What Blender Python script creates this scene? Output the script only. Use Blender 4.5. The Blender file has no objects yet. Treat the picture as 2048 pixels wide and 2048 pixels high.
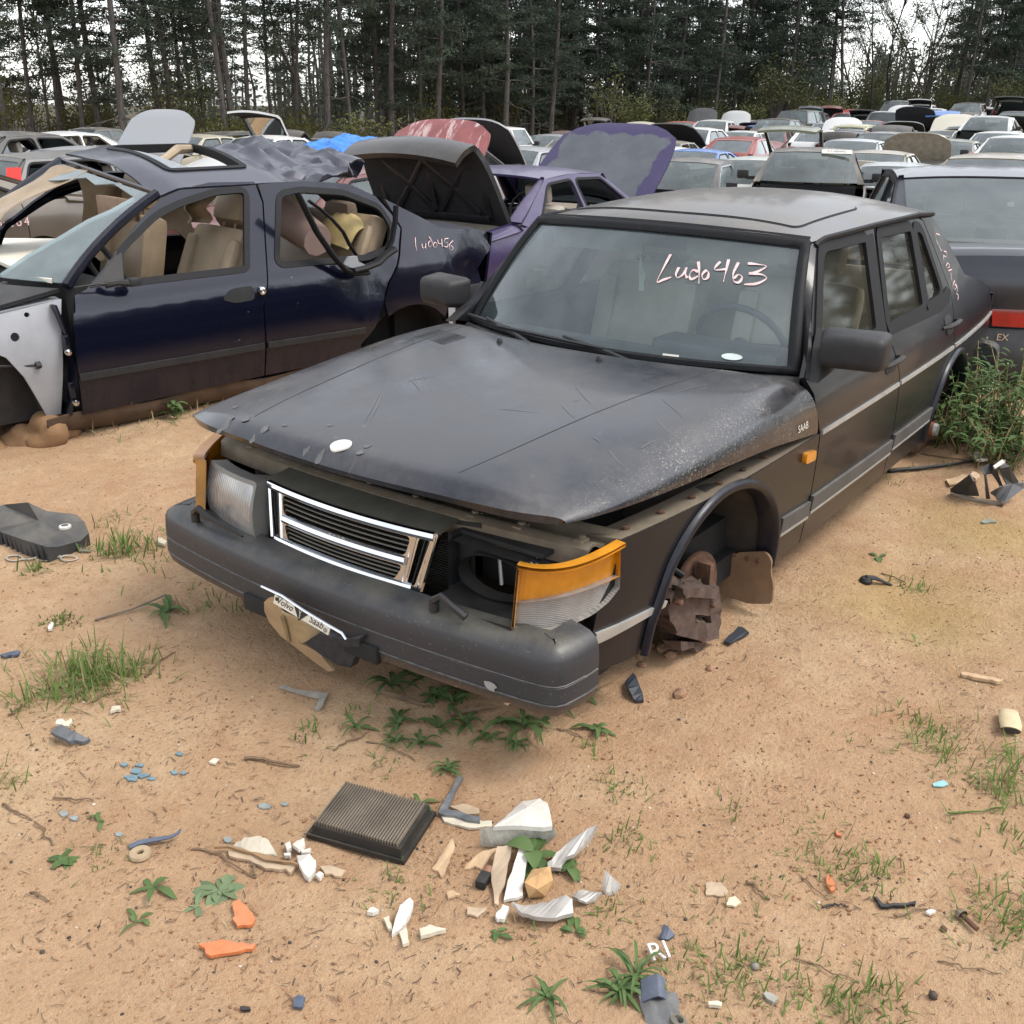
import bpy, bmesh, math, random
from mathutils import Vector, Matrix, noise
from mathutils.geometry import delaunay_2d_cdt
sc = bpy.context.scene
COL = sc.collection
rad = math.radians
RND = random.Random(7)

# ------------------------------------------------------------------ camera, sky, sun, exposure
CAM = Vector((-1.7779, -2.0335, 1.647))
RIGHT = Vector((0.5994, -0.8004, 0.01147)); UP = Vector((0.2906, 0.2308, 0.9286)); FWD = Vector((0.7457, 0.5530, -0.3716))
FWD.normalize(); RIGHT = (RIGHT - FWD * RIGHT.dot(FWD)).normalized(); UP = RIGHT.cross(FWD)
FPX = 2055.4
cd = bpy.data.cameras.new('camera'); cam = bpy.data.objects.new('camera', cd); COL.objects.link(cam)
cd.sensor_width = 36.0; cd.lens = 36.0 * FPX / 2048.0; cd.clip_start = 0.05; cd.clip_end = 2000
M = Matrix.Identity(4)
for i in range(3):
    M[i][0] = RIGHT[i]; M[i][1] = UP[i]; M[i][2] = -FWD[i]; M[i][3] = CAM[i]
cam.matrix_world = M
sc.camera = cam

SUN_AZ, SUN_EL = 300.0, 58.0      # degrees; azimuth measured in the x-y plane from +x towards +y
world = bpy.data.worlds.new('World'); sc.world = world; world.use_nodes = True
wn = world.node_tree.nodes; wl = world.node_tree.links; wn.clear()
sky = wn.new('ShaderNodeTexSky'); sky.sky_type = 'NISHITA'; sky.sun_disc = False
sky.sun_elevation = rad(SUN_EL); sky.sun_rotation = rad(90 - SUN_AZ); sky.air_density = 1.0; sky.dust_density = 1.0; sky.ozone_density = 1.0
hs = wn.new('ShaderNodeHueSaturation'); hs.inputs['Saturation'].default_value = 0.24; hs.inputs['Value'].default_value = 1.0
wc = wn.new('ShaderNodeTexCoord'); wm = wn.new('ShaderNodeMapping'); wm.inputs['Scale'].default_value = (1.4, 1.4, 4.0)
nz = wn.new('ShaderNodeTexNoise'); nz.inputs['Scale'].default_value = 1.7; nz.inputs['Detail'].default_value = 5; nz.inputs['Roughness'].default_value = .55
rp = wn.new('ShaderNodeMapRange'); rp.inputs[1].default_value = .3; rp.inputs[2].default_value = .72; rp.inputs[3].default_value = .72; rp.inputs[4].default_value = 1.35
mul = wn.new('ShaderNodeMix'); mul.data_type = 'RGBA'; mul.blend_type = 'MULTIPLY'; mul.inputs[0].default_value = 1.0
bg = wn.new('ShaderNodeBackground'); bg.inputs['Strength'].default_value = 0.15
wo = wn.new('ShaderNodeOutputWorld')
wl.new(wc.outputs['Generated'], wm.inputs['Vector']); wl.new(wm.outputs['Vector'], nz.inputs['Vector']); wl.new(nz.outputs['Fac'], rp.inputs[0])
wl.new(sky.outputs['Color'], hs.inputs['Color']); wl.new(hs.outputs['Color'], mul.inputs[6]); wl.new(rp.outputs[0], mul.inputs[7])
wl.new(mul.outputs[2], bg.inputs['Color']); wl.new(bg.outputs[0], wo.inputs['Surface'])

sd = bpy.data.lights.new('sun', 'SUN'); sd.energy = 1.0; sd.angle = rad(20); sd.color = (1.0, .96, .9)
sun = bpy.data.objects.new('sun', sd); COL.objects.link(sun)
sdir = Vector((math.cos(rad(SUN_AZ)) * math.cos(rad(SUN_EL)), math.sin(rad(SUN_AZ)) * math.cos(rad(SUN_EL)), math.sin(rad(SUN_EL))))
sun.rotation_euler = sdir.to_track_quat('Z', 'Y').to_euler()
sc.view_settings.view_transform = 'Standard'; sc.view_settings.look = 'None'
sc.view_settings.exposure = 1.42; sc.view_settings.gamma = 1.0
sc.cycles.max_bounces = 5; sc.cycles.transparent_max_bounces = 10; sc.cycles.diffuse_bounces = 2; sc.cycles.glossy_bounces = 2
sc.cycles.caustics_reflective = False; sc.cycles.caustics_refractive = False
sc.cycles.use_denoising = True

# ------------------------------------------------------------------ photo geometry helpers (2048 px frame)
def ray(px, py):
    return FWD + RIGHT * ((px - 1024) / FPX) - UP * ((py - 1024) / FPX)
def onz(px, py, z):
    d = ray(px, py); return CAM + d * ((z - CAM.z) / d.z)
def ony(px, py, y):
    d = ray(px, py); return CAM + d * ((y - CAM.y) / d.y)
def onx(px, py, x):
    d = ray(px, py); return CAM + d * ((x - CAM.x) / d.x)
def far(px, py, s):
    d = ray(px, py); return CAM + d * (s / math.hypot(d.x, d.y))
def proj(p):
    d = p - CAM; w = d.dot(FWD); return (1024 + FPX * d.dot(RIGHT) / w, 1024 - FPX * d.dot(UP) / w)
def interp(x, xs, ys):
    if x <= xs[0]: return ys[0]
    for i in range(1, len(xs)):
        if x <= xs[i]:
            t = (x - xs[i-1]) / (xs[i] - xs[i-1]); return ys[i-1] + t * (ys[i] - ys[i-1])
    return ys[-1]
def sstep(a, b, x):
    t = min(1, max(0, (x - a) / (b - a))); return t * t * (3 - 2 * t)
def spline(x, xs, ys):
    """Catmull-Rom through points"""
    n = len(xs)
    if x <= xs[0]: return ys[0]
    if x >= xs[-1]: return ys[-1]
    for i in range(1, n):
        if x <= xs[i]:
            h = xs[i] - xs[i-1]; t = (x - xs[i-1]) / h
            m0 = (ys[i] - ys[i-2]) / (xs[i] - xs[i-2]) if i > 1 else (ys[i] - ys[i-1]) / h
            m1 = (ys[i+1] - ys[i-1]) / (xs[i+1] - xs[i-1]) if i < n - 1 else (ys[i] - ys[i-1]) / h
            t2, t3 = t * t, t * t * t
            return (2*t3 - 3*t2 + 1) * ys[i-1] + (t3 - 2*t2 + t) * h * m0 + (-2*t3 + 3*t2) * ys[i] + (t3 - t2) * h * m1

# ------------------------------------------------------------------ mesh helpers
def mesh_from(name, verts, faces, fm=None, smooth=True, ang=38):
    me = bpy.data.meshes.new(name); me.from_pydata([tuple(v) for v in verts], [], faces)
    if fm:
        me.polygons.foreach_set('material_index', fm)
    me.validate(); me.update()
    if smooth:
        me.polygons.foreach_set('use_smooth', [True] * len(me.polygons))
        me.set_sharp_from_angle(angle=rad(ang))
    return me
def link(name, me, mats, parent=None):
    o = bpy.data.objects.new(name, me); COL.objects.link(o)
    if mats is not None and not me.materials:
        for m in (mats if isinstance(mats, (list, tuple)) else [mats]): me.materials.append(m)
    if parent is not None: o.parent = parent
    return o
def tag(o, label=None, cat=None, group=None, kind=None):
    if label: o['label'] = label
    if cat: o['category'] = cat
    if group: o['group'] = group
    if kind: o['kind'] = kind
    return o
def thing(name, label, cat, loc=(0, 0, 0), rot=(0, 0, 0), group=None):
    o = bpy.data.objects.new(name, None); COL.objects.link(o); o.empty_display_size = .2
    o.location = loc; o.rotation_euler = rot
    return tag(o, label, cat, group)

def finish(par, faces, fn, thick=0, back=False, flip=False):
    P = [Vector(fn(a, b)) for a, b in par]
    if flip: faces = [tuple(reversed(f)) for f in faces]
    if not thick: return P, faces
    e = 1e-3; N = []
    for (a, b) in par:
        n = (Vector(fn(a + e, b)) - Vector(fn(a - e, b))).cross(Vector(fn(a, b + e)) - Vector(fn(a, b - e)))
        n = n.normalized() if n.length > 1e-12 else Vector((0, 0, 1))
        N.append(-n if flip else n)
    n0 = len(P); out = list(faces); cnt = {}
    for f in faces:
        for i in range(len(f)):
            k = (f[i], f[(i+1) % len(f)]); cnt[k] = 1
    bd = [k for k in cnt if (k[1], k[0]) not in cnt]
    if back:
        P = P + [P[i] - N[i] * thick for i in range(n0)]
        out += [tuple(n0 + i for i in reversed(f)) for f in faces]
        out += [(b, a, n0 + a, n0 + b) for a, b in bd]
    else:
        mp = {}
        for a, b in bd:
            for i in (a, b):
                if i not in mp: mp[i] = len(P); P.append(P[i] - N[i] * thick)
        out += [(b, a, mp[a], mp[b]) for a, b in bd]
    return P, out
def patch(fn, nu, nv, thick=0, back=False, flip=False, u=(0, 1), v=(0, 1)):
    par = [(u[0] + (u[1] - u[0]) * i / nu, v[0] + (v[1] - v[0]) * j / nv) for i in range(nu + 1) for j in range(nv + 1)]
    F = [(i*(nv+1)+j, (i+1)*(nv+1)+j, (i+1)*(nv+1)+j+1, i*(nv+1)+j+1) for i in range(nu) for j in range(nv)]
    return finish(par, F, fn, thick, back, flip)
def inside(p, poly):
    x, y = p; c = False; n = len(poly)
    for i in range(n):
        x1, y1 = poly[i]; x2, y2 = poly[(i+1) % n]
        if (y1 > y) != (y2 > y) and x < (x2 - x1) * (y - y1) / (y2 - y1) + x1: c = not c
    return c
def dense(loop, sp):
    out = []
    for i in range(len(loop)):
        a, b = loop[i], loop[(i+1) % len(loop)]; L = math.hypot(b[0]-a[0], b[1]-a[1]); n = max(1, int(L / sp + .5))
        out += [(a[0] + (b[0]-a[0]) * k / n, a[1] + (b[1]-a[1]) * k / n) for k in range(n)]
    return out
def roundpoly(poly, r, n=4):
    out = []; N = len(poly)
    for i in range(N):
        p0, p1, p2 = Vector(poly[i-1]), Vector(poly[i]), Vector(poly[(i+1) % N])
        rr = r[i] if isinstance(r, (list, tuple)) else r
        a = p0 - p1; b = p2 - p1; d = min(rr, a.length * .45, b.length * .45)
        if d < 1e-5: out.append(tuple(p1)); continue
        A = p1 + a.normalized() * d; B = p1 + b.normalized() * d
        for k in range(n + 1):
            t = k / n; q = A * (1-t)**2 + p1 * 2*t*(1-t) + B * t*t; out.append((q.x, q.y))
    return out
def sheet(poly, fn, holes=(), sp=.08, thick=.012, back=False, flip=False):
    loops = [dense(poly, sp)] + [dense(h, sp) for h in holes]
    V = []; E = []
    for lp in loops:
        o = len(V); V += lp; E += [(o + i, o + (i+1) % len(lp)) for i in range(len(lp))]
    xs = [p[0] for p in poly]; zs = [p[1] for p in poly]; B = list(V)
    x = min(xs) + sp * .5; r = 0
    while x < max(xs):
        z = min(zs) + sp * (.5 if r % 2 else .25)
        while z < max(zs):
            if inside((x, z), loops[0]) and not any(inside((x, z), h) for h in loops[1:]):
                if all((x-q[0])**2 + (z-q[1])**2 > (.5*sp)**2 for q in B): V.append((x, z))
            z += sp
        x += sp; r += 1
    R = delaunay_2d_cdt([Vector(v) for v in V], E, [], 0, 1e-6)
    ov, of = R[0], R[2]; F = []
    for f in of:
        c = (sum(ov[i][0] for i in f) / len(f), sum(ov[i][1] for i in f) / len(f))
        if inside(c, loops[0]) and not any(inside(c, h) for h in loops[1:]):
            a, b, d = ov[f[0]], ov[f[1]], ov[f[2]]
            if (b[0]-a[0])*(d[1]-a[1]) - (b[1]-a[1])*(d[0]-a[0]) < 0: f = list(reversed(f))
            F.append(tuple(f))
    return finish([(v[0], v[1]) for v in ov], F, fn, thick, back, flip)

class MB:
    def __init__(s): s.v = []; s.f = []; s.m = []
    def add(s, vf, mi=0, mat=None):
        v, f = vf; o = len(s.v)
        s.v += [mat @ Vector(p) for p in v] if mat else [Vector(p) for p in v]
        s.f += [tuple(i + o for i in q) for q in f]; s.m += [mi] * len(f); return s
    def box(s, a, b, mi=0, mat=None, bev=0):
        x0, y0, z0 = a; x1, y1, z1 = b
        if bev:
            bm = bmesh.new(); bmesh.ops.create_cube(bm, size=1)
            for v in bm.verts: v.co = Vector(((x0+x1)/2 + v.co.x*(x1-x0), (y0+y1)/2 + v.co.y*(y1-y0), (z0+z1)/2 + v.co.z*(z1-z0)))
            bmesh.ops.bevel(bm, geom=bm.edges[:] , offset=bev, segments=2, affect='EDGES', profile=.6)
            bm.verts.ensure_lookup_table()
            vf = ([v.co.copy() for v in bm.verts], [tuple(v.index for v in f.verts) for f in bm.faces]); bm.free()
            return s.add(vf, mi, mat)
        v = [(x, y, z) for x in (x0, x1) for y in (y0, y1) for z in (z0, z1)]
        f = [(0, 1, 3, 2), (4, 6, 7, 5), (0, 4, 5, 1), (2, 3, 7, 6), (0, 2, 6, 4), (1, 5, 7, 3)]
        return s.add((v, f), mi, mat)
    def tube(s, pts, r, seg=8, mi=0, caps=True, flat=1.0):
        pts = [Vector(p) for p in pts]; V = []; F = []; n = len(pts); prev = None
        for i, p in enumerate(pts):
            t = (pts[min(i+1, n-1)] - pts[max(i-1, 0)])
            t = t.normalized() if t.length > 1e-9 else Vector((0, 0, 1))
            up = prev if prev else (Vector((0, 0, 1)) if abs(t.z) < .9 else Vector((1, 0, 0)))
            a = up - t * up.dot(t); a = a.normalized() if a.length > 1e-6 else t.orthogonal().normalized(); prev = a
            b = t.cross(a); rr = r[i] if isinstance(r, (list, tuple)) else r
            for k in range(seg):
                w = 2 * math.pi * k / seg; V.append(p + a * math.cos(w) * rr * flat + b * math.sin(w) * rr)
        for i in range(n - 1):
            for k in range(seg):
                k2 = (k+1) % seg; F.append((i*seg+k, i*seg+k2, (i+1)*seg+k2, (i+1)*seg+k))
        if caps: F += [tuple(reversed(range(seg))), tuple(range((n-1)*seg, n*seg))]
        return s.add((V, F), mi)
    def lathe(s, prof, origin, axis, seg=20, mi=0):
        ax = Vector(axis).normalized(); a = ax.orthogonal().normalized(); b = ax.cross(a); o = Vector(origin); V = []; F = []
        for (r, h) in prof:
            for k in range(seg):
                w = 2*math.pi*k/seg; V.append(o + ax*h + (a*math.cos(w) + b*math.sin(w))*r)
        for i in range(len(prof)-1):
            for k in range(seg):
                k2 = (k+1) % seg; F.append((i*seg+k, i*seg+k2, (i+1)*seg+k2, (i+1)*seg+k))
        return s.add((V, F), mi)
    def build(s, name, mats, parent=None, smooth=True, ang=38):
        return link(name, mesh_from(name, s.v, s.f, s.m if any(s.m) else None, smooth, ang), mats, parent)
def part(name, vf, mats, parent, ang=38, smooth=True):
    return link(name, mesh_from(name, vf[0], vf[1], None, smooth, ang), mats, parent)
_tc = {}
def text2d(s, size=1.0, shear=0.0):
    k = (s, shear)
    if k not in _tc:
        cu = bpy.data.curves.new('lettering', 'FONT'); cu.body = s; cu.size = 1; cu.shear = shear; cu.align_x = 'CENTER'; cu.resolution_u = 3
        o = bpy.data.objects.new('lettering', cu); COL.objects.link(o); dg = bpy.context.evaluated_depsgraph_get()
        me = o.evaluated_get(dg).to_mesh(); _tc[k] = ([(v.co.x, v.co.y) for v in me.vertices], [tuple(p.vertices) for p in me.polygons])
        o.evaluated_get(dg).to_mesh_clear(); bpy.data.objects.remove(o); bpy.data.curves.remove(cu)
    v, f = _tc[k]; return [(x*size, y*size) for x, y in v], f
def stroke2d(pts, w):
    V = []; F = []; n = len(pts)
    for i in range(n):
        a = pts[max(0, i-1)]; b = pts[min(n-1, i+1)]; dx, dy = b[0]-a[0], b[1]-a[1]; L = math.hypot(dx, dy) or 1
        ww = w * (.55 + .45 * math.sin(math.pi * (i + .6) / (n + .2)))
        V += [(pts[i][0] - dy/L*ww/2, pts[i][1] + dx/L*ww/2), (pts[i][0] + dy/L*ww/2, pts[i][1] - dx/L*ww/2)]
    for i in range(n-1): F.append((2*i, 2*i+1, 2*i+3, 2*i+2))
    return V, F
def smooth_line(pts, k=4):
    out = []; xs = [p[0] for p in pts]; ts = list(range(len(pts))); yy = [p[1] for p in pts]
    for i in range((len(pts)-1)*k + 1): out.append((spline(i/k, ts, xs), spline(i/k, ts, yy)))
    return out

# ------------------------------------------------------------------ materials
class NT:
    def __init__(s, name):
        s.m = bpy.data.materials.new(name); s.m.use_nodes = True; s.t = s.m.node_tree; s.n = s.t.nodes; s.l = s.t.links
        s.b = s.n['Principled BSDF']; s.out = s.n['Material Output']
    def node(s, t, **kw):
        n = s.n.new(t)
        for k, v in kw.items():
            if k.startswith('i_'):
                n.inputs[int(k[2:])].default_value = v
            elif hasattr(n, k): setattr(n, k, v)
            else: n.inputs[k.replace('_', ' ')].default_value = v
        return n
    def lk(s, a, b): s.l.new(a, b)
    def coord(s, kind='Object', rnd=False, scale=None):
        tc = s.node('ShaderNodeTexCoord'); v = tc.outputs[kind]
        if rnd:
            oi = s.node('ShaderNodeObjectInfo'); m = s.node('ShaderNodeMath', operation='MULTIPLY'); m.inputs[1].default_value = 37.0
            s.lk(oi.outputs['Random'], m.inputs[0]); ad = s.node('ShaderNodeVectorMath', operation='ADD')
            s.lk(v, ad.inputs[0]); s.lk(m.outputs[0], ad.inputs[1]); v = ad.outputs[0]
        if scale:
            mp = s.node('ShaderNodeMapping'); mp.inputs['Scale'].default_value = scale; s.lk(v, mp.inputs['Vector']); v = mp.outputs[0]
        return v
    def noise(s, v, scale, detail=4, rough=.55, lo=None, hi=None, dist=0):
        n = s.node('ShaderNodeTexNoise'); n.inputs['Scale'].default_value = scale; n.inputs['Detail'].default_value = detail
        n.inputs['Roughness'].default_value = rough; n.inputs['Distortion'].default_value = dist; s.lk(v, n.inputs['Vector']); o = n.outputs['Fac']
        if lo is not None: o = s.range(o, lo, hi)
        return o
    def range(s, o, lo, hi, a=0, b=1):
        r = s.node('ShaderNodeMapRange'); r.inputs[1].default_value = lo; r.inputs[2].default_value = hi; r.inputs[3].default_value = a; r.inputs[4].default_value = b
        s.lk(o, r.inputs[0]); return r.outputs[0]
    def math(s, op, a, b):
        m = s.node('ShaderNodeMath', operation=op)
        for i, q in enumerate((a, b)):
            if isinstance(q, (int, float)): m.inputs[i].default_value = q
            else: s.lk(q, m.inputs[i])
        return m.outputs[0]
    def mix(s, f, a, b):
        m = s.node('ShaderNodeMix', data_type='RGBA')
        for i, q in ((0, f), (6, a), (7, b)):
            if isinstance(q, (int, float)): m.inputs[i].default_value = q
            elif isinstance(q, (tuple, list)): m.inputs[i].default_value = (*q[:3], 1)
            else: s.lk(q, m.inputs[i])
        return m.outputs[2]
    def mixf(s, f, a, b):
        m = s.node('ShaderNodeMix', data_type='FLOAT')
        for i, q in ((0, f), (2, a), (3, b)):
            if isinstance(q, (int, float)): m.inputs[i].default_value = q
            else: s.lk(q, m.inputs[i])
        return m.outputs[0]
    def upness(s, lo=.2, hi=.95):
        g = s.node('ShaderNodeNewGeometry'); sx = s.node('ShaderNodeSeparateXYZ'); s.lk(g.outputs['Normal'], sx.inputs[0]); return s.range(sx.outputs[2], lo, hi)
    def bump(s, h, strength=.3, dist=.01):
        b = s.node('ShaderNodeBump'); b.inputs['Strength'].default_value = strength; b.inputs['Distance'].default_value = dist
        s.lk(h, b.inputs['Height']); s.lk(b.outputs[0], s.b.inputs['Normal'])
    def set(s, **kw):
        for k, v in kw.items():
            i = s.b.inputs[k.replace('_', ' ')]
            if isinstance(v, (int, float)): i.default_value = v
            elif isinstance(v, (tuple, list)): i.default_value = (*v[:3], 1)
            else: s.lk(v, i)
        return s
_mc = {}
DUST = (.30, .255, .19)
def paint(col, dust=.5, rough=.32, metal=.25, speck=0.0, name=None, dcol=DUST, scale=1.0, coat=.45, spec=.5):
    k = (tuple(col), dust, rough, metal, speck, dcol, coat, spec)
    if k in _mc: return _mc[k]
    t = NT(name or 'car_paint'); v = t.coord('Object', True)
    n1 = t.noise(v, 2.3*scale, 6, .62, .32, .72); n2 = t.noise(v, 26*scale, 5, .7, .3, .75)
    d = t.math('MULTIPLY', t.math('ADD', t.math('MULTIPLY', n1, .75), .25), t.math('ADD', t.math('MULTIPLY', n2, .5), .5))
    up = t.upness(.15, .95); f = t.math('MULTIPLY', t.math('MULTIPLY', d, t.math('ADD', t.math('MULTIPLY', up, .8), .2)), dust)
    c = t.mix(f, col, dcol)
    if speck:
        sp = t.noise(v, 170, 3, .8, .60, .66); sp2 = t.math('MULTIPLY', sp, t.noise(v, 5, 3, .6, .42, .62))
        c = t.mix(t.math('MULTIPLY', sp2, speck), c, (.42, .39, .30))
    t.set(Base_Color=c, Metallic=t.mixf(f, metal, 0.0), Roughness=t.mixf(f, rough, .85), Coat_Weight=t.mixf(f, coat, 0.0), Coat_Roughness=.08, Specular_IOR_Level=spec)
    _mc[k] = t.m; return t.m
def plain(name, col, rough=.6, metal=0, var=.25, scale=14, bump=0, dust=0, spec=None, dcol=DUST):
    k = (name, tuple(col), rough)
    if k in _mc: return _mc[k]
    t = NT(name); v = t.coord('Object', True); n = t.noise(v, scale, 5, .6, .25, .75)
    dk = tuple(c * (1 - var) for c in col); lt = tuple(min(1, c * (1 + var)) for c in col)
    c = t.mix(n, dk, lt); r = rough
    if dust:
        f = t.math('MULTIPLY', t.math('MULTIPLY', t.noise(v, 7, 6, .65, .3, .7), t.math('ADD', t.math('MULTIPLY', t.upness(.0, .9), .75), .25)), dust)
        c = t.mix(f, c, dcol); r = t.mixf(f, rough, .9)
    t.set(Base_Color=c, Roughness=r, Metallic=metal)
    if spec is not None: t.set(Specular_IOR_Level=spec)
    if bump: t.bump(t.noise(v, scale * 6, 4, .6), bump, .004)
    _mc[k] = t.m; return t.m
def glassm(name, tint, dusty=.15, rough=.03, dcol=(.35, .34, .30), trans=.85, refl=1.1):
    if name in _mc: return _mc[name]
    t = NT(name); t.n.remove(t.b)
    tr = t.node('ShaderNodeBsdfTransparent'); tr.inputs[0].default_value = (*[c * trans for c in tint], 1)
    gl = t.node('ShaderNodeBsdfGlossy'); gl.inputs['Roughness'].default_value = rough; gl.inputs[0].default_value = (.9, .95, .95, 1)
    df = t.node('ShaderNodeBsdfDiffuse'); df.inputs[0].default_value = (*dcol, 1)
    v = t.coord('Object', True); n = t.noise(v, 3.5, 6, .65, .35, .8)
    fr = t.node('ShaderNodeFresnel'); fr.inputs[0].default_value = 1.55
    m1 = t.node('ShaderNodeMixShader'); m2 = t.node('ShaderNodeMixShader')
    f = t.math('ADD', t.math('MULTIPLY', n, dusty), dusty * .8); t.lk(f, m1.inputs[0]); t.lk(tr.outputs[0], m1.inputs[1]); t.lk(df.outputs[0], m1.inputs[2])
    fr2 = t.math('ADD', t.math('MULTIPLY', fr.outputs[0], refl), .02)
    t.lk(fr2, m2.inputs[0]); t.lk(m1.outputs[0], m2.inputs[1]); t.lk(gl.outputs[0], m2.inputs[2]); t.lk(m2.outputs[0], t.out.inputs['Surface'])
    _mc[name] = t.m; return t.m
NAVY = (.010, .012, .026)
M_SAAB = paint(NAVY, .62, .30, .35, .0, 'faded_navy_paint')
M_BLACK = plain('black_plastic', (.015, .016, .018), .55, 0, .3, 20, .1, .14, .3)
M_RUBBER = plain('bumper_rubber', (.030, .031, .034), .52, 0, .25, 9, .12, .22)
M_GASKET = plain('black_rubber_gasket', (.010, .010, .011), .6, 0, .2, 20, 0, 0, .2)
M_DARK = plain('dark_cavity_metal', (.010, .010, .010), .85, 0, .4, 10)
M_MUDDY = plain('muddy_black_liner', (.035, .028, .022), .85, 0, .5, 12, .3)
M_CROSS = plain('dusty_brown_steel', (.135, .105, .070), .8, .0, .45, 9, .2, .3)
M_RUST = plain('rusty_iron', (.11, .055, .032), .85, .1, .55, 18, .5)
M_RUSTO = plain('orange_rusted_disc', (.24, .085, .03), .8, .2, .5, 14, .3)
M_CALIPER = plain('corroded_brake_iron', (.085, .055, .042), .85, .1, .5, 25, .6)
M_CHROME = plain('scuffed_chrome', (.58, .59, .61), .15, 1, .08, 6)
M_BRIGHT = plain('bright_trim', (.42, .42, .40), .4, .5, .2, 12, 0, .3)
M_GREYTRIM = plain('grey_side_moulding', (.055, .055, .055), .6, 0, .2, 6, 0, .35)
M_WHITEP = plain('white_plastic', (.60, .58, .52), .45, 0, .1, 8, 0, .12)
M_TAN = plain('tan_leather', (.30, .225, .145), .55, 0, .25, 5, .12)
M_TAND = plain('dark_tan_leather', (.12, .085, .055), .6, 0, .3, 5, .1)
M_GREYSEAT = plain('grey_seat_fabric', (.42, .375, .315), .85, 0, .2, 6, .15)
M_DASH = plain('dash_plastic', (.075, .085, .095), .6, 0, .15, 6)
M_CHALK = plain('pink_paint_marker', (.66, .46, .45), .8, 0, .3, 60)
M_INK = plain('black_ink', (.012, .012, .012), .5)
M_GLASS = glassm('windshield_glass', (.92, .97, .97), .15, .03, (.23, .285, .29), 1.0, 1.2)
M_GLASSD = glassm('tinted_side_glass', (.72, .72, .62), .10, .06, (.13, .12, .09), .9, .6)
M_LENSG = NT('dusty_headlamp_glass')
_t = M_LENSG; _v = _t.coord('Object'); _w = _t.node('ShaderNodeTexWave', bands_direction='Y'); _w.inputs['Scale'].default_value = 26; _w.inputs['Distortion'].default_value = .3; _t.lk(_v, _w.inputs['Vector'])
_t.set(Base_Color=_t.mix(_t.noise(_v, 9, 4, .6, .3, .8), (.20, .20, .20), (.40, .40, .39)), Roughness=.16, Metallic=.35, Coat_Weight=.6); _t.bump(_w.outputs['Fac'], .25, .004); M_LENSG = _t.m
def lens(name, col, bands, scale, trans=.35, rough=.12, bs=.5):
    t = NT(name); v = t.coord('Object'); w = t.node('ShaderNodeTexWave', bands_direction=bands); w.inputs['Scale'].default_value = scale; w.inputs['Distortion'].default_value = 0.0; t.lk(v, w.inputs['Vector'])
    n = t.noise(v, 12, 4, .6, .3, .75)
    t.set(Base_Color=t.mix(n, tuple(c*.6 for c in col), col), Roughness=rough, Transmission_Weight=trans, Coat_Weight=.5); t.bump(w.outputs['Fac'], bs, .004); return t.m
M_AMBER = lens('amber_lens', (.62, .235, .008), 'Y', 26, .0, .12, .18)
M_CLEARL = lens('ribbed_clear_lens', (.33, .30, .265), 'Z', 62, .0, .25, .4)
M_RED = lens('red_tail_lens', (.50, .012, .010), 'Y', 40, .0, .1, .12)
M_ORANGEL = lens('orange_rim_lens', (.80, .33, .03), 'Z', 3, .0, .35, .05)

# ------------------------------------------------------------------ terrain
def g_base(x, y):
    dx, dy = x - CAM.x, y - CAM.y; s = math.hypot(dx, dy)
    z = interp(s, (0, 7, 9.5, 17, 25, 40, 80, 400), (0, 0, -.14, -.40, -.65, -1.05, -1.3, -1.3))
    f = dx * .803 + dy * .596; r = dx * .596 - dy * .803
    if f > 1: z += .034 * min(60, max(0, s - 24)) * sstep(.10, .42, r / f)
    return z
# background cars: (key, style, paint, px, py of the roof top, distance, roof height, heading 0 = nose towards the camera rows / 180 = nose away, options, label)
CARS = []
def car(style, col, px, py, s, head, label, H=1.20, **o):
    p = far(px, py, s); b = Vector((p.x, p.y, p.z - H))
    CARS.append((style, col, b, head, label, H, o)); return b
W_, LG, SV, DG, BK, NV, MR, RD = (.62, .62, .60), (.42, .43, .43), (.30, .31, .32), (.06, .062, .065), (.016, .017, .019), (.012, .016, .045), (.12, .018, .022), (.32, .035, .03)
BE, GN, BL, PU, TN, OG, TE = (.40, .36, .27), (.10, .12, .075), (.06, .17, .45), (.045, .028, .12), (.20, .17, .12), (.33, .075, .04), (.03, .30, .27)
# --- left background, behind the wrecked navy sedan
car('coupe', (.085, .070, .055), 215, 330, 11.2, 4, 'brown-grey coupe seen through the wrecked navy sedan', 1.18, pos=(-.3, 7.45, .12), gone=('side_window',), write=1)
car('wagon', (.10, .105, .11), 150, 300, 17, 196, 'dusty grey wagon with a tall red tail lamp, left behind the coupe', 1.32, tall=1)
car('sedan', W_, 130, 262, 30, 18, 'white sedan in the far left row with black window openings', gone=('side_window',))
car('sedan', DG, 190, 254, 40, 22, 'dark roofed sedan behind the white one at far left')
car('sedan', BK, 20, 262, 20, 200, 'black car cut by the left edge of the picture', gone=('side_window',))
car('sedan', SV, 165, 292, 19, 205, 'silver car with domed hood raised above the wrecked roof', hood=62, seats=0)
car('suv', BK, 470, 262, 34, 20, 'black car with torn flap standing behind the crushed roof', 1.3, trunk=35)
car('sedan', W_, 540, 270, 27, 25, 'pale sedan just beyond the crushed navy roof')
car('hatch', W_, 590, 285, 29, 208, 'white hatchback with its tailgate lifted high', 1.25, trunk=78)
car('sedan', BK, 655, 275, 33, 205, 'black sedan with open trunk behind the blue tarp', trunk=60)
car('sedan', BK, 725, 277, 36, 205, 'second black sedan with open trunk right of the blue tarp', trunk=60)
car('sedan', DG, 705, 282, 21, 203, 'dark car covered with a crumpled blue tarp', tarp=1, trunk=20)
car('sedan', MR, 690, 330, 13.4, 184, 'maroon sedan with its faded red hood standing open', 1.22, pos=(9.2, 6.9, .42), hood=56, hoodcol=(.17, .052, .05))
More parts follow.
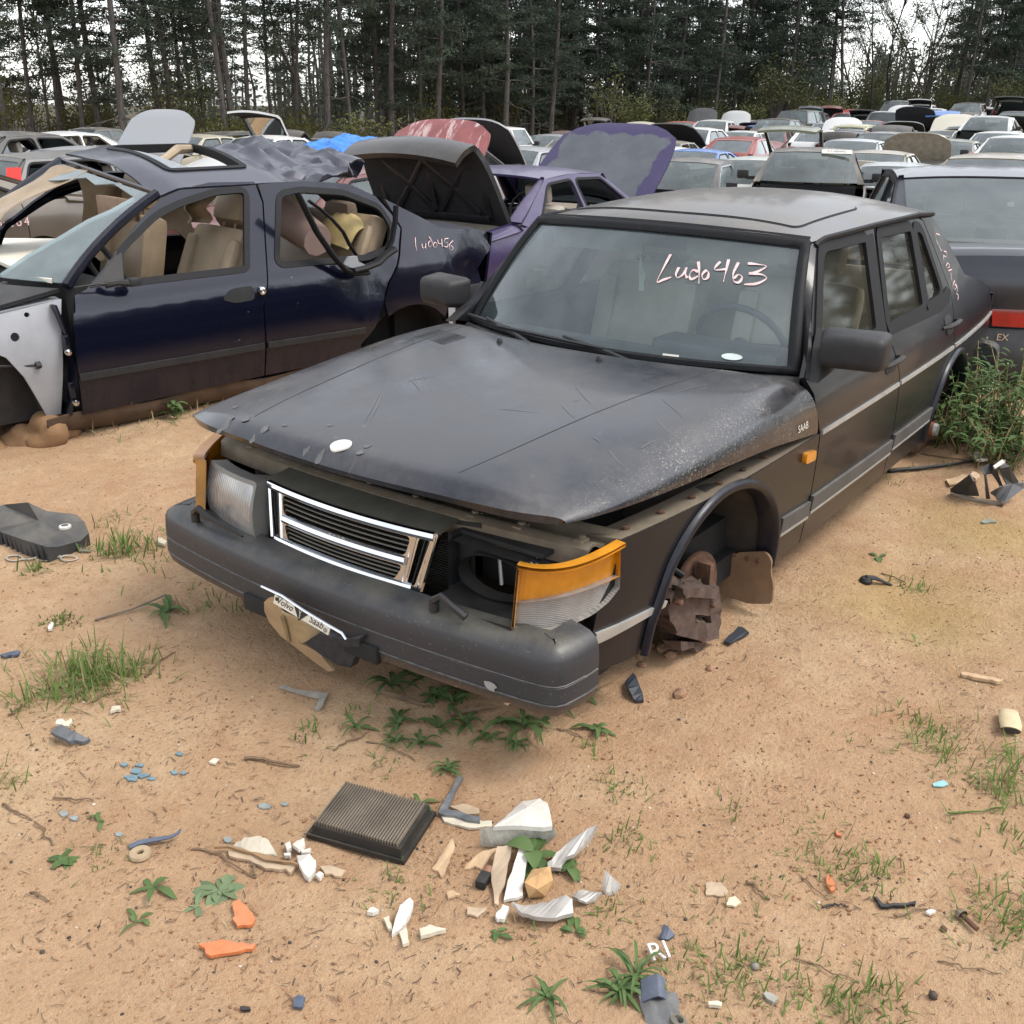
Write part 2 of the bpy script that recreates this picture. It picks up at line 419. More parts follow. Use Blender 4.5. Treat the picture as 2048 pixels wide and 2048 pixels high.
car('sedan', LG, 880, 290, 19, 206, 'grey sedan hidden beyond the faded red hood')
car('sedan', SV, 1050, 292, 21, 24, 'silver sedan with quilted hood lining, right of the red hood', hood=60)
car('suv', W_, 985, 252, 36, 205, 'white roofed van far behind the red hood', 1.4)
car('sedan', DG, 930, 262, 42, 205, 'grey car far behind the red hood', trunk=50)
# --- second row
car('sedan', PU, 1110, 360, 9, 184, 'peeling purple coupe with trunk and hood open', 1.2, pos=(9.25, 4.42, .32), sc=1.0, hood=50, hoodmat=1, trunk=66, trunkpaint=BK, trunkin=1, gone=('rear_window', 'side_window'))
car('saloon', (.006, .008, .019), 1930, 330, 8, 203, 'dark blue sedan behind the main car with its trunk ajar', 1.22, pos=(9.50, .98, .24), sc=1.05, trunk=9, blue=1)
car('sedan', (.05, .045, .038), 1620, 312, 16.6, 20, 'dark sedan with a white lot sticker on its windshield', 1.2, pos=(12.5, 3.6, .36), sticker=1, gone=('hood',))
# --- middle rows
car('sedan', (.06, .06, .062), 1395, 315, 19, 20, 'dark grey sedan with chrome window trim right of the purple hood', gone=('hood',))
car('coupe', BL, 1400, 297, 26, 24, 'bright blue coupe in the middle rows')
car('sedan', (.17, .16, .12), 1335, 280, 31, 22, 'olive sedan with a missing door window above the blue coupe', gone=('side_window',))
car('sedan', W_, 1395, 254, 34, 24, 'white sedan with a dark grey hood raised', hood=38, hoodcol=(.07, .075, .08))
car('sedan', W_, 1432, 239, 46, 22, 'white sedan with grey windows below the raised white hood')
car('sedan', W_, 1275, 251, 38, 24, 'white wreck with stripped doors behind the purple hood', gone=('side_window',))
car('sedan', BE, 1310, 262, 40, 20, 'cream sedan with bent hood in the middle distance', hood=30)
car('sedan', BE, 1312, 260, 47, 206, 'cream car with its trunk lid standing straight up', trunk=75)
car('sedan', OG, 1365, 242, 47, 26, 'orange-red sedan in the far middle row')
car('sedan', BK, 1246, 262, 44, 206, 'black car with open trunk left of the cream lid', trunk=70)
car('sedan', SV, 1385, 246, 55, 206, 'silver car with a grey hood standing upright by the trees', hood=74, hoodcol=DG)
car('sedan', W_, 1452, 252, 56, 206, 'white car with a tall white hood upright by the trees', hood=76)
car('sedan', (.09, .05, .05), 1170, 262, 46, 206, 'dark car low behind the purple hood', trunk=40)
car('hatch', (.24, .022, .022), 1484, 272, 32, 207, 'red hatchback with white tail lamp clusters', 1.30)
car('sedan', W_, 1488, 261, 41, 20, 'white roofed sedan just behind the red hatchback')
car('sedan', (.10, .016, .02), 1480, 266, 47, 206, 'maroon sedan with an open trunk lid', trunk=72)
car('sedan', (.16, .03, .035), 1545, 256, 42, 24, 'maroon sedan right of the red hatchback')
car('sedan', BK, 1560, 236, 46, 22, 'black sedan with its front door swung open')
car('sedan', DG, 1540, 238, 54, 22, 'dark grey sedan before the trees with purple flap', hood=25, hoodcol=PU)
car('suv', BK, 1605, 219, 55, 22, 'black suv standing high in the back row', 1.45)
car('sedan', NV, 1630, 224, 64, 206, 'dark car with teal lined trunk lid open', trunk=70, trunkcol=TE)
car('sedan', MR, 1672, 222, 68, 206, 'maroon car with lid open right of the teal lid', trunk=66)
car('sedan', RD, 1695, 225, 66, 206, 'red car with hood raised beside a black lid', hood=40)
car('suv', BK, 1733, 228, 58, 206, 'black suv with its large tailgate raised', 1.4, trunk=84)
car('hatch', W_, 1640, 258, 40, 206, 'white hatchback below the big white hood', 1.25, gone=('side_window',))
car('sedan', W_, 1672, 262, 45, 206, 'white car with its wide white hood raised', hood=58)
car('wagon', (.42, .40, .24), 1715, 248, 43, 206, 'pale yellow wagon with dark rear glass', 1.3)
car('hatch', (.13, .15, .10), 1610, 300, 25, 205, 'green hatchback with empty tailgate frame raised', 1.22, trunk=62, gone=('tailgate_glass',))
car('sedan', (.33, .34, .36), 1712, 277, 28, 207, 'silver sedan with grey windows behind the dark one')
car('sedan', (.05, .055, .06), 1775, 263, 33, 22, 'slate grey sedan facing the silver one', hood=0)
car('sedan', DG, 1795, 257, 39, 206, 'grey car with rounded trunk lid open', trunk=48)
car('sedan', (.24, .29, .22), 1745, 258, 44, 24, 'mint green sedan deep in the right rows', gone=('side_window',))
car('sedan', (.20, .20, .17), 1838, 312, 29, 24, 'beige car whose hood shows its bare tan underside', hood=66, hoodin=(.30, .26, .20), gone=('side_window',))
car('sedan', (.25, .28, .29), 1800, 324, 20.5, 24, 'pale blue-grey wreck with crumpled hood beside the dark sedan', hood=18)
car('sedan', (.20, .21, .19), 1900, 277, 29, 24, 'grey-green sedan with a blue tarp bundle on its trunk')
car('pickup', SV, 1775, 222, 54, 206, 'silver pickup truck in the back rows', 1.45, hood=0)
car('sedan', W_, 1795, 232, 60, 206, 'white car whose white hood hides the pickup cab', hood=60)
car('suv', DG, 1800, 201, 70, 22, 'dark van with raised roof box by the trees', 1.6)
car('suv', W_, 1845, 208, 68, 206, 'white van with its black tailgate raised', 1.5, trunk=86)
car('sedan', W_, 1865, 216, 60, 22, 'white sedan under the raised black tailgate')
car('sedan', NV, 1850, 232, 48, 22, 'dark blue sedan with its black hood lining raised', hood=50, hoodin=BK)
car('sedan', BE, 1900, 258, 40, 206, 'cream sedan with a big off-white hood raised', hood=56, hoodcol=(.55, .52, .42))
car('sedan', W_, 1985, 231, 40, 22, 'white sedan with black hole where its grille was', gone=('hood',))
car('wagon', BK, 1940, 205, 62, 22, 'black wagon with tailgate glass up at the top right', 1.4, trunk=60)
car('sedan', DG, 1925, 226, 56, 22, 'crushed dark sedan in the upper right rows', hood=20)
car('suv', (.05, .055, .04), 2030, 200, 56, 206, 'dark green suv with open tailgate at the right edge', 1.5, trunk=80)
car('sedan', W_, 2005, 262, 34, 20, 'crushed white sedan with its front torn off', hood=12, gone=('side_window',))
car('sedan', W_, 2045, 270, 27, 20, 'white sedan cut by the right edge of the picture')
car('sedan', RD, 1990, 303, 27, 206, 'dusty white and red sedan below the crushed one', trunk=0)
car('sedan', TN, 2010, 306, 15.5, 204, 'tan roofed car directly behind the dark blue sedan')
car('sedan', (.42, .44, .40), 1530, 312, 19.5, 22, 'pale green-white sedan left of the stickered windshield', gone=('side_window',))
car('sedan', SV, 1985, 240, 52, 206, 'silver car behind the white sedan at right')
# --- fillers that close the rows in the middle and right distance
car('sedan', SV, 1105, 268, 38, 206, 'silver sedan low between the red and purple hoods')
car('sedan', BE, 1160, 275, 32, 24, 'beige sedan peeking over the purple hood', hood=22)
car('hatch', DG, 1215, 258, 50, 206, 'dark hatchback by the trees left of the white wreck', 1.3, trunk=60)
car('sedan', GN, 1345, 262, 42, 24, 'dull green sedan between the white wrecks')
car('sedan', W_, 1330, 292, 27, 24, 'white sedan behind the dark grey one with chrome trim', hood=16)
car('sedan', RD, 1420, 250, 50, 206, 'faded red sedan left of the black car with open door')
car('suv', SV, 1505, 240, 60, 22, 'silver suv at the foot of the trees', 1.45)
car('sedan', BL, 1520, 250, 49, 24, 'blue sedan beyond the red hatchback', hood=30)
car('sedan', BE, 1655, 300, 24, 206, 'sand coloured sedan behind the stickered windshield')
car('sedan', LG, 1660, 245, 52, 24, 'pale grey sedan under the teal lid', hood=24)
car('coupe', BK, 1700, 258, 40, 206, 'black coupe left of the mint green sedan', trunk=34)
car('sedan', MR, 1740, 240, 52, 24, 'dark maroon sedan below the black tailgate', gone=('hood',))
car('sedan', TN, 1760, 300, 23.5, 206, 'tan sedan between the silver one and the pale wreck', trunk=26)
car('sedan', LG, 1815, 246, 47, 24, 'light grey sedan left of the black hood lining', hood=36)
car('sedan', DG, 1860, 268, 35, 206, 'grey sedan behind the bare tan hood', trunk=40)
car('hatch', BL, 1895, 240, 48, 206, 'steel blue hatchback right of the off-white hood', 1.3, trunk=50)
car('sedan', SV, 1935, 250, 42, 24, 'silver sedan left of the white one with the black hole', hood=28)
car('sedan', BK, 1945, 285, 30, 206, 'black sedan behind the tan roof', trunk=18)
car('sedan', MR, 1880, 222, 62, 206, 'wine red sedan in the top right rows', trunk=44)
car('suv', LG, 1965, 215, 66, 206, 'pale suv in the top right rows', 1.5, trunk=70)
car('sedan', GN, 2030, 240, 44, 24, 'green sedan at the right edge, upper rows', hood=40)
car('sedan', DG, 2035, 222, 52, 206, 'dark sedan at the right edge below the green suv', trunk=20)
car('sedan', SV, 60, 285, 24, 204, 'silver-grey sedan at the left behind the wagon', trunk=30)
car('sedan', BE, 400, 268, 30, 24, 'beige sedan behind the broken sunroof', hood=18)
car('sedan', RD, 810, 285, 26, 206, 'red sedan between the tarp and the faded hood')

# ------------------------------------------------------------------ ground
FIX = []
def ground_z(x, y):
    z = g_base(x, y); sw = .02; sr = 0
    for (cx, cy, r) in FIX:
        d = (x-cx)**2 + (y-cy)**2
        if d < 80:
            w = math.exp(-d / 9.0); sw += w; sr += w * r
    return z + sr / sw
def rough_z(x, y):
    s = math.hypot(x - CAM.x, y - CAM.y); k = 1 - sstep(14, 40, s)
    if k <= 0: return 0
    p = Vector((x, y, 0)); z = (noise.noise(p * .7) * .035 + noise.noise(p * 2.6 + Vector((9, 2, 5))) * .019)
    z += -.018*math.exp(-((x*.55 - y - 2.35 + .25*math.sin(x*1.3))/.13)**2) - .015*math.exp(-((x*.62 - y - 3.7 + .2*math.sin(x))/.14)**2)
    if s < 9:
        z += noise.noise(p * 9) * .0075 + noise.noise(p * 27) * .0028 * (1 - sstep(5, 9, s))
    return z * k
def GZ(x, y): return ground_z(x, y) + rough_z(x, y)
def gp(px, py, up=0.0):
    p = onz(px, py, 0.0)
    for _ in range(4): p = onz(px, py, GZ(p.x, p.y))
    return Vector((p.x, p.y, p.z + up))
for (st, c_, b, hd, lb, H, o) in CARS:
    if 'pos' not in o: FIX.append((b.x, b.y, b.z - g_base(b.x, b.y)))
def axis(a0, a1, b0, b1, fine, grow):
    mid = [a0 + fine * i for i in range(int((a1 - a0) / fine) + 1)]; st = fine; x = mid[-1]; hi = []
    while x < b1: st *= grow; x += st; hi.append(x)
    st = fine; x = mid[0]; lo = []
    while x > b0: st *= grow; x -= st; lo.append(x)
    return lo[::-1] + mid + hi
gxs = axis(-1.9, 4.6, -25, 420, .036, 1.07); gys = axis(-3.0, 3.0, -160, 320, .036, 1.07)
gv = [(x, y, GZ(x, y)) for x in gxs for y in gys]; ny = len(gys)
gf = [(i*ny+j, (i+1)*ny+j, (i+1)*ny+j+1, i*ny+j+1) for i in range(len(gxs)-1) for j in range(ny-1)]
t = NT('sandy_clay_dirt'); v = t.coord('Object')
big = t.noise(v, .55, 5, .6, .35, .68); mid = t.noise(v, 2.2, 6, .62, .34, .68); fine = t.noise(v, 14, 6, .7, .28, .72); grit = t.noise(v, 75, 5, .75, .30, .70); sp = t.noise(v, 260, 3, .7, .35, .7)
c = t.mix(mid, (.52, .345, .200), (.59, .405, .250)); c = t.mix(t.math('MULTIPLY', big, .6), c, (.52, .295, .165))
c = t.mix(t.math('MULTIPLY', t.noise(v, 1.1, 6, .7, .48, .66), .75), c, (.66, .49, .30)); c = t.mix(t.math('MULTIPLY', t.noise(v, 1.7, 5, .7, .55, .72, 1.5), .55), c, (.40, .19, .09)); c = t.mix(t.math('MULTIPLY', t.noise(v, .9, 4, .6, .6, .75), .35), c, (.36, .25, .13))
c = t.mix(t.math('MULTIPLY', fine, .40), c, (.30, .165, .085)); c = t.mix(t.math('MULTIPLY', t.range(grit, .55, .95), .45), c, (.20, .105, .055)); c = t.mix(t.math('MULTIPLY', t.range(sp, .7, 1), .5), c, (.62, .48, .34))
# yellow pollen film left by dried puddles beside the car
sx = t.node('ShaderNodeSeparateXYZ'); t.lk(v, sx.inputs[0])
def blob(cx, cy, r):
    a = t.math('POWER', t.math('SUBTRACT', sx.outputs[0], cx), 2); b = t.math('POWER', t.math('SUBTRACT', sx.outputs[1], cy), 2)
    d = t.math('SQRT', t.math('ADD', a, b), 0); return t.range(t.math('ADD', d, t.math('MULTIPLY', t.math('SUBTRACT', t.noise(v, 3, 4, .6), .5), .6)), r, r * .2)
pol = t.math('MAXIMUM', blob(1.75, -1.25, .5), blob(2.6, -1.25, .45)); c = t.mix(t.math('MULTIPLY', pol, .38), c, (.38, .29, .075))
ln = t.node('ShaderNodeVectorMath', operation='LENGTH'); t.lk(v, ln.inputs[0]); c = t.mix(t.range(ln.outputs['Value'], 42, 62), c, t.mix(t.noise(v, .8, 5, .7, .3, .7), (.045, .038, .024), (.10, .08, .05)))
t.set(Base_Color=c, Roughness=.95, Specular_IOR_Level=.15)
h = t.math('ADD', t.math('ADD', t.math('MULTIPLY', fine, .5), t.math('MULTIPLY', grit, .35)), t.math('MULTIPLY', sp, .12)); t.bump(h, .85, .022)
M_DIRT = t.m
gr = tag(link('ground', mesh_from('ground', gv, gf, None, True, 180), M_DIRT), kind='structure')

# ------------------------------------------------------------------ the dusty navy sedan in the middle (x rearward from the bumper face, y<0 = its left side)
SD = .135
saab = thing('sedan_car', 'dusty navy-black sedan without wheels, hood ajar, "Ludo463" on its windshield', 'car', (0, 0, -SD))
SWx = [.0, .15, .386, .9, 1.6, 2.5, 3.35, 4.0, 4.4, 4.65]; SWy = [.66, .72, .785, .835, .843, .84, .823, .785, .745, .70]
SPz = [.15, .3, .5, .62, .715, .8, .92, 1.32, 1.5]; SPp = [.95, .972, .995, 1, 1, .985, .925, .725, .63]
def ys(x, z): return spline(x, SWx, SWy) * spline(z, SPz, SPp)
def sideS(s, off=0):
    return lambda x, z: (x, s * (ys(x, z) + off), z)
ARF = [(.549, .30), (.560, .40), (.586, .475), (.62, .560), (.691, .636), (.788, .690), (.90, .713), (1.034, .697), (1.158, .646), (1.262, .559), (1.325, .46), (1.352, .36), (1.355, .30)]
def arc(cx, cz, rx, rz, a0, a1, n): return [(cx + rx*math.cos(rad(a0 + (a1-a0)*i/n)), cz + rz*math.sin(rad(a0 + (a1-a0)*i/n))) for i in range(n+1)]
ARR = arc(3.49, .34, .335, .33, 188, -10, 14)
FENDER = [(.384, .712), (.381, .673), (.359, .602), (.317, .541), (.305, .46), (.298, .40), (.30, .33)] + ARF + [(1.40, .288), (1.628, .288), (1.628, .712)]
BLINE = [(2.565, .29), (2.56, .42), (2.535, .56), (2.513, .715), (2.485, .82), (2.465, .915), (2.60, 1.312)]
FDOOR = [(1.636, .288), (1.636, .70), (1.612, .775), (1.617, .851), (1.597, .887), (1.575, .915), (1.70, 1.0), (1.955, 1.285), (1.985, 1.305), (2.03, 1.314)] + [(x + .02, z) if z > 1 else (x, z) for x, z in BLINE[::-1]]
FWIN = roundpoly([(1.735, .955), (2.005, 1.272), (2.049, 1.288), (2.489, 1.283), (2.350, .948)], [.03, .04, .03, .03, .03])
RDOOR = [(x + .008, z) for x, z in BLINE[:-1]] + [(2.628, 1.312), (3.235, 1.308), (3.31, 1.284), (3.40, 1.12), (3.480, .957), (3.45, .88), (3.41, .826), (3.385, .70), (3.34, .648), (3.27, .60), (3.20, .50), (3.155, .40), (3.145, .29)]
RWIN = roundpoly([(2.655, 1.284), (3.087, 1.274), (2.996, .952), (2.492, .945)], .03)
QWIN = roundpoly([(3.15, 1.268), (3.235, 1.25), (3.318, .985), (3.262, .958), (3.062, .948)], .03)
QUART = [(3.488, .957), (3.46, .885), (3.42, .826), (3.394, .70), (3.352, .652)] + [p for p in ARR if p[0] > 3.36 and p[1] > .3] + [(3.85, .33), (4.25, .36), (4.42, .45), (4.47, .60), (4.46, .72), (4.43, .80), (4.36, .865), (4.18, .925), (3.95, .968), (3.831, .994), (3.64, 1.172), (3.47, 1.302), (3.25, 1.314), (3.318, 1.286), (3.408, 1.12)]
RINGW = .03
def grow(poly, d):
    c = Vector((sum(p[0] for p in poly)/len(poly), sum(p[1] for p in poly)/len(poly))); out = []
    n = len(poly); ar = sum(poly[i][0]*poly[(i+1) % n][1] - poly[(i+1) % n][0]*poly[i][1] for i in range(n)); sg = 1 if ar > 0 else -1
    for i in range(n):
        a = Vector(poly[i-1]); b = Vector(poly[i]); e = Vector(poly[(i+1) % n])
        n1 = Vector(((b-a).y, -(b-a).x)); n2 = Vector(((e-b).y, -(e-b).x)); q = (n1.normalized() if n1.length else n2) + (n2.normalized() if n2.length else n1)
        q = q.normalized() * sg; out.append((b.x + q.x*d, b.y + q.y*d))
    return out
M_SIDE = paint((.007, .008, .012), .20, .28, .2, 0.0, 'navy_side_paint', coat=.18, spec=.28)
M_TRIM = paint((.006, .008, .016), .15, .35, .2, 0.0, 'navy_arch_trim', coat=.1, spec=.25)
def resamp(A, k=3):
    xs = list(range(len(A))); return [(spline(i/k, xs, [p[0] for p in A]), spline(i/k, xs, [p[1] for p in A])) for i in range((len(A)-1)*k+1)]
for s in (-1, 1):
    fl = (s > 0)
    fe = part('front_fender', sheet(FENDER, sideS(s), sp=.07, thick=.02, flip=fl), M_SIDE, saab)
    d1 = part('front_door', sheet(FDOOR, sideS(s), [grow(FWIN, .012)], .07, .018, flip=fl), M_SIDE, saab)
    d2 = part('rear_door', sheet(RDOOR, sideS(s), [grow(RWIN, .012), grow(QWIN, .012)], .07, .018, flip=fl), M_SIDE, saab)
    qp = part('quarter_panel', sheet(QUART, sideS(s), sp=.07, thick=.02, flip=fl), M_SIDE, saab)
    for w, dd in ((FWIN, d1), (RWIN, d2), (QWIN, d2)):
        part('window_seal', sheet(grow(w, .034), sideS(s, .006), [grow(w, -.012)], .05, .014, flip=fl), M_GASKET, dd)
        part('window_pane', sheet(grow(w, -.006), sideS(s, -.010), sp=.12, thick=0, flip=fl), M_GLASSD, dd)
    # black pillar trims either side of the door joint
    part('pillar_trim', sheet([(2.375, .935), (2.455, .93), (2.585, 1.295), (2.515, 1.29)], sideS(s, .004), sp=.06, thick=.006, flip=fl), M_GASKET, d1)
    part('belt_seal', sheet([(1.60, .918), (1.70, .935), (2.45, .935), (2.455, .912), (1.63, .905)], sideS(s, .006), sp=.1, thick=.012, flip=fl), M_GASKET, d1)
    part('belt_seal', sheet([(2.475, .912), (2.475, .935), (3.06, .932), (3.26, .945), (3.42, .985), (3.465, .96), (3.40, .918), (3.25, .898)], sideS(s, .006), sp=.1, thick=.012, flip=fl), M_GASKET, d2)
    # bright trim line below the hood joint, grey lower moulding, rocker
    for x0, x1, pr in ((1.645, 2.50, d1), (2.525, 3.375, d2), (3.41, 4.44, qp)):
        part('side_trim', sheet([(x0, .706), (x1, .706), (x1, .722), (x0, .722)], sideS(s, .007), sp=.12, thick=.008, flip=fl), M_BRIGHT, pr)
    for x0, x1, za, pr in ((1.372, 1.625, 0, fe), (1.642, 2.552, 0, d1), (2.572, 3.17, .006, d2)):
        part('door_moulding', sheet([(x0, .416), (x1, .404 + za), (x1, .458 + za), (x0, .474)], sideS(s, .011), sp=.12, thick=.012, flip=fl), M_GREYTRIM, pr)
        part('moulding_edge', sheet([(x0, .404), (x1, .392 + za), (x1, .402 + za), (x0, .414)], sideS(s, .012), sp=.12, thick=.012, flip=fl), M_BRIGHT, pr)
    part('rocker_panel', patch(lambda u, v: (1.375 + u*1.78, s*(ys(2.2, .3) - .012 - .09*(1-v)**2), .245 + v*.045), 10, 4, .01, flip=fl), M_BLACK, saab)
    if s < 0:
        part('fender_moulding', sheet([(.312, .425), (.617, .432), (.625, .448), (.312, .460)], sideS(s, .008), sp=.06, thick=.01, flip=fl), M_BRIGHT, fe)
    # flared arch trims
    for A in (resamp(ARF), resamp([p for p in ARR if p[1] > .29], 2)):
        prof = [(.012, 0.002), (.016, .014), (.024, .020), (.038, .018), (.046, .006), (.046, -.05)]; n = len(A); V = []; F = []; cx = sum(p[0] for p in A)/n
        for i, (x, z) in enumerate(A):
            a = A[max(0, i-1)]; b = A[min(n-1, i+1)]; tx, tz = b[0]-a[0], b[1]-a[1]; L = math.hypot(tx, tz); nx, nz_ = tz/L, -tx/L
            if nx*(cx-x) + nz_*(.3-z) < 0: nx, nz_ = -nx, -nz_
            for (d, o) in prof: V.append((x + nx*(d-.03), s*(ys(x, z) + o), z + nz_*(d-.03)))
        m = len(prof)
        for i in range(n-1):
            for j in range(m-1):
                q = (i*m+j, (i+1)*m+j, (i+1)*m+j+1, i*m+j+1); F.append(q if s*(1 if A[0][0] < A[-1][0] else -1) > 0 else q[::-1])
        part('wheel_arch_trim', (V, F), M_TRIM, saab, 50)
        # inner liner: half barrel
        V = []; F = []
        for i, (x, z) in enumerate(A):
            for k in range(4):
                V.append((cx + (x-cx)*.985, s*(ys(x, z) - .04 - .19*k/3), z - .012*(k > 0)))
        for i in range(n-1):
            for j in range(3): F.append((i*4+j, (i+1)*4+j, (i+1)*4+j+1, i*4+j+1))
        V += [(cx, s*.56, .32)]; c0 = len(V)-1
        for i in range(n-1): F.append((i*4+3, (i+1)*4+3, c0))
        part('wheel_well_liner', (V, F), M_MUDDY, saab, 60)
    # handles
    for hx, hz, pr in ((2.40, .825, d1), (3.32, .832, d2)):
        b = MB(); y0 = ys(hx, hz)
        b.tube([(hx-.115, s*(y0+.004), hz-.006), (hx-.09, s*(y0+.026), hz), (hx, s*(y0+.034), hz+.004), (hx+.09, s*(y0+.026), hz+.002), (hx+.115, s*(y0+.003), hz)], [.010, .013, .014, .013, .010], 8, flat=.8)
        b.add(sheet(roundpoly([(hx-.07, hz-.045), (hx+.06, hz-.045), (hx+.06, hz+.04), (hx-.07, hz+.04)], .03), sideS(s, .002), sp=.05, thick=.004, flip=fl), 0)
        b.build('door_handle', M_BLACK, pr)
# side marker and badge on the near side
b = MB(); b.add(sheet(roundpoly([(1.487, .640), (1.58, .632), (1.572, .672), (1.487, .680)], .014), sideS(-1, .016), sp=.03, thick=.016)); b.build('side_marker', M_AMBER, saab)

# roof with sunroof
def wsb(v): return Vector((1.655 - .205*(1-v*v), .742*v, .898 + .004*(1-v*v)))
def wst(v): return Vector((1.956 - .085*(1-v*v), .607*v, 1.314 + .022*(1-v*v)))
def WS(v, tt):
    a, b = wsb(v), wst(v); p = a + (b-a)*tt; k = 4*tt*(1-tt); return p + Vector((-.03, 0, .02))*k*(1-.3*v*v)
def roofS(u, v):
    xf = wst(v).x - .006; xr = 3.47 + .05*(1-v*v); x = xf + (xr-xf)*u; w = 1-abs(v)**2.8
    zc = spline(x, (1.86, 2.0, 2.3, 2.7, 3.1, 3.4, 3.53), (1.337, 1.372, 1.405, 1.418, 1.408, 1.372, 1.340)); zr = interp(x, (1.9, 2.2, 3.0, 3.5), (1.316, 1.324, 1.322, 1.304))
    yr = interp(x, (1.9, 2.6, 3.5), (.612, .613, .604)); return (x, v*yr, zr + (zc-zr)*w)
def vs(w): return math.copysign(1-max(0, 1-abs(w))**1.5, w)
M_ROOF = paint((.008, .009, .015), .70, .34, .3, 0.0, 'dusty_navy_roof', (.27, .235, .18))
rf = part('roof', patch(lambda u, v: roofS(u, vs(v)), 30, 24, .02, v=(-1, 1)), M_ROOF, saab)
SR = roundpoly([(.09, -.83), (.09, .83), (.555, .80), (.555, -.80)], .05, 5)
part('sunroof', sheet(roundpoly([(.097, -.82), (.097, .82), (.548, .79), (.548, -.79)], .05, 5), lambda u, v: Vector(roofS(u, v)) + Vector((0, 0, .0045)), sp=.06, thick=.008), M_ROOF, rf)
part('sunroof_seal', sheet(SR, lambda u, v: Vector(roofS(u, v)) + Vector((0, 0, .002)), [roundpoly([(.103, -.81), (.103, .81), (.542, .78), (.542, -.78)], .05, 5)], .05, .004), M_GASKET, rf)
for s in (-1, 1):
    b = MB(); b.tube([(1.965, s*.622, 1.302), (1.985, s*.622, 1.312), (2.05, s*.622, 1.322), (2.6, s*.624, 1.326), (3.2, s*.618, 1.322), (3.44, s*.612, 1.308), (3.50, s*.60, 1.302)], .011, 6); b.build('drip_rail', M_GASKET, rf)
    # A pillar skin between windshield and door
    part('windshield_pillar', patch(lambda u, v: tuple(WS(s*1.0, u).lerp(Vector((1.585 + .385*u, s*(ys(1.585 + .385*u, .915 + .385*u) + .002), .91 + .395*u)), v)), 14, 4, .015, flip=(s < 0)), M_SIDE, saab)
# windshield
ws = part('windshield', patch(lambda u, v: WS(v, .045 + u*.90), 14, 20, 0, u=(0, 1), v=(-.955, .955)), M_GLASS, saab)
b = MB()
def ring(fn, n, w):
    pass
per = [(-1 + 2*i/24, 0) for i in range(24)] + [(1, i/10) for i in range(10)] + [(1 - 2*i/24, 1) for i in range(24)] + [(-1, 1 - i/10) for i in range(10)]
V = []; F = []; n = len(per)
for (v_, t_) in per:
    vi = max(-.945, min(.945, v_)); ti = max(.05, min(.94, t_))
    o = Vector((-.006, 0, .005)); V += [WS(v_, t_) , WS(v_, t_) + o*2, WS((v_+vi)/2, (t_+ti)/2) + o*2.6, WS(vi, ti) + o, WS(vi, ti) - o]
for i in range(n):
    for j in range(4): F.append((i*5+j, i*5+j+1, ((i+1) % n)*5+j+1, ((i+1) % n)*5+j))
part('windshield_seal', (V, [tuple(reversed(f)) for f in F]), M_GASKET, saab, 60)
part('header_trim', patch(lambda u, v: Vector(WS(v, 1.0)) + Vector((-.012 + .02*u, 0, .006 + .014*u)), 2, 20, .008, v=(-.99, .99)), M_GASKET, saab)
# cowl strip below the glass
part('cowl_panel', patch(lambda u, v: Vector(wsb(v)) + Vector((-.075*(1-u)*(1-.5*v*v) - .004, v*.012*(1-u), -.018*(1-u) - .004 + .012*math.sin(u*3.14))), 5, 24, .01, v=(-1, 1)), M_BLACK, saab, 50)
# handwriting on the windshield
def inv(fn, px, py, a, b):
    for _ in range(25):
        p = proj(Vector(fn(a, b))); e = 1e-4; pa = proj(Vector(fn(a+e, b))); pb = proj(Vector(fn(a, b+e)))
        A, B_, C_, D = (pa[0]-p[0])/e, (pb[0]-p[0])/e, (pa[1]-p[1])/e, (pb[1]-p[1])/e; rx, ry = px-p[0], py-p[1]; det = A*D - B_*C_
        if abs(det) < 1e-9: break
        a += max(-.2, min(.2, (D*rx - B_*ry)/det)); b += max(-.2, min(.2, (A*ry - C_*rx)/det))
    return a, b
WSw = lambda v, tt: WS(v, tt) - Vector((0, 0, SD))
def marks(name, strokes, fnw, fnl, w, guess, parent, mat, k=4):
    b = MB()
    for st in strokes:
        q = [inv(fnw, px, py, *guess) for px, py in st]
        P = [Vector(fnl(a, c)) for a, c in q]; xs = list(range(len(P)))
        L = [Vector((spline(i/k, xs, [p.x for p in P]), spline(i/k, xs, [p.y for p in P]), spline(i/k, xs, [p.z for p in P]))) for i in range((len(P)-1)*k+1)]
        e = 1e-3; a, c = q[len(q)//2]; n_ = (Vector(fnl(a+e, c)) - Vector(fnl(a, c))).cross(Vector(fnl(a, c+e)) - Vector(fnl(a, c))).normalized()
        V = []; F = []
        for i, p in enumerate(L):
            tt = (L[min(i+1, len(L)-1)] - L[max(0, i-1)]).normalized(); sd_ = tt.cross(n_).normalized(); ww = w*(.6 + .4*math.sin(1 + i*.55))/2
            V += [p + sd_*ww, p - sd_*ww]
        F = [(2*i, 2*i+1, 2*i+3, 2*i+2) for i in range(len(L)-1)]; b.add((V, F))
    return b.build(name, mat, parent, False)
def zz(ox, oy, sc_, pts): return [(ox + u/sc_, oy + v/sc_) for u, v in pts]
r6 = lambda pts: zz(1100, 400, 1.932, pts)
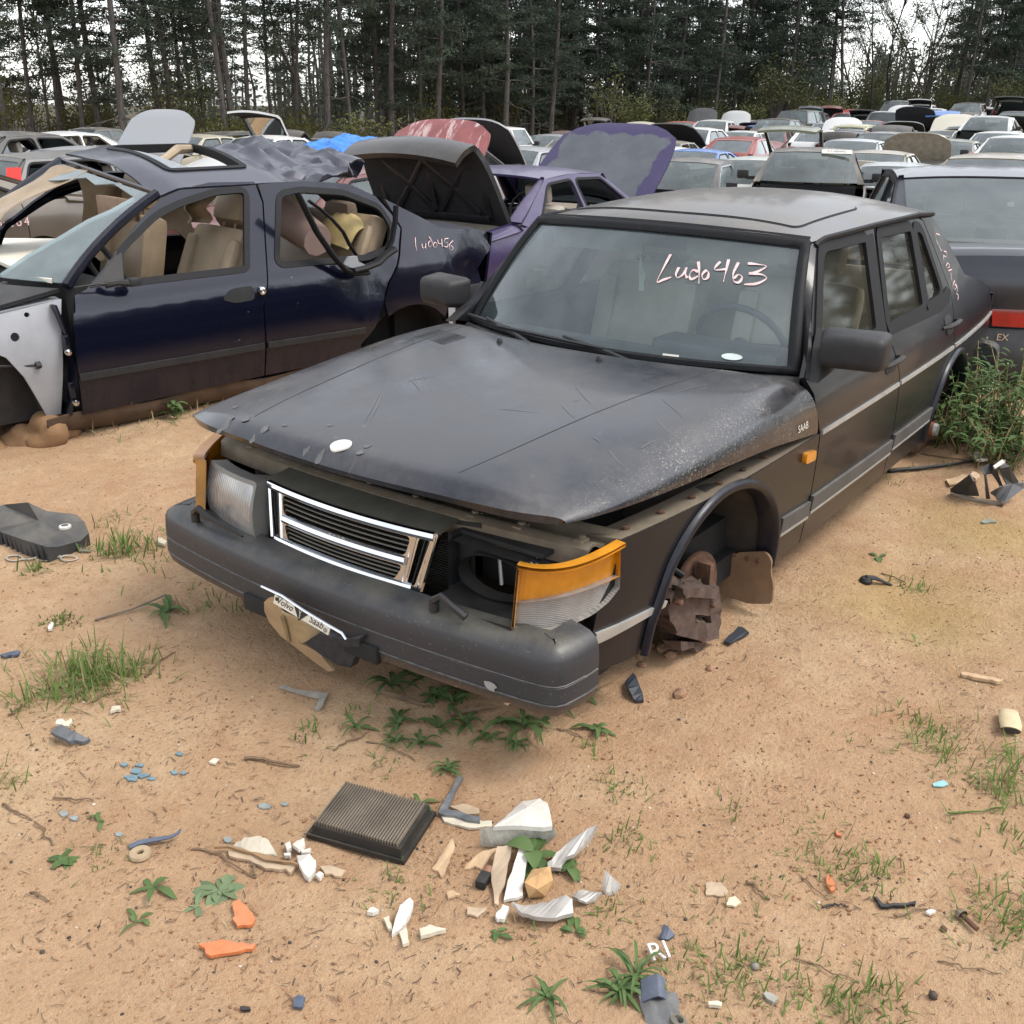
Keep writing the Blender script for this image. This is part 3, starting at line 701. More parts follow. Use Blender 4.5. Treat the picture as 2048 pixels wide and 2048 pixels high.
LUDO = [r6([(468, 212), (440, 265), (415, 318), (440, 310), (470, 300)]), r6([(500, 262), (488, 290), (497, 302), (520, 285), (530, 262), (526, 290), (533, 303)]),
        r6([(575, 240), (578, 275), (577, 325)]), r6([(574, 280), (555, 272), (541, 292), (548, 308), (574, 296)]), r6([(606, 272), (590, 290), (594, 308), (610, 303), (614, 283), (604, 271)]),
        r6([(660, 240), (640, 262), (642, 272), (688, 268)]), r6([(692, 232), (682, 275), (672, 318)]), r6([(730, 243), (710, 285), (712, 315), (732, 320), (744, 300), (730, 290), (712, 305)]),
        r6([(766, 247), (800, 250), (838, 258), (800, 280), (770, 285)]), r6([(770, 285), (820, 290), (838, 305), (800, 325), (752, 328)])]
OUT = lambda fn, d: fn
WSo = lambda v, tt: WS(v, .0 + tt) + Vector((-.004, 0, .0025))
marks('handwriting', LUDO, WSw, WSo, .011, (-.4, .6), saab, M_CHALK)
# oval inspection sticker and paper strip inside the glass
b = MB(); a0, b0 = inv(WSw, 1465, 715, -.7, .1)
b.add(([WS(a0 + .048*math.cos(i*.5236), b0 + .022*math.sin(i*.5236)) + Vector((-.006, 0, .004)) for i in range(12)], [tuple(range(12))][::-1])); b.build('windshield_sticker', plain('white_sticker', (.55, .62, .58), .5), saab, False)
b = MB(); a0, b0 = inv(WSw, 1343, 712, -.5, .08)
b.add(([WS(a0 + i, b0 + j) + Vector((-.006, 0, .004)) for i, j in ((-.04, -.006), (.04, -.006), (.04, .006), (-.04, .006))], [(0, 1, 2, 3)])); b.build('paper_strip', M_WHITEP, saab, False)
# hood: sits popped up at the nose
HEx = (.19, .268, .426, .719, 1.2, 1.56, 1.63); HEz = (.812, .806, .798, .786, .764, .724, .717)
def hoodS(u, v):
    a = abs(v); xf = .086 + .045*a**2 + .065*a**7; xr = 1.395 + .215*a**2.2; x = xf + (xr-xf)*u
    ye = spline(x, (.08, .19, .268, .426, .719, 1.2, 1.63), (.715, .735, .757, .785, .812, .835, .842))
    ze = spline(x, HEx, HEz); z0 = spline(x, (.08, .12, .2, .4, .8, 1.2, 1.45, 1.65), (.846, .866, .880, .900, .930, .945, .942, .935))
    q = a**(3.6 + 9.5*max(0, u)**1.4); w = (1 - q)**.50 if q < 1 else 0
    # rear edge drops into the cowl; faint ridge lines
    yc = .40 + .17*u; y = v*ye; z = ze + (z0 - ze)*w - .035*max(0, abs(y) - yc)*(1 - sstep(.6, .8, abs(y))) - .028*sstep(.93, 1.0, u)*(1-a**6)
    lip = 1 - sstep(0, .03, u); z -= .020*lip*(1 - a**8)
    return (x, y, z)
def vh(w): return math.copysign(1-max(0, 1-abs(w))**2.1, w)
t = NT('scuffed_navy_hood'); v = t.coord('Object')
f = t.math('MULTIPLY', t.math('ADD', t.math('MULTIPLY', t.noise(v, 2.1, 7, .66, .36, .66), .75), .10), t.upness(.25, .98))
f = t.math('ADD', f, t.math('MULTIPLY', t.math('MULTIPLY', t.noise(v, 1.25, 6, .6, .44, .60, .6), t.range(t.coord('Object') if False else t.noise(v, 11, 5, .7), .25, .7)), .42)); f = t.math('MULTIPLY', f, t.math('ADD', t.math('MULTIPLY', t.noise(v, 40, 5, .7, .25, .75), .5), .5))
c = t.mix(t.math('MULTIPLY', f, .40), (.006, .0075, .015), (.225, .205, .178))
v2 = t.coord('Object', scale=(9, 60, 1)); scr = t.math('MULTIPLY', t.noise(v2, 1.0, 2, .5, .70, .74), .25)
v3 = t.coord('Object', scale=(14, 11, 1)); bl = t.math('MULTIPLY', t.noise(v3, 1.3, 5, .7, .64, .70), .7)
sxn = t.node('ShaderNodeSeparateXYZ'); t.lk(v, sxn.inputs[0])
frontl = t.math('MULTIPLY', t.range(sxn.outputs[0], .75, .15), t.range(sxn.outputs[1], -.25, .35)); c = t.mix(t.math('MULTIPLY', bl, frontl), c, (.26, .25, .235)); c = t.mix(scr, c, (.16, .16, .16))
sidem = t.range(sxn.outputs[1], -.66, -.78); spk = t.math('MULTIPLY', t.math('MULTIPLY', t.noise(v, 150, 3, .8, .57, .63), t.noise(v, 6, 4, .6, .35, .6)), sidem)
c = t.mix(t.math('MULTIPLY', spk, .75), c, (.34, .31, .23))
t.set(Base_Color=c, Metallic=t.mixf(f, .3, 0), Roughness=t.mixf(f, .20, .72), Coat_Weight=t.mixf(f, .55, .05), Coat_Roughness=t.mixf(t.noise(v, 9, 5, .7, .3, .7), .05, .22)); M_HOOD = t.m
hood = part('hood', patch(lambda u, v: hoodS(u, vh(v)), 44, 56, .022, True, v=(-1, 1)), M_HOOD, saab, 45)
for s in (-1, 1):   # pressed ridge lines
    b = MB(); b.tube([Vector(hoodS(.06 + .88*i/20, s*(.40 + .17*(.06 + .88*i/20))/spline(.2 + 1.3*i/20, (.08, .719, 1.63), (.72, .812, .842)))) + Vector((0, 0, -.0015)) for i in range(21)], .0028, 5); b.build('hood_ridge', M_GASKET, hood)
hw = lambda a, b_: Vector(hoodS(a, b_)) - Vector((0, 0, SD))
a0, b0 = inv(hw, 682, 892, .1, 0)
b = MB(); b.add(([Vector(hoodS(a0 + .024*math.cos(i*math.pi/12), b0 + .042*math.sin(i*math.pi/12))) + Vector((0, 0, .005)) for i in range(24)] + [Vector(hoodS(a0 + .024*math.cos(i*math.pi/12), b0 + .042*math.sin(i*math.pi/12))) for i in range(24)],
    [tuple(range(23, -1, -1))] + [(i, (i+1) % 24, 24+(i+1) % 24, 24+i) for i in range(24)])); b.build('emblem_blank', M_WHITEP, hood, True, 20)
r8 = lambda pts: zz(380, 560, 1.4636, pts)
SCR = [r8([(555, 330), (520, 400), (470, 490)]), r8([(560, 335), (540, 390), (490, 480)]), r8([(915, 378), (1000, 386), (1035, 390)]), r8([(1130, 312), (1160, 350), (1205, 395)]), r8([(1090, 368), (1115, 395), (1140, 415)]), r8([(1385, 352), (1430, 390), (1470, 430)]), r8([(1370, 415), (1405, 450)]), r8([(1225, 500), (1262, 542)]), r8([(1320, 492), (1360, 470)]), r8([(1125, 355), (1142, 350)]), r8([(690, 285), (715, 330)]), r8([(650, 295), (680, 330)]), r8([(1510, 306), (1440, 325), (1380, 340)]), r8([(1180, 460), (1200, 475)]), r8([(640, 295), (720, 280)])]
hso = lambda a, b_: Vector(hoodS(a, b_)) + Vector((0, 0, .0012))
SC_ = marks('paint_scratch', SCR, hw, hso, .0034, (.5, -.1), hood, plain('scratch_grey', (.11, .11, .115), .6)); SC_['kind'] = 'stuff'
BLB = [(455, 845, .020), (492, 838, .016), (470, 815, .012), (530, 857, .014), (612, 905, .012), (640, 915, .014), (570, 850, .010), (440, 862, .012), (720, 905, .012), (735, 893, .011), (660, 850, .009), (505, 880, .010)]
b = MB()
for (px, py, r_) in BLB:
    a0, b0 = inv(hw, px, py, .2, .3); m = 18; ph_ = RND.uniform(0, 6)
    b.add(([hso(a0 + r_*(.8 + .22*math.sin(2*i*6.283/m + ph_) + .1*math.sin(5*i*6.283/m + ph_))*math.cos(i*6.283/m), b0 + r_*1.5*(.8 + .25*math.sin(3*i*6.283/m + ph_))*math.sin(i*6.283/m)) for i in range(m)], [tuple(range(m-1, -1, -1))]))
b.build('bird_dropping_stain', plain('pale_stain', (.10, .10, .10), .8), hood, False)['kind'] = 'stuff'
# vent grille and washer nozzles
b = MB()
for i in range(9):
    for j in range(1):
        u0 = .735 + .012*i
        b.add(([Vector(hoodS(u0, .50)) + Vector((0, 0, .003)), Vector(hoodS(u0 + .006, .50)) + Vector((0, 0, .003)), Vector(hoodS(u0 + .006, .73)) + Vector((0, 0, .003)), Vector(hoodS(u0, .73)) + Vector((0, 0, .003))], [(0, 1, 2, 3)]))
b.build('hood_vent', M_INK, hood, False)
for yv in (.32, -.21):
    b = MB(); p = Vector(hoodS(.865, yv)); b.lathe([(.0, .016), (.006, .016), (.011, .008), (.012, 0)], p, (0, 0, 1), 10); b.build('washer_nozzle', M_BLACK, hood)
# maker's lettering on the hood side and on the grille
tv, tf = text2d('SAAB', .036); hs_ = lambda x, z: (1.47 - x*-1.0, -(ys(1.47 + x, .78) + .004), .762 + z)
b = MB(); b.add(([(1.47 + x, -(spline(1.47 + x, (1.2, 1.63), (.835, .842))*1.0 - (z)*.12 + .0025), .762 + z) for x, z in tv], tf)); b.build('badge_lettering', M_WHITEP, hood, False)
# wipers
M_WIP = plain('wiper_black', (.014, .014, .015), .45)
for pts, bl in (([(1.372, .18, .898), (1.43, .33, .93), (1.53, .56, .955)], [(1.47, .40, .945), (1.585, .70, .945)]), ([(1.365, -.30, .90), (1.40, -.12, .93), (1.44, .12, .955)], [(1.405, -.08, .942), (1.455, .45, .948)])):
    b = MB(); b.tube(pts, [.013, .009, .006], 6); b.tube(bl, .007, 5); b.lathe([(.022, -.02), (.022, .012), (.0, .018)], pts[0], (0, 0, 1), 10); b.build('wiper_arm', M_WIP, saab)
# mirrors
for s in (-1, 1):
    b = MB(); m = Matrix.Translation((1.672, s*.908, 1.008)) @ Matrix.Scale(1.07, 4) @ Matrix.Rotation(s*rad(-12), 4, 'Z')
    bm = bmesh.new(); bmesh.ops.create_cube(bm, size=1)
    for v_ in bm.verts:
        k = 1 if v_.co.x > 0 else .62
        v_.co = Vector((v_.co.x*.125, v_.co.y*.225*(1 if v_.co.x > 0 else .86), v_.co.z*.128*(1 if v_.co.x > 0 else .80)))
    bmesh.ops.bevel(bm, geom=bm.edges[:], offset=.026, segments=4, affect='EDGES', profile=.5); bm.verts.ensure_lookup_table()
    b.add(([v_.co.copy() for v_ in bm.verts], [tuple(q.index for q in f.verts) for f in bm.faces]), 0, m); bm.free()
    b.build('side_mirror', M_BLACK, saab, True, 30)
    b = MB(); b.add(([(1.585, s*.795, .90), (1.80, s*.786, .93), (1.80, s*.76, 1.0), (1.745, s*.745, 1.055), (1.70, s*.755, 1.0), (1.585, s*.83, .90), (1.80, s*.84, .94), (1.80, s*.83, 1.0), (1.745, s*.765, 1.055), (1.70, s*.80, .98)],
        [(0, 1, 2, 3, 4), (9, 8, 7, 6, 5), (0, 5, 6, 1), (1, 6, 7, 2), (2, 7, 8, 3), (3, 8, 9, 4), (4, 9, 5, 0)])); b.build('mirror_bracket', M_BLACK, saab)
# vertical writing on the rear pillar
r3 = lambda pts: zz(1600, 400, 3.864, pts)
PIL = [r3([(1072, 268), (1045, 262), (1046, 300), (1062, 345)]), r3([(1070, 352), (1085, 392), (1095, 375)]), r3([(1105, 395), (1128, 405), (1122, 440), (1104, 430), (1104, 462)]), r3([(1135, 485), (1122, 510), (1138, 525), (1150, 505), (1136, 484)]), r3([(1140, 545), (1168, 535)]), r3([(1160, 560), (1165, 610), (1180, 648)]), r3([(1190, 620), (1175, 660), (1190, 690), (1205, 665), (1185, 655)]), r3([(1195, 640), (1212, 690), (1200, 720), (1217, 735), (1212, 772)])]
sdw = lambda x, z: (x, -(ys(x, z) + .0), z - SD); sdl = lambda x, z: (x, -(ys(x, z) + .004), z)
marks('handwriting', PIL, sdw, sdl, .006, (3.6, 1.0), saab, M_CHALK)
# trunk lid, rear glass, rear bumper and lamps
def deckS(u, v):
    x = 3.86 + u*.60; yw = ys(x, .93)*.965; a = abs(v); ze = spline(x, (3.85, 3.95, 4.18, 4.36, 4.46), (.985, .968, .925, .868, .80)); return (x + .03*(1-a*a)*u, v*yw, ze + .025*(1-a**2.5))
part('trunk_lid', patch(deckS, 10, 14, .02, v=(-1, 1)), M_SAAB, saab)
def RW(u, v): 
    a = Vector((3.50 + .05*(1-v*v), .60*v, 1.300 + .03*(1-v*v))); b = Vector((3.84 + .06*(1-v*v), .70*v, .992)); return a.lerp(b, u)
part('rear_window', patch(RW, 6, 12, 0, v=(-.95, .95)), M_GLASSD, saab)
part('rear_panel', patch(lambda u, v: (4.46 + .05*(1-v*v) - .02*u, v*(.735 + .0*u), .82 - .45*u), 5, 12, .02, v=(-1, 1)), M_SAAB, saab)
BUMP = [(-.10, .115), (-.02, .105), (.0, .075), (.003, -.02), (-.006, -.035), (-.002, -.05), (-.02, -.115), (-.10, -.13)]
def bumper(name, path, zc, mat, parent, prof, flip=False):
    V = []; F = []; n = len(path); m = len(prof)
    for i in range(n):
        a = Vector(path[max(0, i-1)]); c_ = Vector(path[min(n-1, i+1)]); tdir = (c_-a).normalized(); nrm = Vector((-tdir.y, tdir.x))
        for d, h_ in prof: V.append((path[i][0] + nrm.x*d, path[i][1] + nrm.y*d, zc + h_))
    for i in range(n-1):
        for j in range(m-1): q = (i*m+j, i*m+j+1, (i+1)*m+j+1, (i+1)*m+j); F.append(q[::-1] if flip else q)
    F += [tuple(range(m))[::-1], tuple(range((n-1)*m, n*m))]
    return part(name, (V, F), mat, parent, 32)
def bpath(n=64):
    out = []
    for i in range(n+1):
        w = -1 + 2*i/n; a = abs(w); w = math.copysign(1-(1-a)**1.6, w) if a < 1 else w; a = abs(w)
        if a < .86: y = .80*a/.86*.915; x = .012 + .055*(y/.75)**2
        else:
            q = (a-.86)/.14; ang = q*math.pi/2; y = .732 + .092*math.sin(ang); x = .067 + .055*(1-math.cos(ang))*1.3 + .10*max(0, q-.6)/.4
        out.append((x, -y if w < 0 else y))
    return out
BPR = [(-.10, .104), (-.09, .112), (-.06, .108), (-.03, .100), (-.010, .086), (-.001, .066), (.002, .03), (.002, .004), (-.003, .0), (.002, -.004), (.004, -.048), (-.002, -.053), (.002, -.058), (-.006, -.084), (-.025, -.100), (-.06, -.108), (-.10, -.112)]
t = NT('muddy_bumper_rubber'); v = t.coord('Object'); sxn = t.node('ShaderNodeSeparateXYZ'); t.lk(v, sxn.inputs[0])
low = t.range(sxn.outputs[2], .362, .315); n1 = t.noise(v, 60, 5, .75, .3, .7); n2 = t.noise(v, 6, 5, .6, .35, .7)
mud = t.math('MULTIPLY', low, t.math('ADD', t.math('MULTIPLY', n1, .6), .25)); up = t.math('MULTIPLY', t.upness(.3, .95), t.math('MULTIPLY', n2, .5))
c = t.mix(up, (.026, .027, .031), (.20, .18, .13)); c = t.mix(mud, c, (.20, .125, .07)); c = t.mix(t.math('MULTIPLY', t.noise(v, 120, 2, .5, .68, .72), .25), c, (.3, .28, .24))
t.set(Base_Color=c, Roughness=t.mixf(mud, .46, .9)); t.bump(t.noise(v, 55, 4, .6), .12, .004); M_BUMP = t.m
bp = bumper('front_bumper', bpath(), .412, M_BUMP, saab, BPR)
for zo, do in ((.002, .001), (-.053, .002)):
    pth = bpath(); q_ = []
    for i in range(3, len(pth)-3):
        a_ = Vector(pth[i-1]); c_ = Vector(pth[i+1]); td = (c_-a_).normalized(); q_.append((pth[i][0] - td.y*do, pth[i][1] + td.x*do, .412 + zo))
    b = MB(); b.tube(q_, .0022, 5); b.build('bumper_crease_line', plain('pale_crease_line', (.11, .11, .11), .6, 0, .6, 30), bp)  # thin pale grey lines laid along the two bumper creases
for k_, (yy_, zz_, w_) in enumerate(((-.62, .372, .03), (-.50, .335, .018), (-.66, .33, .016))):
    b = MB(); xx_ = .012 + .055*(yy_/.75)**2 - .006; b.add(([(xx_ + (0 if k_ == 0 else .012), yy_ + w_*math.cos(i*.7)*(.7 + .3*math.sin(i*2.3)), zz_ + w_*.45*math.sin(i*.7)) for i in range(9)], [tuple(range(9))])); b.build('scuff_mark', plain('pale_scuff', (.26, .25, .24), .7) if k_ == 0 else plain('mud_splat', (.36, .23, .13), .9), bp, False)
for y0, y1 in ((.14, .31), (-.25, -.12)):
    b = MB(); b.box((.004, y0, .318), (.024, y1, .372), bev=.003); b.build('recess_shade', M_DARK, bp)  # solid dark blocks: the shade of the plate recesses put into colour
bumper('rear_bumper', [(4.62 - x, y) for x, y in bpath()][::-1], .44, M_RUBBER, saab, BPR)
# crossmember, radiator, engine bay
b = MB()
b.add(patch(lambda u, v: (.30 + .16*u - .06*(1-v*v), v*.74, .700 + .012*math.sin(u*9) + .008*(1-v*v)), 8, 24, .01, v=(-1, 1)))
b.add(patch(lambda u, v: (.30 - .06*(1-v*v) - .006*u, v*.74, .700 - .05*u + .008*(1-v*v)), 3, 24, .006, v=(-1, 1), flip=True)); b.build('radiator_crossmember', M_CROSS, saab)
for y in (-.70, -.52, -.37, -.16, .02, .22, .40, .58):
    b = MB(); b.box((.252 + .06*(y/.74)**2, y-.016, .665), (.30 + .05*(y/.74)**2, y+.016, .716), bev=.004); b.lathe([(.010, 0), (.010, .006), (0, .007)], (.28 + .06*(y/.74)**2, y, .716), (0, 0, 1), 8); b.build('mounting_clip', M_CROSS, saab)
b = MB(); b.tube([(.245, .10, .69), (.235, 0, .672), (.235, -.14, .668), (.25, -.30, .69), (.26, -.42, .70)], .008, 6); b.build('release_cable', M_BLACK, saab)
b = MB(); b.box((.265, -.385, .38), (.275, .53, .66))
for i in range(34):
    z_ = .39 + i*.008
    b.box((.258, -.38, z_), (.264, .52, z_ + .003))
b.build('radiator', plain('radiator_black', (.03, .027, .023), .7), saab)
b = MB(); b.box((.42, -.66, .27), (1.48, .66, .45)); b.box((.50, -.30, .45), (1.30, .30, .66), bev=.03); b.box((.45, .35, .45), (.85, .62, .68), bev=.02); b.box((.55, -.62, .45), (.80, -.38, .64), bev=.03)
b.tube([(.5, -.2, .66), (.62, -.45, .70), (.85, -.55, .68), (1.1, -.5, .70)], .03, 8); b.tube([(.42, .3, .68), (.7, .1, .72), (1.0, .2, .70)], .025, 8); b.build('engine_bay', M_DARK, saab)
for s in (-1, 1):
    part('fender_rail', patch(lambda u, v: (.39 + 1.23*u, s*(ys(.39 + 1.23*u, .71) - .005 - .10*v), .713 - .012*v), 16, 3, .02, flip=(s > 0)), M_CROSS, saab)
    b = MB()
    for i in range(6):
        x_ = .47 + i*.16; b.lathe([(.011, 0), (.011, .007), (0, .008)], (x_, s*(ys(x_, .71) - .045), .710), (0, 0, 1), 8)
    b.build('fender_bolt', M_RUST, saab)['kind'] = 'stuff'
# grille
def grS(y, z): return (.132 - (.683-z)*.17 + .028*(y/.34)**2, y, z)
o1 = roundpoly([(-.262, .664), (.262, .664), (.248, .606), (-.248, .606)], .018); o2 = roundpoly([(-.244, .578), (.244, .578), (.218, .530), (-.218, .530)], .018)
sl = [roundpoly([(s*.325, .668), (s*.289, .668), (s*.262, .528), (s*.288, .528)], .012) for s in (-1, 1)]
gr_ = part('grille', sheet(roundpoly([(-.348, .688), (.348, .688), (.302, .512), (-.302, .512)], .008), grS, [o1, o2] + sl, .03, .022, flip=True), M_CHROME, saab)
for z_, w_ in ((.677, .335), (.592, .25), (.520, .28)):
    b = MB(); b.tube([Vector(grS(-w_ + 2*w_*i/16, z_)) + Vector((.006, 0, 0)) for i in range(17)], .0155, 8, flat=1.0); b.build('chrome_bar', M_CHROME, gr_)
for s in (-1, 1):
    for ya, yb_ in ((.335, .302), (.276, .250)):
        b = MB(); b.tube([Vector(grS(s*(ya + (yb_-ya)*i/6), .680 - .162*i/6)) + Vector((.006, 0, 0)) for i in range(7)], .010, 8); b.build('chrome_bar', M_CHROME, gr_)
for z0, z1, w0, w1 in ((.606, .664, .25, .262), (.530, .578, .22, .245)):
    for k in range(4):
        zz_ = z0 + (z1-z0)*(k + .55)/4; w = w0 + (w1-w0)*(k+.5)/4
        b = MB(); b.add(patch(lambda u, v: Vector(grS(v*w*1.02, zz_)) + Vector((.010 + .03*u, 0, .006 - .012*u)), 1, 12, .004, True, v=(-1, 1))); b.build('slat', plain('dusty_grille_slat', (.10, .092, .075), .75), gr_)
for s in (-1, 1):
    for k in range(3):
        b = MB(); b.add(patch(lambda u, v: Vector(grS(s*(.317 - .030*u) - s*.012*(k-1), .667 - .137*u)) + Vector((.008 + .02*v, 0, 0)), 8, 1, .003, True)); b.build('slat', M_BLACK, gr_)
b = MB(); b.add(patch(lambda u, v: Vector(grS(v*.345, .688)) + Vector((.002 + .115*u, 0, .004 + .016*u)), 3, 16, .01, v=(-1, 1))); b.build('grille_top_panel', plain('dusty_olive_plastic', (.085, .078, .060), .8, 0, .3, 12, .1), gr_)
tv, tf = text2d('SAAB', .030); b = MB(); b.add(([Vector(grS(-x, .588 + z)) + Vector((-.004, 0, 0)) for x, z in tv], tf)); b.build('badge_lettering', plain('worn_grey_letters', (.35, .35, .34), .5), gr_, False)
# headlamp still fitted (its right side)
def hlS(y, z):
    a = (y-.35)/.30; return (.124 - (.683-z)*.14 + .055*a*a + .01*a - .018*math.sin(max(0, min(1, (z-.5)/.18))*math.pi), y, z)
hl = part('headlamp', sheet(roundpoly([(.352, .684), (.648, .676), (.640, .498), (.345, .505)], .014), hlS, sp=.03, thick=.10, flip=True), M_LENSG, saab, 50)
part('headlamp_rim', sheet(roundpoly([(.350, .690), (.652, .682), (.644, .494), (.338, .498)], .012), lambda y, z: Vector(hlS(y, z)) + Vector((-.002, 0, 0)), [roundpoly([(.360, .676), (.640, .668), (.634, .506), (.352, .512)], .012)], .04, .05, flip=True), plain('grey_lamp_rim', (.16, .16, .15), .5, 0, .2, 9, 0, .3), hl)
# corner lamps, amber over clear
def cl_plan(q, s): 
    a = Vector((.155, s*.632)); c_ = Vector((.198, s*.735)); d = Vector((.374, s*.778)); p = a*(1-q)**2 + c_*2*q*(1-q) + d*q*q; return p
for s in (-1, 1):
    top = lambda q: .684 + .026*max(0, q)**1.5 - .012*math.sin(q*math.pi); bot = lambda q: interp(q, (0, .25, .5, .75, .9, 1), (.520, .510, .514, .532, .555, .585)); mid_ = lambda q: .586 + .032*q
    def cs(zf0, zf1, o=0):
        def fn(u, v):
            p = cl_plan(u, s); z0, z1 = zf0(u), zf1(u); z_ = z0 + (z1-z0)*v; lean = (.684-z_)*.16
            return (p.x - lean*.9*(1-u) - o*(1-u), p.y + s*lean*.25*u + s*o*u, z_)
        return fn
    lm = part('corner_lamp', patch(cs(mid_, top), 18, 6, .02, flip=(s < 0)), M_AMBER, saab)
    part('clear_lens', patch(cs(bot, mid_), 18, 6, .02, flip=(s < 0)), M_CLEARL, lm)
    part('lamp_rim', patch(cs(lambda q: top(q) - .002, lambda q: top(q) + .008, .003), 18, 2, .035, flip=(s < 0)), M_ORANGEL, lm)
    part('lamp_rim', patch(lambda u, v: cs(bot, lambda q: top(q)+.008, .003)(.022*u - .012, v), 2, 8, .03, flip=(s < 0)), plain('pale_orange_rim', (.50, .26, .08), .4), lm)
# empty headlamp bucket on its left side
bk = part('headlamp_bucket', sheet(roundpoly([(-.362, .672), (-.655, .655), (-.640, .515), (-.360, .515)], .02), lambda y, z: (.235 + .03*((y+.36)/.3)**2, y, z), [arc(-.505, .592, .112, .062, 0, 340, 17)], .03, .05, flip=False), M_BLACK, saab)
b = MB(); b.box((.10, -.640, .508), (.24, -.362, .520)); b.box((.20, -.362, .508), (.30, -.350, .680)); b.box((.235, -.645, .672), (.30, -.36, .684)); b.box((.34, -.64, .50), (.35, -.36, .69)); b.build('bucket_frame', M_BLACK, bk)
b = MB(); b.box((.275, -.60, .537), (.325, -.565, .568), bev=.006); b.tube([(.30, -.58, .565), (.30, -.57, .60), (.33, -.56, .62)], .004, 5); b.build('bulb_connector', M_WHITEP, bk)
b = MB(); b.lathe([(0, -.016), (.010, -.012), (.012, 0), (.016, .004), (.016, .02)], (.205, -.622, .652), (1, 0, 0), 12); b.build('adjuster_ball', M_CHROME, bk)
b = MB(); b.tube([(.30, -.43, .66), (.29, -.46, .60), (.28, -.475, .53)], .006, 6); b.build('adjuster_rod', M_BRIGHT, bk)
# headlamp wipers
for s in (1, -1):
    b = MB(); b.tube([(.065, s*.60 if s > 0 else -.41, .545), (.058, s*.565 if s > 0 else -.445, .572), (.055, s*.52 if s > 0 else -.485, .556), (.06, s*.36 if s > 0 else -.525, .528 if s > 0 else .535)], [.012, .011, .010, .004 if s > 0 else .012], 6); b.lathe([(.014, -.02), (.014, .01), (0, .012)], (.068, s*.60 if s > 0 else -.41, .535), (0, 0, 1), 10); b.build('headlamp_wiper', M_WIP, saab)
# bent plate frame with slogan plate, tan air-dam shard below
M_SHARD = plain('tan_muddy_plastic', (.36, .25, .14), .75, 0, .3, 9, .1)
fb = thing('plate_frame', 'bent chrome licence-plate frame with "Volvo vs Saab" plate hanging from the bumper', 'plate frame')
def onplane(px, py, xx): q = onx(px, py, xx); return q
r9 = lambda pts: zz(500, 1130, 6.44, pts)
def quadpx(pts, x0, dx=0): return [onx(px, py, x0 + dx*i) for i, (px, py) in enumerate(pts)]
P0, P1 = onx(*r9([(160, 275)])[0], -.035), onx(*r9([(1235, 940)])[0], -.05)
fr = MB(); pts_ = [onx(*q, -.035 - .015*i/4) for i, q in enumerate(r9([(150, 275), (420, 400), (700, 590), (1000, 770), (1190, 880), (1240, 960)]))]
fr.tube(pts_, [.004, .0048, .0048, .0048, .0048, .004], 8); fr.build('chrome_frame', M_CHROME, fb)
def plate(u, v):
    a = onx(*r9([(320, 378)])[0], -.040); b_ = onx(*r9([(1035, 800)])[0], -.050); c_ = onx(*r9([(300, 490)])[0], -.044); d_ = onx(*r9([(1005, 905)])[0], -.054)
    return (a.lerp(b_, u)).lerp(c_.lerp(d_, u), v)
part('slogan_plate', patch(plate, 6, 2, .003, True, flip=True), plain('cream_plate', (.66, .62, .52), .5, 0, .1, 20, 0, .2), fb)
pu = (plate(1, .5) - plate(0, .5)); pv = (plate(.5, 1) - plate(.5, 0)); pn = pu.cross(pv).normalized()
if pn.dot(CAM - plate(.5, .5)) < 0: pn = -pn
b = MB()
for txt, u0, sz, sh in (('Volvo', .20, .030, .25), ('Saab', .77, .032, .25)):
    tv, tf = text2d(txt, 1.0, sh); w = pu.length
    b.add(([plate(u0 + x*sz/w, .72 - z*sz/pv.length) + pn*.0015 for x, z in tv], tf))
b.build('slogan_lettering', M_INK, fb, False)
b = MB(); b.add(([plate(.37, .03) + pn*.002, plate(.62, .03) + pn*.002, plate(.49, 1.25) + pn*.002, plate(.37, .03) - pn*.001, plate(.62, .03) - pn*.001, plate(.49, 1.25) - pn*.001], [(0, 2, 1), (3, 4, 5), (0, 1, 4, 3), (1, 2, 5, 4), (2, 0, 3, 5)])); b.build('shield_badge', M_INK, fb, False)
b = MB(); tv, tf = text2d('V', .022); b.add(([plate(.49 + x/pu.length, .48 - z/pv.length) + pn*.0035 for x, z in tv], tf)); tv, tf = text2d('S', .018, .2); b.add(([plate(.49 + x/pu.length, .92 - z/pv.length) + pn*.0035 for x, z in tv], tf)); b.build('shield_lettering', M_WHITEP, fb, False)
b = MB(); b.lathe([(.006, 0), (.006, .002), (0, .003)], plate(.05, .35), pn, 10); b.build('screw', M_INK, fb); b = MB(); b.lathe([(.007, 0), (.007, .003), (0, .004)], plate(.94, .6), pn, 10); b.build('screw', plain('grey_screw', (.25, .25, .24), .5, .5), fb)
sh_ = thing('air_dam_shard', 'broken tan plastic panel wedged under the bumper behind the slogan plate', 'plastic shard')
def onpl(px, py, x0): q = onx(px, py, x0); return q
def shard(name, pts, x0, x1, mat, parent, th=.008, up=0):
    pts = r9(pts); n = len(pts); zs = [p[1] for p in pts]; z0, z1 = min(zs), max(zs)
    V = [onx(px, py, x0 + (x1-x0)*(py-z0)/(z1-z0)) + Vector((0, 0, up)) for px, py in pts]; V2 = [v_ + Vector((th, 0, 0)) for v_ in V]
    F = [tuple(range(n)), tuple(range(2*n-1, n-1, -1))] + [(i, n+i, n+(i+1) % n, (i+1) % n) for i in range(n)]
    return part(name, (V + V2, [f[::-1] for f in F]), mat, parent, 30)
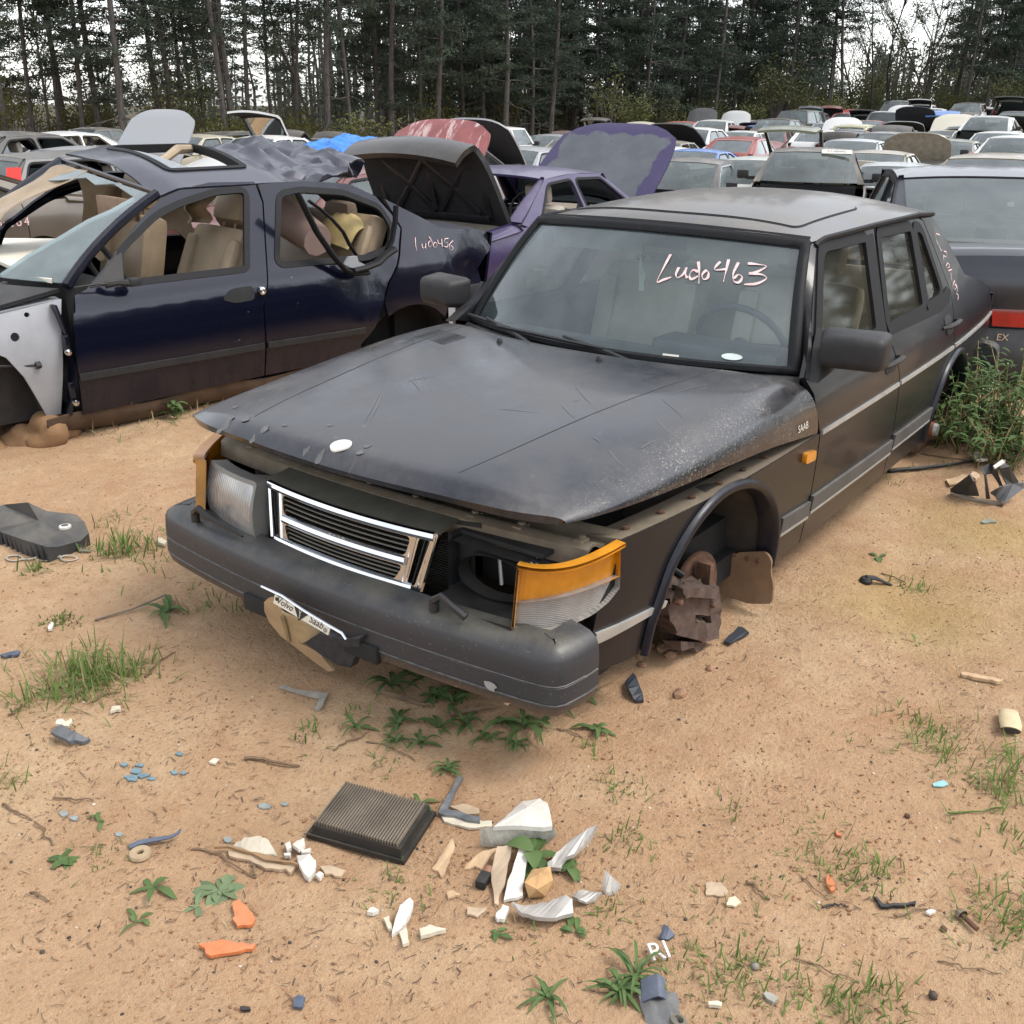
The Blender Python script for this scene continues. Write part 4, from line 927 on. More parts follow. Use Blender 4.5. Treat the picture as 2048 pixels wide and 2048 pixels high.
shard('bowl_rim', [(180, 480), (230, 430), (300, 418), (330, 520), (480, 680), (620, 830), (640, 1010), (760, 1060), (900, 1140), (1075, 1365), (1000, 1370), (800, 1230), (600, 1070), (400, 920), (250, 740), (185, 600)], -.03, .06, M_SHARD, sh_)
shard('torn_panel', [(400, 600), (620, 700), (900, 870), (780, 960), (660, 1015), (520, 980), (470, 820)], -.036, .03, plain('pale_tan_plastic', (.40, .30, .17), .7, 0, .25, 10), sh_, .006)
shard('splinter', [(380, 645), (440, 690), (470, 800), (515, 990), (490, 1005), (440, 830)], -.042, .02, plain('olive_tan_plastic', (.25, .19, .10), .7), sh_, .004)
bkt = shard('bumper_bracket', [(700, 1000), (880, 885), (1230, 965), (1410, 940), (1400, 1080), (1290, 1325), (1130, 1290), (900, 1150)], -.025, .05, plain('flaking_black_steel', (.03, .034, .045), .7, .2, .6, 45, .4, .2), saab, .03, SD)
# hub, caliper, mud flap on the near front corner; rear hub
r4z = lambda pts: zz(1150, 1000, 4.293, pts)
def yplane(pts, y): return [((q := ony(px, py, y)).x, q.z + SD) for px, py in r4z(pts)]
CP = yplane([(838, 850), (870, 790), (960, 765), (1220, 745), (1228, 850), (1245, 885), (1235, 1050), (1205, 1180), (1100, 1212), (905, 1170), (875, 1080), (835, 1045)], -.80); CH = yplane([(1030, 985), (1150, 985), (1150, 1050), (1030, 1050)], -.80)
lump = lambda x, z: (x, -.80 - .012*noise.noise(Vector((x*30, z*30, 1))) - .010*math.sin((x-.85)*14), z)
part('brake_caliper', sheet(CP, lump, [CH], .022, .085, True), M_CALIPER, saab, 30)
for poly, y_, th_ in (([(930, 765), (1215, 745), (1225, 850), (1000, 835), (960, 850), (930, 800)], -.825, .05), ([(905, 1215), (1100, 1225), (1105, 1300), (1040, 1310), (1030, 1270), (990, 1275), (920, 1300), (905, 1270)], -.79, .06), ([(850, 760), (940, 730), (935, 800), (860, 830)], -.78, .05)):
    P_ = yplane(poly, y_); part('caliper_bracket', sheet(P_, lambda x, z, y_=y_: (x, y_ - .008*noise.noise(Vector((x*40, z*40, 5))), z), sp=.025, thick=th_, back=True), M_CALIPER, saab, 30)
PD = yplane([(1035, 975), (1155, 975), (1155, 1060), (1035, 1060)], -.77); part('brake_pad', sheet(PD, lambda x, z: (x, -.775, z), sp=.05, thick=.01, back=True), plain('copper_pad', (.26, .13, .06), .7), saab)
for u_, v_ in ((1185, 900), (900, 880)):
    q_ = yplane([(u_, v_)], -.815)[0]; b = MB(); b.lathe([(.011, -.01), (.011, .008), (.007, .012), (0, .012)], (q_[0], -.812, q_[1]), (0, -1, 0), 6); b.build('caliper_bolt', M_RUST, saab)
q0_ = yplane([(1150, 760), (1165, 540)], -.78); b = MB(); b.box((q0_[0][0]-.022, -.79, q0_[0][1]), (q0_[0][0]+.004, -.74, q0_[1][1])); b.box((q0_[0][0]+.004, -.772, q0_[0][1]), (q0_[0][0]+.012, -.74, q0_[1][1])); b.build('strut_leg', M_RUST, saab)
b = MB(); b.tube([(.90, -.72, .40), (.86, -.68, .44), (.90, -.62, .48), (.96, -.60, .44)], .010, 6); b.build('brake_hose', M_BLACK, saab)
for k_ in range(5):
    b = MB(); b.tube([(.99 + .065*math.cos(a_*.5236), -.60 + .065*math.sin(a_*.5236), .50 + .045*k_ + .045*a_/12) for a_ in range(13)], .009, 6); b.build('spring_coil', M_DARK, saab)
b = MB(); b.lathe([(.05, 0), (.145, 0), (.148, .006), (.148, .020), (.145, .026), (.05, .026)], (1.0, -.70, .29), (0, -1, 0), 36); b.build('brake_disc', M_RUST, saab)
b = MB(); b.tube([(.98, -.66, .32), (.98, -.40, .34)], .05, 10); b.tube([(.95, -.55, .50), (.98, -.60, .85)], .035, 10); b.tube([(.97, -.66, .24), (.85, -.30, .27)], .028, 8); b.build('suspension_arm', M_RUST, saab)
FLP = [((q := onx(px, py, 1.315)).y, q.z + SD) for px, py in r4z([(1385, 452), (1640, 445), (1695, 520), (1680, 620), (1702, 720), (1692, 890), (1500, 882), (1240, 800), (1220, 700), (1285, 600), (1310, 520)])]
part('mud_flap', sheet(roundpoly(FLP, .02), lambda y, z: (1.315 + .012*noise.noise(Vector((y*9, z*9, 0))) + .03*(z-.3), y, z), sp=.03, thick=.012, back=True, flip=True), plain('muddy_flap', (.19, .115, .065), .9, 0, .25, 12, .25), saab)
for y_ in (-.80, -.76, -.71):
    b = MB(); b.lathe([(.008, 0), (.008, .006), (0, .007)], (1.305, y_, .325), (-1, 0, 0), 8); b.build('flap_rivet', M_RUST, saab)
b = MB(); b.lathe([(0, 0), (.12, 0), (.125, .02), (.075, .025), (.075, .04), (.035, .045), (.035, .07), (0, .075)], (3.475, -.70, .27), (0, -1, 0), 24); b.build('brake_disc', M_RUSTO, saab)
b = MB(); b.lathe([(0, 0), (.033, .0), (.03, .02), (0, .024)], (3.475, -.775, .27), (0, -1, 0), 14); b.build('hub_cap', M_BRIGHT, saab)
b = MB(); b.box((3.38, -.74, .15), (3.55, -.55, .30), bev=.03); b.tube([(3.4, -.6, .2), (2.9, -.5, .26)], .03, 8); b.build('rear_axle', M_RUST, saab)
# floor pan and interior
b = MB(); b.box((.45, -.70, .24), (4.35, .70, .33)); b.box((1.47, -.72, .33), (1.53, .72, .86)); b.box((3.70, -.66, .33), (4.40, .66, .62)); b.build('underbody', M_DARK, saab)
b = MB(); b.add(patch(lambda u, v: (1.50 + .42*u, v*.70, .885 - .02*u - .16*max(0, u-.75)*4*.3 + .015*math.sin(u*4)), 8, 10, .02, v=(-1, 1))); b.box((1.72, -.62, .885), (1.90, -.10, .935), bev=.02); b.box((1.86, -.70, .55), (1.92, .70, .86), bev=.02); b.build('dashboard', M_DASH, saab)
b = MB(); c0 = Vector((1.99, -.36, .90)); ax = Vector((.85, 0, .5)).normalized(); e1 = Vector((0, 1, 0)); e2 = ax.cross(e1)
b.tube([c0 + (e1*math.cos(i*.2618) + e2*math.sin(i*.2618))*.185 for i in range(25)], .014, 8); b.tube([c0 - e1*.18, c0 + ax*-.02, c0 + e1*.18], .02, 8); b.tube([c0, c0 - ax*.14], .035, 8); b.build('steering_wheel', plain('blue_grey_wheel', (.05, .06, .075), .5), saab)
def seat(name, x, y, w, parent, mat, zb=.36, tilt=16, hr=True, h=.60):
    b = MB(); b.box((x-.24, y-w/2, zb), (x+.26, y+w/2, zb+.20), bev=.06)
    m = Matrix.Translation((x+.24, y, zb+.14)) @ Matrix.Rotation(rad(tilt), 4, 'Y')
    b.box((-.075, -w/2, 0), (.075, w/2, h), mat=m, bev=.06)
    b.box((-.10, -w/2, .02), (-.03, -w/2+.10, h-.08), mat=m, bev=.03); b.box((-.10, w/2-.10, .02), (-.03, w/2, h-.08), mat=m, bev=.03)
    if hr:
        b.box((-.055, -.15, h+.03), (.055, .15, h+.24), mat=m, bev=.05); b.tube([m @ Vector((0, -.06, h-.02)), m @ Vector((0, -.06, h+.1))], .008, 6); b.tube([m @ Vector((0, .06, h-.02)), m @ Vector((0, .06, h+.1))], .008, 6)
    return b.build(name, mat, parent, True, 40)
seat('front_seat', 2.20, -.36, .52, saab, M_GREYSEAT); seat('front_seat', 2.20, .36, .52, saab, M_GREYSEAT)
seat('rear_seat', 3.08, 0, 1.30, saab, M_GREYSEAT, .36, 20, False, .56)
b = MB(); b.box((1.985, -.12, 1.235), (2.01, .12, 1.30), bev=.012); b.tube([(1.99, 0, 1.27), (1.96, 0, 1.335)], .012, 6); b.build('rear_view_mirror', M_BLACK, saab)
b = MB(); b.add(patch(lambda u, v: (1.96 + .03*u, .10 + .42*v, 1.32 - .11*u), 2, 4, .015, True)); b.add(patch(lambda u, v: (1.96 + .03*u, -.52 + .42*v, 1.32 - .09*u), 2, 4, .015, True)); b.build('sun_visor', M_GREYSEAT, saab)
b = MB(); b.add(([onx(px, py, 1.97) + Vector((0, 0, SD)) for px, py in r6([(350, 205), (358, 260), (370, 290), (362, 320), (365, 350), (342, 352), (345, 320), (342, 270)])], [tuple(range(8))])); b.build('hanging_freshener', plain('pale_green_card', (.42, .50, .40), .7), saab, False)

# ------------------------------------------------------------------ wrecked navy sedan beside it (x rearward, y<0 = side towards the camera)
BX, BY, BYAW, BZ = -.187, 3.744, -.1192, .161
bmw = thing('wrecked_car', 'wrecked navy sedan with crushed roof, broken windshield and open sunroof hole', 'car', (BX, BY, -BZ), (0, 0, BYAW))
MBW = Matrix.Translation((BX, BY, -BZ)) @ Matrix.Rotation(BYAW, 4, 'Z')
BWx = [0, .3, .8, 1.4, 2.4, 3.2, 3.9, 4.3, 4.45]; BWy = [.66, .78, .85, .868, .872, .872, .83, .76, .70]
BPz = [.15, .28, .5, .8, .9, 1.34, 1.5]; BPp = [.93, .96, 1, .985, .93, .70, .62]
def yb(x, z):
    d = .012*sstep(.02, 0, abs(z-.775)-.0)*0; return spline(x, BWx, BWy)*spline(z, BPz, BPp)
def sideB(s, off=0, dent=0):
    def f(x, z):
        y = yb(x, z) + off
        if dent: y -= dent*(.045*sstep(.35, .0, math.hypot(x-3.15, (z-.80)*1.3)) + .02*abs(noise.noise(Vector((x*5, z*6, 3))))*sstep(2.7, 3.2, x))
        return (x, s*y, z)
    return f
M_BMW = paint((.005, .006, .016), .14, .16, .3, 0.0, 'deep_navy_gloss', coat=.35, spec=.35); M_BMWR = paint((.016, .017, .030), .40, .28, .5, 0.0, 'sunlit_navy_roof', (.20, .19, .20))  # M_BMWR: lighter copy of the navy, sunlight put into its colour
M_INNER = plain('grey_primer_steel', (.30, .31, .33), .5, .2, .15, 6, .05, .15)
t = NT('mud_streaked_door'); v = t.coord('Object'); sxn = t.node('ShaderNodeSeparateXYZ'); t.lk(v, sxn.inputs[0])
low = t.range(sxn.outputs[2], .62, .34); n1 = t.noise(t.coord('Object', scale=(6, 6, 1.2)), 1.5, 5, .7, .42, .72); f = t.math('MULTIPLY', low, n1); c = t.mix(t.math('MULTIPLY', f, .20), (.004, .005, .014), (.13, .08, .045))
scr = t.noise(t.coord('Object', scale=(14, 14, 40)), 1, 3, .6, .72, .76); c = t.mix(t.math('MULTIPLY', scr, .3), c, (.4, .4, .42)); t.set(Base_Color=c, Roughness=t.mixf(f, .16, .75), Coat_Weight=t.mixf(f, .4, 0), Coat_Roughness=.04, Metallic=.2, Specular_IOR_Level=.35); M_BDOOR = t.m
FD = [(1.28, .285), (1.27, .50), (1.285, .74), (1.335, .885), (1.40, .905), (1.60, 1.05), (1.80, 1.205), (1.95, 1.30), (2.10, 1.345), (2.27, 1.368), (2.555, 1.36), (2.565, 1.25), (2.455, .90), (2.375, .70), (2.365, .30)]
FW = roundpoly([(1.60, .925), (1.645, 1.06), (1.90, 1.215), (2.06, 1.265), (2.29, 1.31), (2.475, 1.315), (2.325, .925)], [.01, .03, .06, .05, .04, .04, .02])
RDn = [(2.375, .30), (2.385, .70), (2.465, .90), (2.575, 1.25), (2.575, 1.35), (2.90, 1.35), (3.22, 1.32), (3.40, 1.24), (3.50, 1.12), (3.53, 1.04), (3.45, .89), (3.32, .73), (3.26, .61), (3.18, .47), (3.08, .38), (3.06, .30)]
RW_ = roundpoly([(2.545, .925), (2.70, 1.28), (2.85, 1.295), (3.15, 1.265), (3.40, 1.17), (3.45, 1.05), (3.38, .95), (3.19, .91)], .04)
RWf = roundpoly([(2.545, .925), (2.70, 1.28), (2.85, 1.295), (3.15, 1.265), (3.40, 1.17), (3.45, 1.05), (3.38, .95), (3.19, .91)], .04)
AB = arc(3.50, .30, .36, .275, 168, -5, 12)
QB = [(3.455, .885), (3.33, .73), (3.27, .61)] + [p for p in AB if p[0] > 3.24 and p[1] > .35] + [(3.95, .42), (4.15, .50), (4.25, .60), (4.22, .72), (4.30, .80), (4.40, .86), (4.42, .945), (4.20, .985), (3.90, 1.01), (3.72, 1.10), (3.60, 1.155), (3.47, 1.22), (3.51, 1.12), (3.54, 1.04)]
for s in (-1, 1):
    fl = s > 0; dn = 1 if s < 0 else 0
    d1 = part('front_door', sheet(FD, sideB(s), [FW], .08, .02, flip=fl), M_BDOOR, bmw); d2 = part('rear_door', sheet(RDn, sideB(s, 0, dn), [RW_], .07, .02, flip=fl), M_BDOOR, bmw)
    part('quarter_panel', sheet(QB, (lambda x, z, s=s: (x, s*(yb(x, z) - (.05*sstep(.30, 0, math.hypot(x-4.12, z-.70)) + .022*abs(noise.noise(Vector((x*6, z*6, 2))))*sstep(3.6, 4.0, x) if s < 0 else 0)), z)), sp=.05, thick=.02, flip=fl), M_BMW, bmw, 28)
    for x0, x1, za, zb_, pr in ((1.275, 2.36, .505, .50, d1), (2.385, 3.10, .50, .485, d2)):
        part('door_moulding', sheet([(x0, za-.035), (x1, zb_-.035), (x1, zb_), (x0, za)], sideB(s, .012, dn if pr is d2 else 0), sp=.1, thick=.012, flip=fl), M_BLACK, pr)
    for pl, pr in ((FW, d1), (RW_, d2)):
        part('window_seal', sheet(grow(pl, .028), sideB(s, .005), [grow(pl, -.006)], .06, .02, flip=fl), M_GASKET, pr)
    part('rocker_panel', patch(lambda u, v: (1.10 + u*2.05, s*(yb(2, .26) - .01 - .08*(1-v)**2), .17 + v*.12 + .012*math.sin(u*17)), 20, 4, .01, flip=fl), plain('muddy_sill', (.085, .056, .036), .85, 0, .5, 7, .3), bmw)
    part('wheel_well_liner', patch(lambda u, v: (3.50 + .37*math.cos(math.pi*u), s*(.84 - .26*v), .30 + .285*math.sin(math.pi*u)), 12, 3, 0), M_DARK, bmw)
    part('wheel_well_back', sheet(arc(3.5, .30, .38, .29, 0, 180, 12), lambda x, z: (x, s*.57, z), sp=.2, thick=0), M_DARK, bmw)
# pillar sail, pull handle cup, latch
part('mirror_sail', sheet([(1.42, .915), (1.60, .92), (1.64, 1.06), (1.60, 1.045)], sideB(-1, .008), sp=.1, thick=.01), M_BLACK, bmw)
part('handle_cup', sheet(roundpoly([(2.12, .775), (2.19, .825), (2.33, .828), (2.33, .75), (2.20, .745)], .03), sideB(-1, .003), sp=.04, thick=.004), M_DARK, bmw)
b = MB(); b.lathe([(.022, 0), (.022, .02), (.012, .024), (0, .02)], (2.375, -.862, .795), (0, -1, 0), 12); b.build('door_latch', M_CHROME, bmw)
b = MB(); b.tube([(1.48, -.85, .925), (1.53, -.89, .935), (1.60, -.90, .925)], [.02, .016, .02], 7); b.box((1.58, -.92, .91), (1.64, -.86, .95), bev=.008); b.tube([(1.33, -.83, .925), (1.42, -.87, .935), (1.5, -.87, .93)], .005, 5); b.build('mirror_stub', M_BLACK, bmw)
# roof: buckled up on its far side, torn behind
def roofB(x, y):
    k = (y+.60)/1.2; z = 1.352 + .17*k + .055*math.sin(math.pi*min(1, max(0, k)))
    z -= .045*sstep(2.10, 1.90, x); c_ = sstep(2.72, 2.95, x); z -= .03*sstep(.22, 0, abs(x - 2.02 - .1*y))*sstep(-.1, .3, y); z += c_*(.06*abs(noise.noise(Vector((x*5 + 3, y*4.2, 9)))) - .05*abs(noise.noise(Vector((x*3.1, y*5.5, 12))))); z += c_*(.085*noise.noise(Vector((x*3.4, y*3.0, 1))) + .05*abs(noise.noise(Vector((x*7, y*6.5, 4)))) + .035*math.sin(x*9+y*4) - .03)
    z -= .16*sstep(3.45, 3.95, x + .15*y) + .07*sstep(3.2, 3.5, x)*sstep(-.2, -.6, y); return (x, y, z)
SRH = roundpoly([(2.18, -.345), (2.20, .385), (2.74, .40), (2.66, -.335)], .03)
RFP = [(1.935, -.612), (1.965, -.3), (1.985, .1), (2.01, .58), (2.6, .60), (3.3, .58), (3.75, .40), (3.88, .18), (3.78, -.08), (3.55, -.20), (3.46, -.38), (3.26, -.56), (3.0, -.60), (2.5, -.612)]
part('roof', sheet(RFP, roofB, [SRH], .045, .012, True), M_BMWR, bmw, 24)
part('sunroof_frame', sheet(grow(SRH, .03), lambda x, y: Vector(roofB(x, y)) + Vector((0, 0, .008)), [grow(SRH, -.012)], .05, .05), M_GASKET, bmw)
M_SHATTER = plain('shattered_tempered_glass', (.25, .27, .28), .5, 0, .5, 140, .6)
part('shattered_glass', sheet([(2.20, -.33), (2.21, .37), (2.27, .36), (2.285, .2), (2.30, .05), (2.31, -.1), (2.33, -.22), (2.37, -.33)], lambda x, y: Vector(roofB(x, y)) + Vector((0, 0, -.012)), sp=.06, thick=.006), M_SHATTER, bmw)
part('shattered_glass', sheet([(2.36, -.34), (2.64, -.33), (2.60, -.28), (2.50, -.295), (2.44, -.275)], lambda x, y: Vector(roofB(x, y)) + Vector((0, 0, -.012)), sp=.06, thick=.006), M_SHATTER, bmw)
b = MB(); b.tube([(2.25, .1, 1.42), (2.45, .2, 1.45), (2.6, .3, 1.50), (2.72, .34, 1.50)], [.02, .025, .03, .025], 8); b.build('roof_tube', M_TAN, bmw)
# broken windshield hanging in its frame
def WSB(v, tt):
    a = Vector((1.32 - .22*(1-v*v), .76*v, .925)); c_ = Vector((1.945 + .035*(v+1)/2, -.60 if v <= -1 else -.6 + 1.17*(v+1)/2, 1.325 + .115*(v+1)/2)); p = a.lerp(c_, tt); return p + Vector((-.03, 0, .02))*4*tt*(1-tt)
HOLE = [(-.80, .90), (-.76, .74), (-.66, .60), (-.60, .42), (-.50, .22), (-.44, .05), (.30, .05), (.80, .06), (.86, .30), (.84, .62), (.70, .80), (.50, .84), (.20, .93), (-.10, .90), (-.30, .955), (-.55, .93)]
M_BROKEN = glassm('shattered_windshield', (.82, .90, .88), .26, .10, (.36, .43, .42), .85)
part('windshield', sheet([(-.97, .02), (.97, .02), (.97, .97), (-.97, .97)], lambda v, tt: WSB(v, tt), [HOLE], .09, .005, True), M_BROKEN, bmw, 60)
b = MB()
for s in (-1, 1): b.tube([WSB(s, i/8) for i in range(9)], .028, 7)
b.tube([WSB(-1 + i/6, 1.0) + Vector((-.005, 0, .004)) for i in range(13)], .014, 6); b.build('windshield_frame', M_BMW, bmw)
def drape(name, f, mat, nu=10, nv=8): return part(name, patch(f, nu, nv, .006, True), mat, bmw, 60)
drape('headliner_flap', lambda u, v: WSB(.90 - .55*u - .1*v, .92 - .72*v + .12*u) + Vector((-.03 + .04*math.sin(v*7), 0, .015*math.sin(u*6+v*3))), M_TAN)
b = MB(); b.box((1.86, -.50, 1.175), (1.89, -.06, 1.29), bev=.012); b.build('sun_visor', plain('brown_visor', (.22, .145, .09), .7), bmw)
# engine bay side seen with hood and wing removed
b = MB(); b.add(sheet([(.55, .80), (.99, .835), (1.29, .865), (1.255, .74), (1.225, .50), (1.20, .29), (1.13, .285), (1.03, .52), (.96, .63), (.86, .69), (.70, .70), (.55, .66)], lambda x, z: (x, -.735 - .045*math.sin((z-.3)*5.2) - .03*math.sin((x-.6)*4), z), [arc(1.02, .72, .022, .022, 0, 330, 11), arc(1.10, .815, .014, .012, 0, 330, 9)], .06, .012, True))
b.add(patch(lambda u, v: (.55 + .74*u, -.745 + .26*v, .80 + .062*u - .03*v + .015*math.sin(v*6)), 8, 4, .01)); b.build('inner_wing', M_INNER, bmw, True, 40)
b = MB(); b.add(patch(lambda u, v: (1.225 + .05*math.sin(3*u), -.77 - .06*v, .29 + .56*u), 8, 3, .01, True)); b.box((1.24, -.845, .62), (1.262, -.80, .70), bev=.006); b.box((1.232, -.842, .38), (1.255, -.80, .46), bev=.006); b.build('door_hinge_post', M_BMW, bmw)
b = MB()
for z_ in (.36, .62): b.lathe([(.016, 0), (.016, .015), (0, .02)], (1.24, -.85, z_), (0, -1, 0), 8)
b.build('hinge_bolt', M_CHROME, bmw)
b = MB(); b.tube([(.60, -.76, .66), (.85, -.79, .60), (1.0, -.80, .58), (1.10, -.81, .57)], .006, 5); b.lathe([(.018, -.01), (.018, .015), (0, .018)], (1.10, -.81, .57), (1, 0, 0), 8); b.build('loose_cable', M_BLACK, bmw)
b = MB(); b.box((.3, -.62, .25), (1.25, .62, .62)); b.box((.35, -.35, .60), (.95, .30, .80), bev=.05); b.box((.62, -.66, .60), (.95, -.42, .78), bev=.03); b.tube([(.4, -.55, .76), (.75, -.60, .85), (1.05, -.50, .86), (1.2, -.3, .88)], .03, 8); b.tube([(.5, -.3, .82), (.8, -.45, .88), (1.05, -.2, .85)], .02, 8)
b.lathe([(.05, 0), (.055, .02), (.03, .04), (.03, .06), (0, .06)], (1.0, -.60, .84), (0, 0, 1), 14); b.build('engine_parts', plain('oily_black_engine', (.018, .018, .019), .5, 0, .4, 14, .2, .15), bmw)
b = MB(); b.add(patch(lambda u, v: (.95 - .22*(1-v*v) + .34*u, v*.74, .86 + .055*u), 4, 16, .02, v=(-1, 1))); b.build('cowl_panel', M_BLACK, bmw)
part('wheel_well', patch(lambda u, v: (.78 + .36*math.cos(math.pi*u), -.72 + .30*v, .30 + .40*math.sin(math.pi*u)), 12, 3, 0), M_MUDDY, bmw)
b = MB()
for c_, r_ in (((1.15, -.70, .20), .12), ((1.05, -.62, .16), .10), ((.65, -.45, .2), .16), ((.9, -.6, .12), .09)):
    bm = bmesh.new(); bmesh.ops.create_icosphere(bm, subdivisions=3, radius=r_)
    for v_ in bm.verts: v_.co = Vector((v_.co.x*1.2, v_.co.y, v_.co.z*.8))*(1 + .5*noise.noise(v_.co*9 + Vector(c_))) + Vector(c_)
    bm.verts.ensure_lookup_table(); b.add(([v_.co.copy() for v_ in bm.verts], [tuple(q.index for q in f.verts) for f in bm.faces])); bm.free()
b.build('mud_packed_wing_end', plain('caked_mud', (.22, .125, .06), .95, 0, .4, 8, .5), bmw)
# interior
b = MB(); b.box((1.30, -.76, .20), (4.1, .76, .30)); b.box((3.55, -.62, .30), (4.25, .62, .86)); b.build('underbody', M_DARK, bmw)
b = MB(); b.box((1.33, -.70, .55), (1.62, .70, .92), bev=.05); b.build('dashboard', M_DARK, bmw)
b = MB(); c0 = Vector((1.72, -.36, .93)); ax = Vector((.9, 0, .42)).normalized(); e1 = Vector((0, 1, 0)); e2 = ax.cross(e1)
b.tube([c0 + (e1*math.cos(i*.2618) + e2*math.sin(i*.2618))*.18 for i in range(25)], .016, 8); b.build('steering_wheel', M_BLACK, bmw)
seat('front_seat', 2.02, -.36, .54, bmw, M_TAN, .38, 24, True, .62); seat('front_seat', 1.95, .36, .54, bmw, M_TAN, .38, 12, True, .62); seat('rear_seat', 2.98, 0, 1.30, bmw, M_TAN, .42, 24, False, .60)
for y_ in (-.38, .38):
    b = MB(); b.box((3.28, y_-.13, 1.0), (3.38, y_+.13, 1.20), bev=.05); b.build('rear_headrest', M_TAND, bmw)
drape('airbag_curtain', lambda u, v: (2.05 + .75*u, .56 - .05*math.sin(v*5+u*9), 1.36 - .40*v*(1 + .25*math.sin(u*14)) - .1*math.sin(u*3)), M_TAN, 18, 8)
drape('pillar_curtain', lambda u, v: (2.33 + .12*u + .03*math.sin(v*9), -.30 + .10*v + .06*math.sin(u*6), 1.31 - .20*v), M_TAN, 6, 8)
b = MB(); b.tube([(3.05, -.50, .98), (3.1, 0, 1.12), (3.0, .45, 1.08)], [.10, .13, .11], 10); b.build('rolled_padding', plain('pink_foam_roll', (.36, .24, .20), .8, 0, .15, 6), bmw)
b = MB(); b.add(patch(lambda u, v: (3.18 + .28*u, -.62 + .75*v, .93 + .20*math.sin(math.pi*u)*(.6 + .4*math.sin(v*7)) + .10*v), 8, 10, .01, True)); b.build('torn_parcel_shelf', plain('yellowed_foam', (.42, .32, .14), .85, 0, .35, 8, .4), bmw)
# sprung rear door frame pieces
def bpx(pts, y): 
    out = []
    for px, py in pts:
        inv_ = MBW.inverted(); o = inv_ @ CAM; d = inv_.to_3x3() @ ray(px, py); out.append(o + d*((y - o.y)/d.y))
    return out
r2 = lambda pts: zz(500, 200, 3.22, pts)
for pts, r_, y_ in (([(300, 590), (350, 690), (430, 850), (540, 1010), (610, 1090), (680, 1120), (760, 1112)], .026, -.88), ([(380, 650), (450, 700), (530, 770), (600, 850), (640, 930), (685, 1000)], .016, -.80), ([(940, 680), (935, 780), (915, 900), (890, 960)], .022, -.82), ([(930, 960), (870, 1000), (820, 1050), (740, 1080), (660, 1100)], .034, -.89)):
    b = MB(); b.tube(bpx(r2(pts), y_), r_, 8, flat=.6); b.build('sprung_window_frame', M_GASKET, bmw)
b = MB(); q = bpx(r2([(610, 1060), (640, 1010), (690, 1005), (700, 1040), (760, 1070), (690, 1085), (650, 1080)]), -.90); b.add((q + [p + Vector((0, .02, 0)) for p in q], [tuple(range(7)), tuple(range(13, 6, -1))] + [(i, 7+i, 7+(i+1) % 7, (i+1) % 7) for i in range(7)])); b.build('torn_skin', M_INNER, bmw, False)
# deck, rear glass remnant, tail
def deckB(u, v): 
    x = 3.70 + .70*u + .06*(1-v*v)*u; return (x, v*(yb(x, .95)*.955), 1.03 - .085*u + .02*(1-v*v) + .006*noise.noise(Vector((x*5, v*3, 0))))
part('trunk_lid', patch(deckB, 12, 14, .02, v=(-1, 1)), M_BMWR, bmw)
part('tail_panel', patch(lambda u, v: (4.40 + .06*(1-v*v) - .06*u, v*.70, .945 - .36*u), 6, 12, .02, v=(-1, 1)), M_BMW, bmw)
part('rear_window', patch(lambda u, v: (3.46 + .26*u, v*(.60 + .08*u), 1.24 - .20*u), 3, 8, 0, v=(-1, .2)), M_BROKEN, bmw)
b = MB(); b.box((3.95, -.80, .30), (4.25, -.55, .50), bev=.04); b.box((4.05, -.78, .42), (4.30, -.60, .62), bev=.03); b.tube([(3.9, -.80, .36), (4.1, -.84, .44), (4.3, -.74, .40)], .025, 6); b.build('crushed_tail_bracket', M_DARK, bmw)
b = MB(); b.add(patch(lambda u, v: (3.84 + .06*v, -.84 - .01*u, .52 - .22*u*(1-.5*v)), 4, 2, .004, True)); b.build('bent_arch_edge', M_INNER, bmw)
L2 = [r2([(1062, 885), (1064, 930), (1072, 972)]), r2([(1105, 925), (1108, 950), (1122, 948), (1130, 920), (1128, 955)]), r2([(1150, 880), (1168, 905), (1170, 935), (1152, 945), (1146, 920), (1160, 905)]), r2([(1185, 915), (1178, 940), (1195, 948), (1203, 925), (1186, 914)]), r2([(1205, 900), (1215, 925), (1238, 920)]), r2([(1232, 895), (1236, 945)]), r2([(1275, 890), (1252, 895), (1252, 915), (1272, 920), (1268, 945), (1248, 942)]), r2([(1305, 905), (1282, 930), (1288, 965), (1308, 955), (1292, 935)])]
bw_ = lambda x, z: MBW @ Vector((x, -yb(x, z), z)); bl_ = lambda x, z: (x, -(yb(x, z) + .004), z)
marks('handwriting', L2, bw_, bl_, .006, (3.8, .9), bmw, M_CHALK, 3)
# cream board lying on the cowl, with a small wood block
bd = thing('cream_board', 'cream panel lying across the engine bay of the wrecked navy sedan', 'board')
def bz(px, py, z): 
    inv_ = MBW.inverted(); o = inv_ @ CAM; d = inv_.to_3x3() @ ray(px, py); return MBW @ (o + d*((z - o.z)/d.z))
ra = lambda pts: zz(0, 200, 2.76, pts); q = [bz(px, py, .955) for px, py in ra([(-160, 760), (360, 765), (300, 880), (285, 990), (190, 975), (0, 890), (-160, 850)])]
b = MB(); n = len(q); b.add((q + [p - Vector((0, 0, .02)) for p in q], [tuple(range(n))[::-1], tuple(range(n, 2*n))] + [(i, (i+1) % n, n+(i+1) % n, n+i) for i in range(n)])); b.build('board_sheet', plain('cream_paint', (.66, .62, .52), .6, 0, .12, 5), bd, False)
q = bz(*ra([(228, 945)])[0], .955); wb = thing('wood_block', 'small tan wood block standing on the cream panel', 'wood block', tuple(q)); b = MB(); b.box((-.035, -.03, 0), (.035, .03, .075), bev=.003); b.build('block_body', plain('raw_wood', (.40, .27, .15), .7, 0, .2, 12), wb)

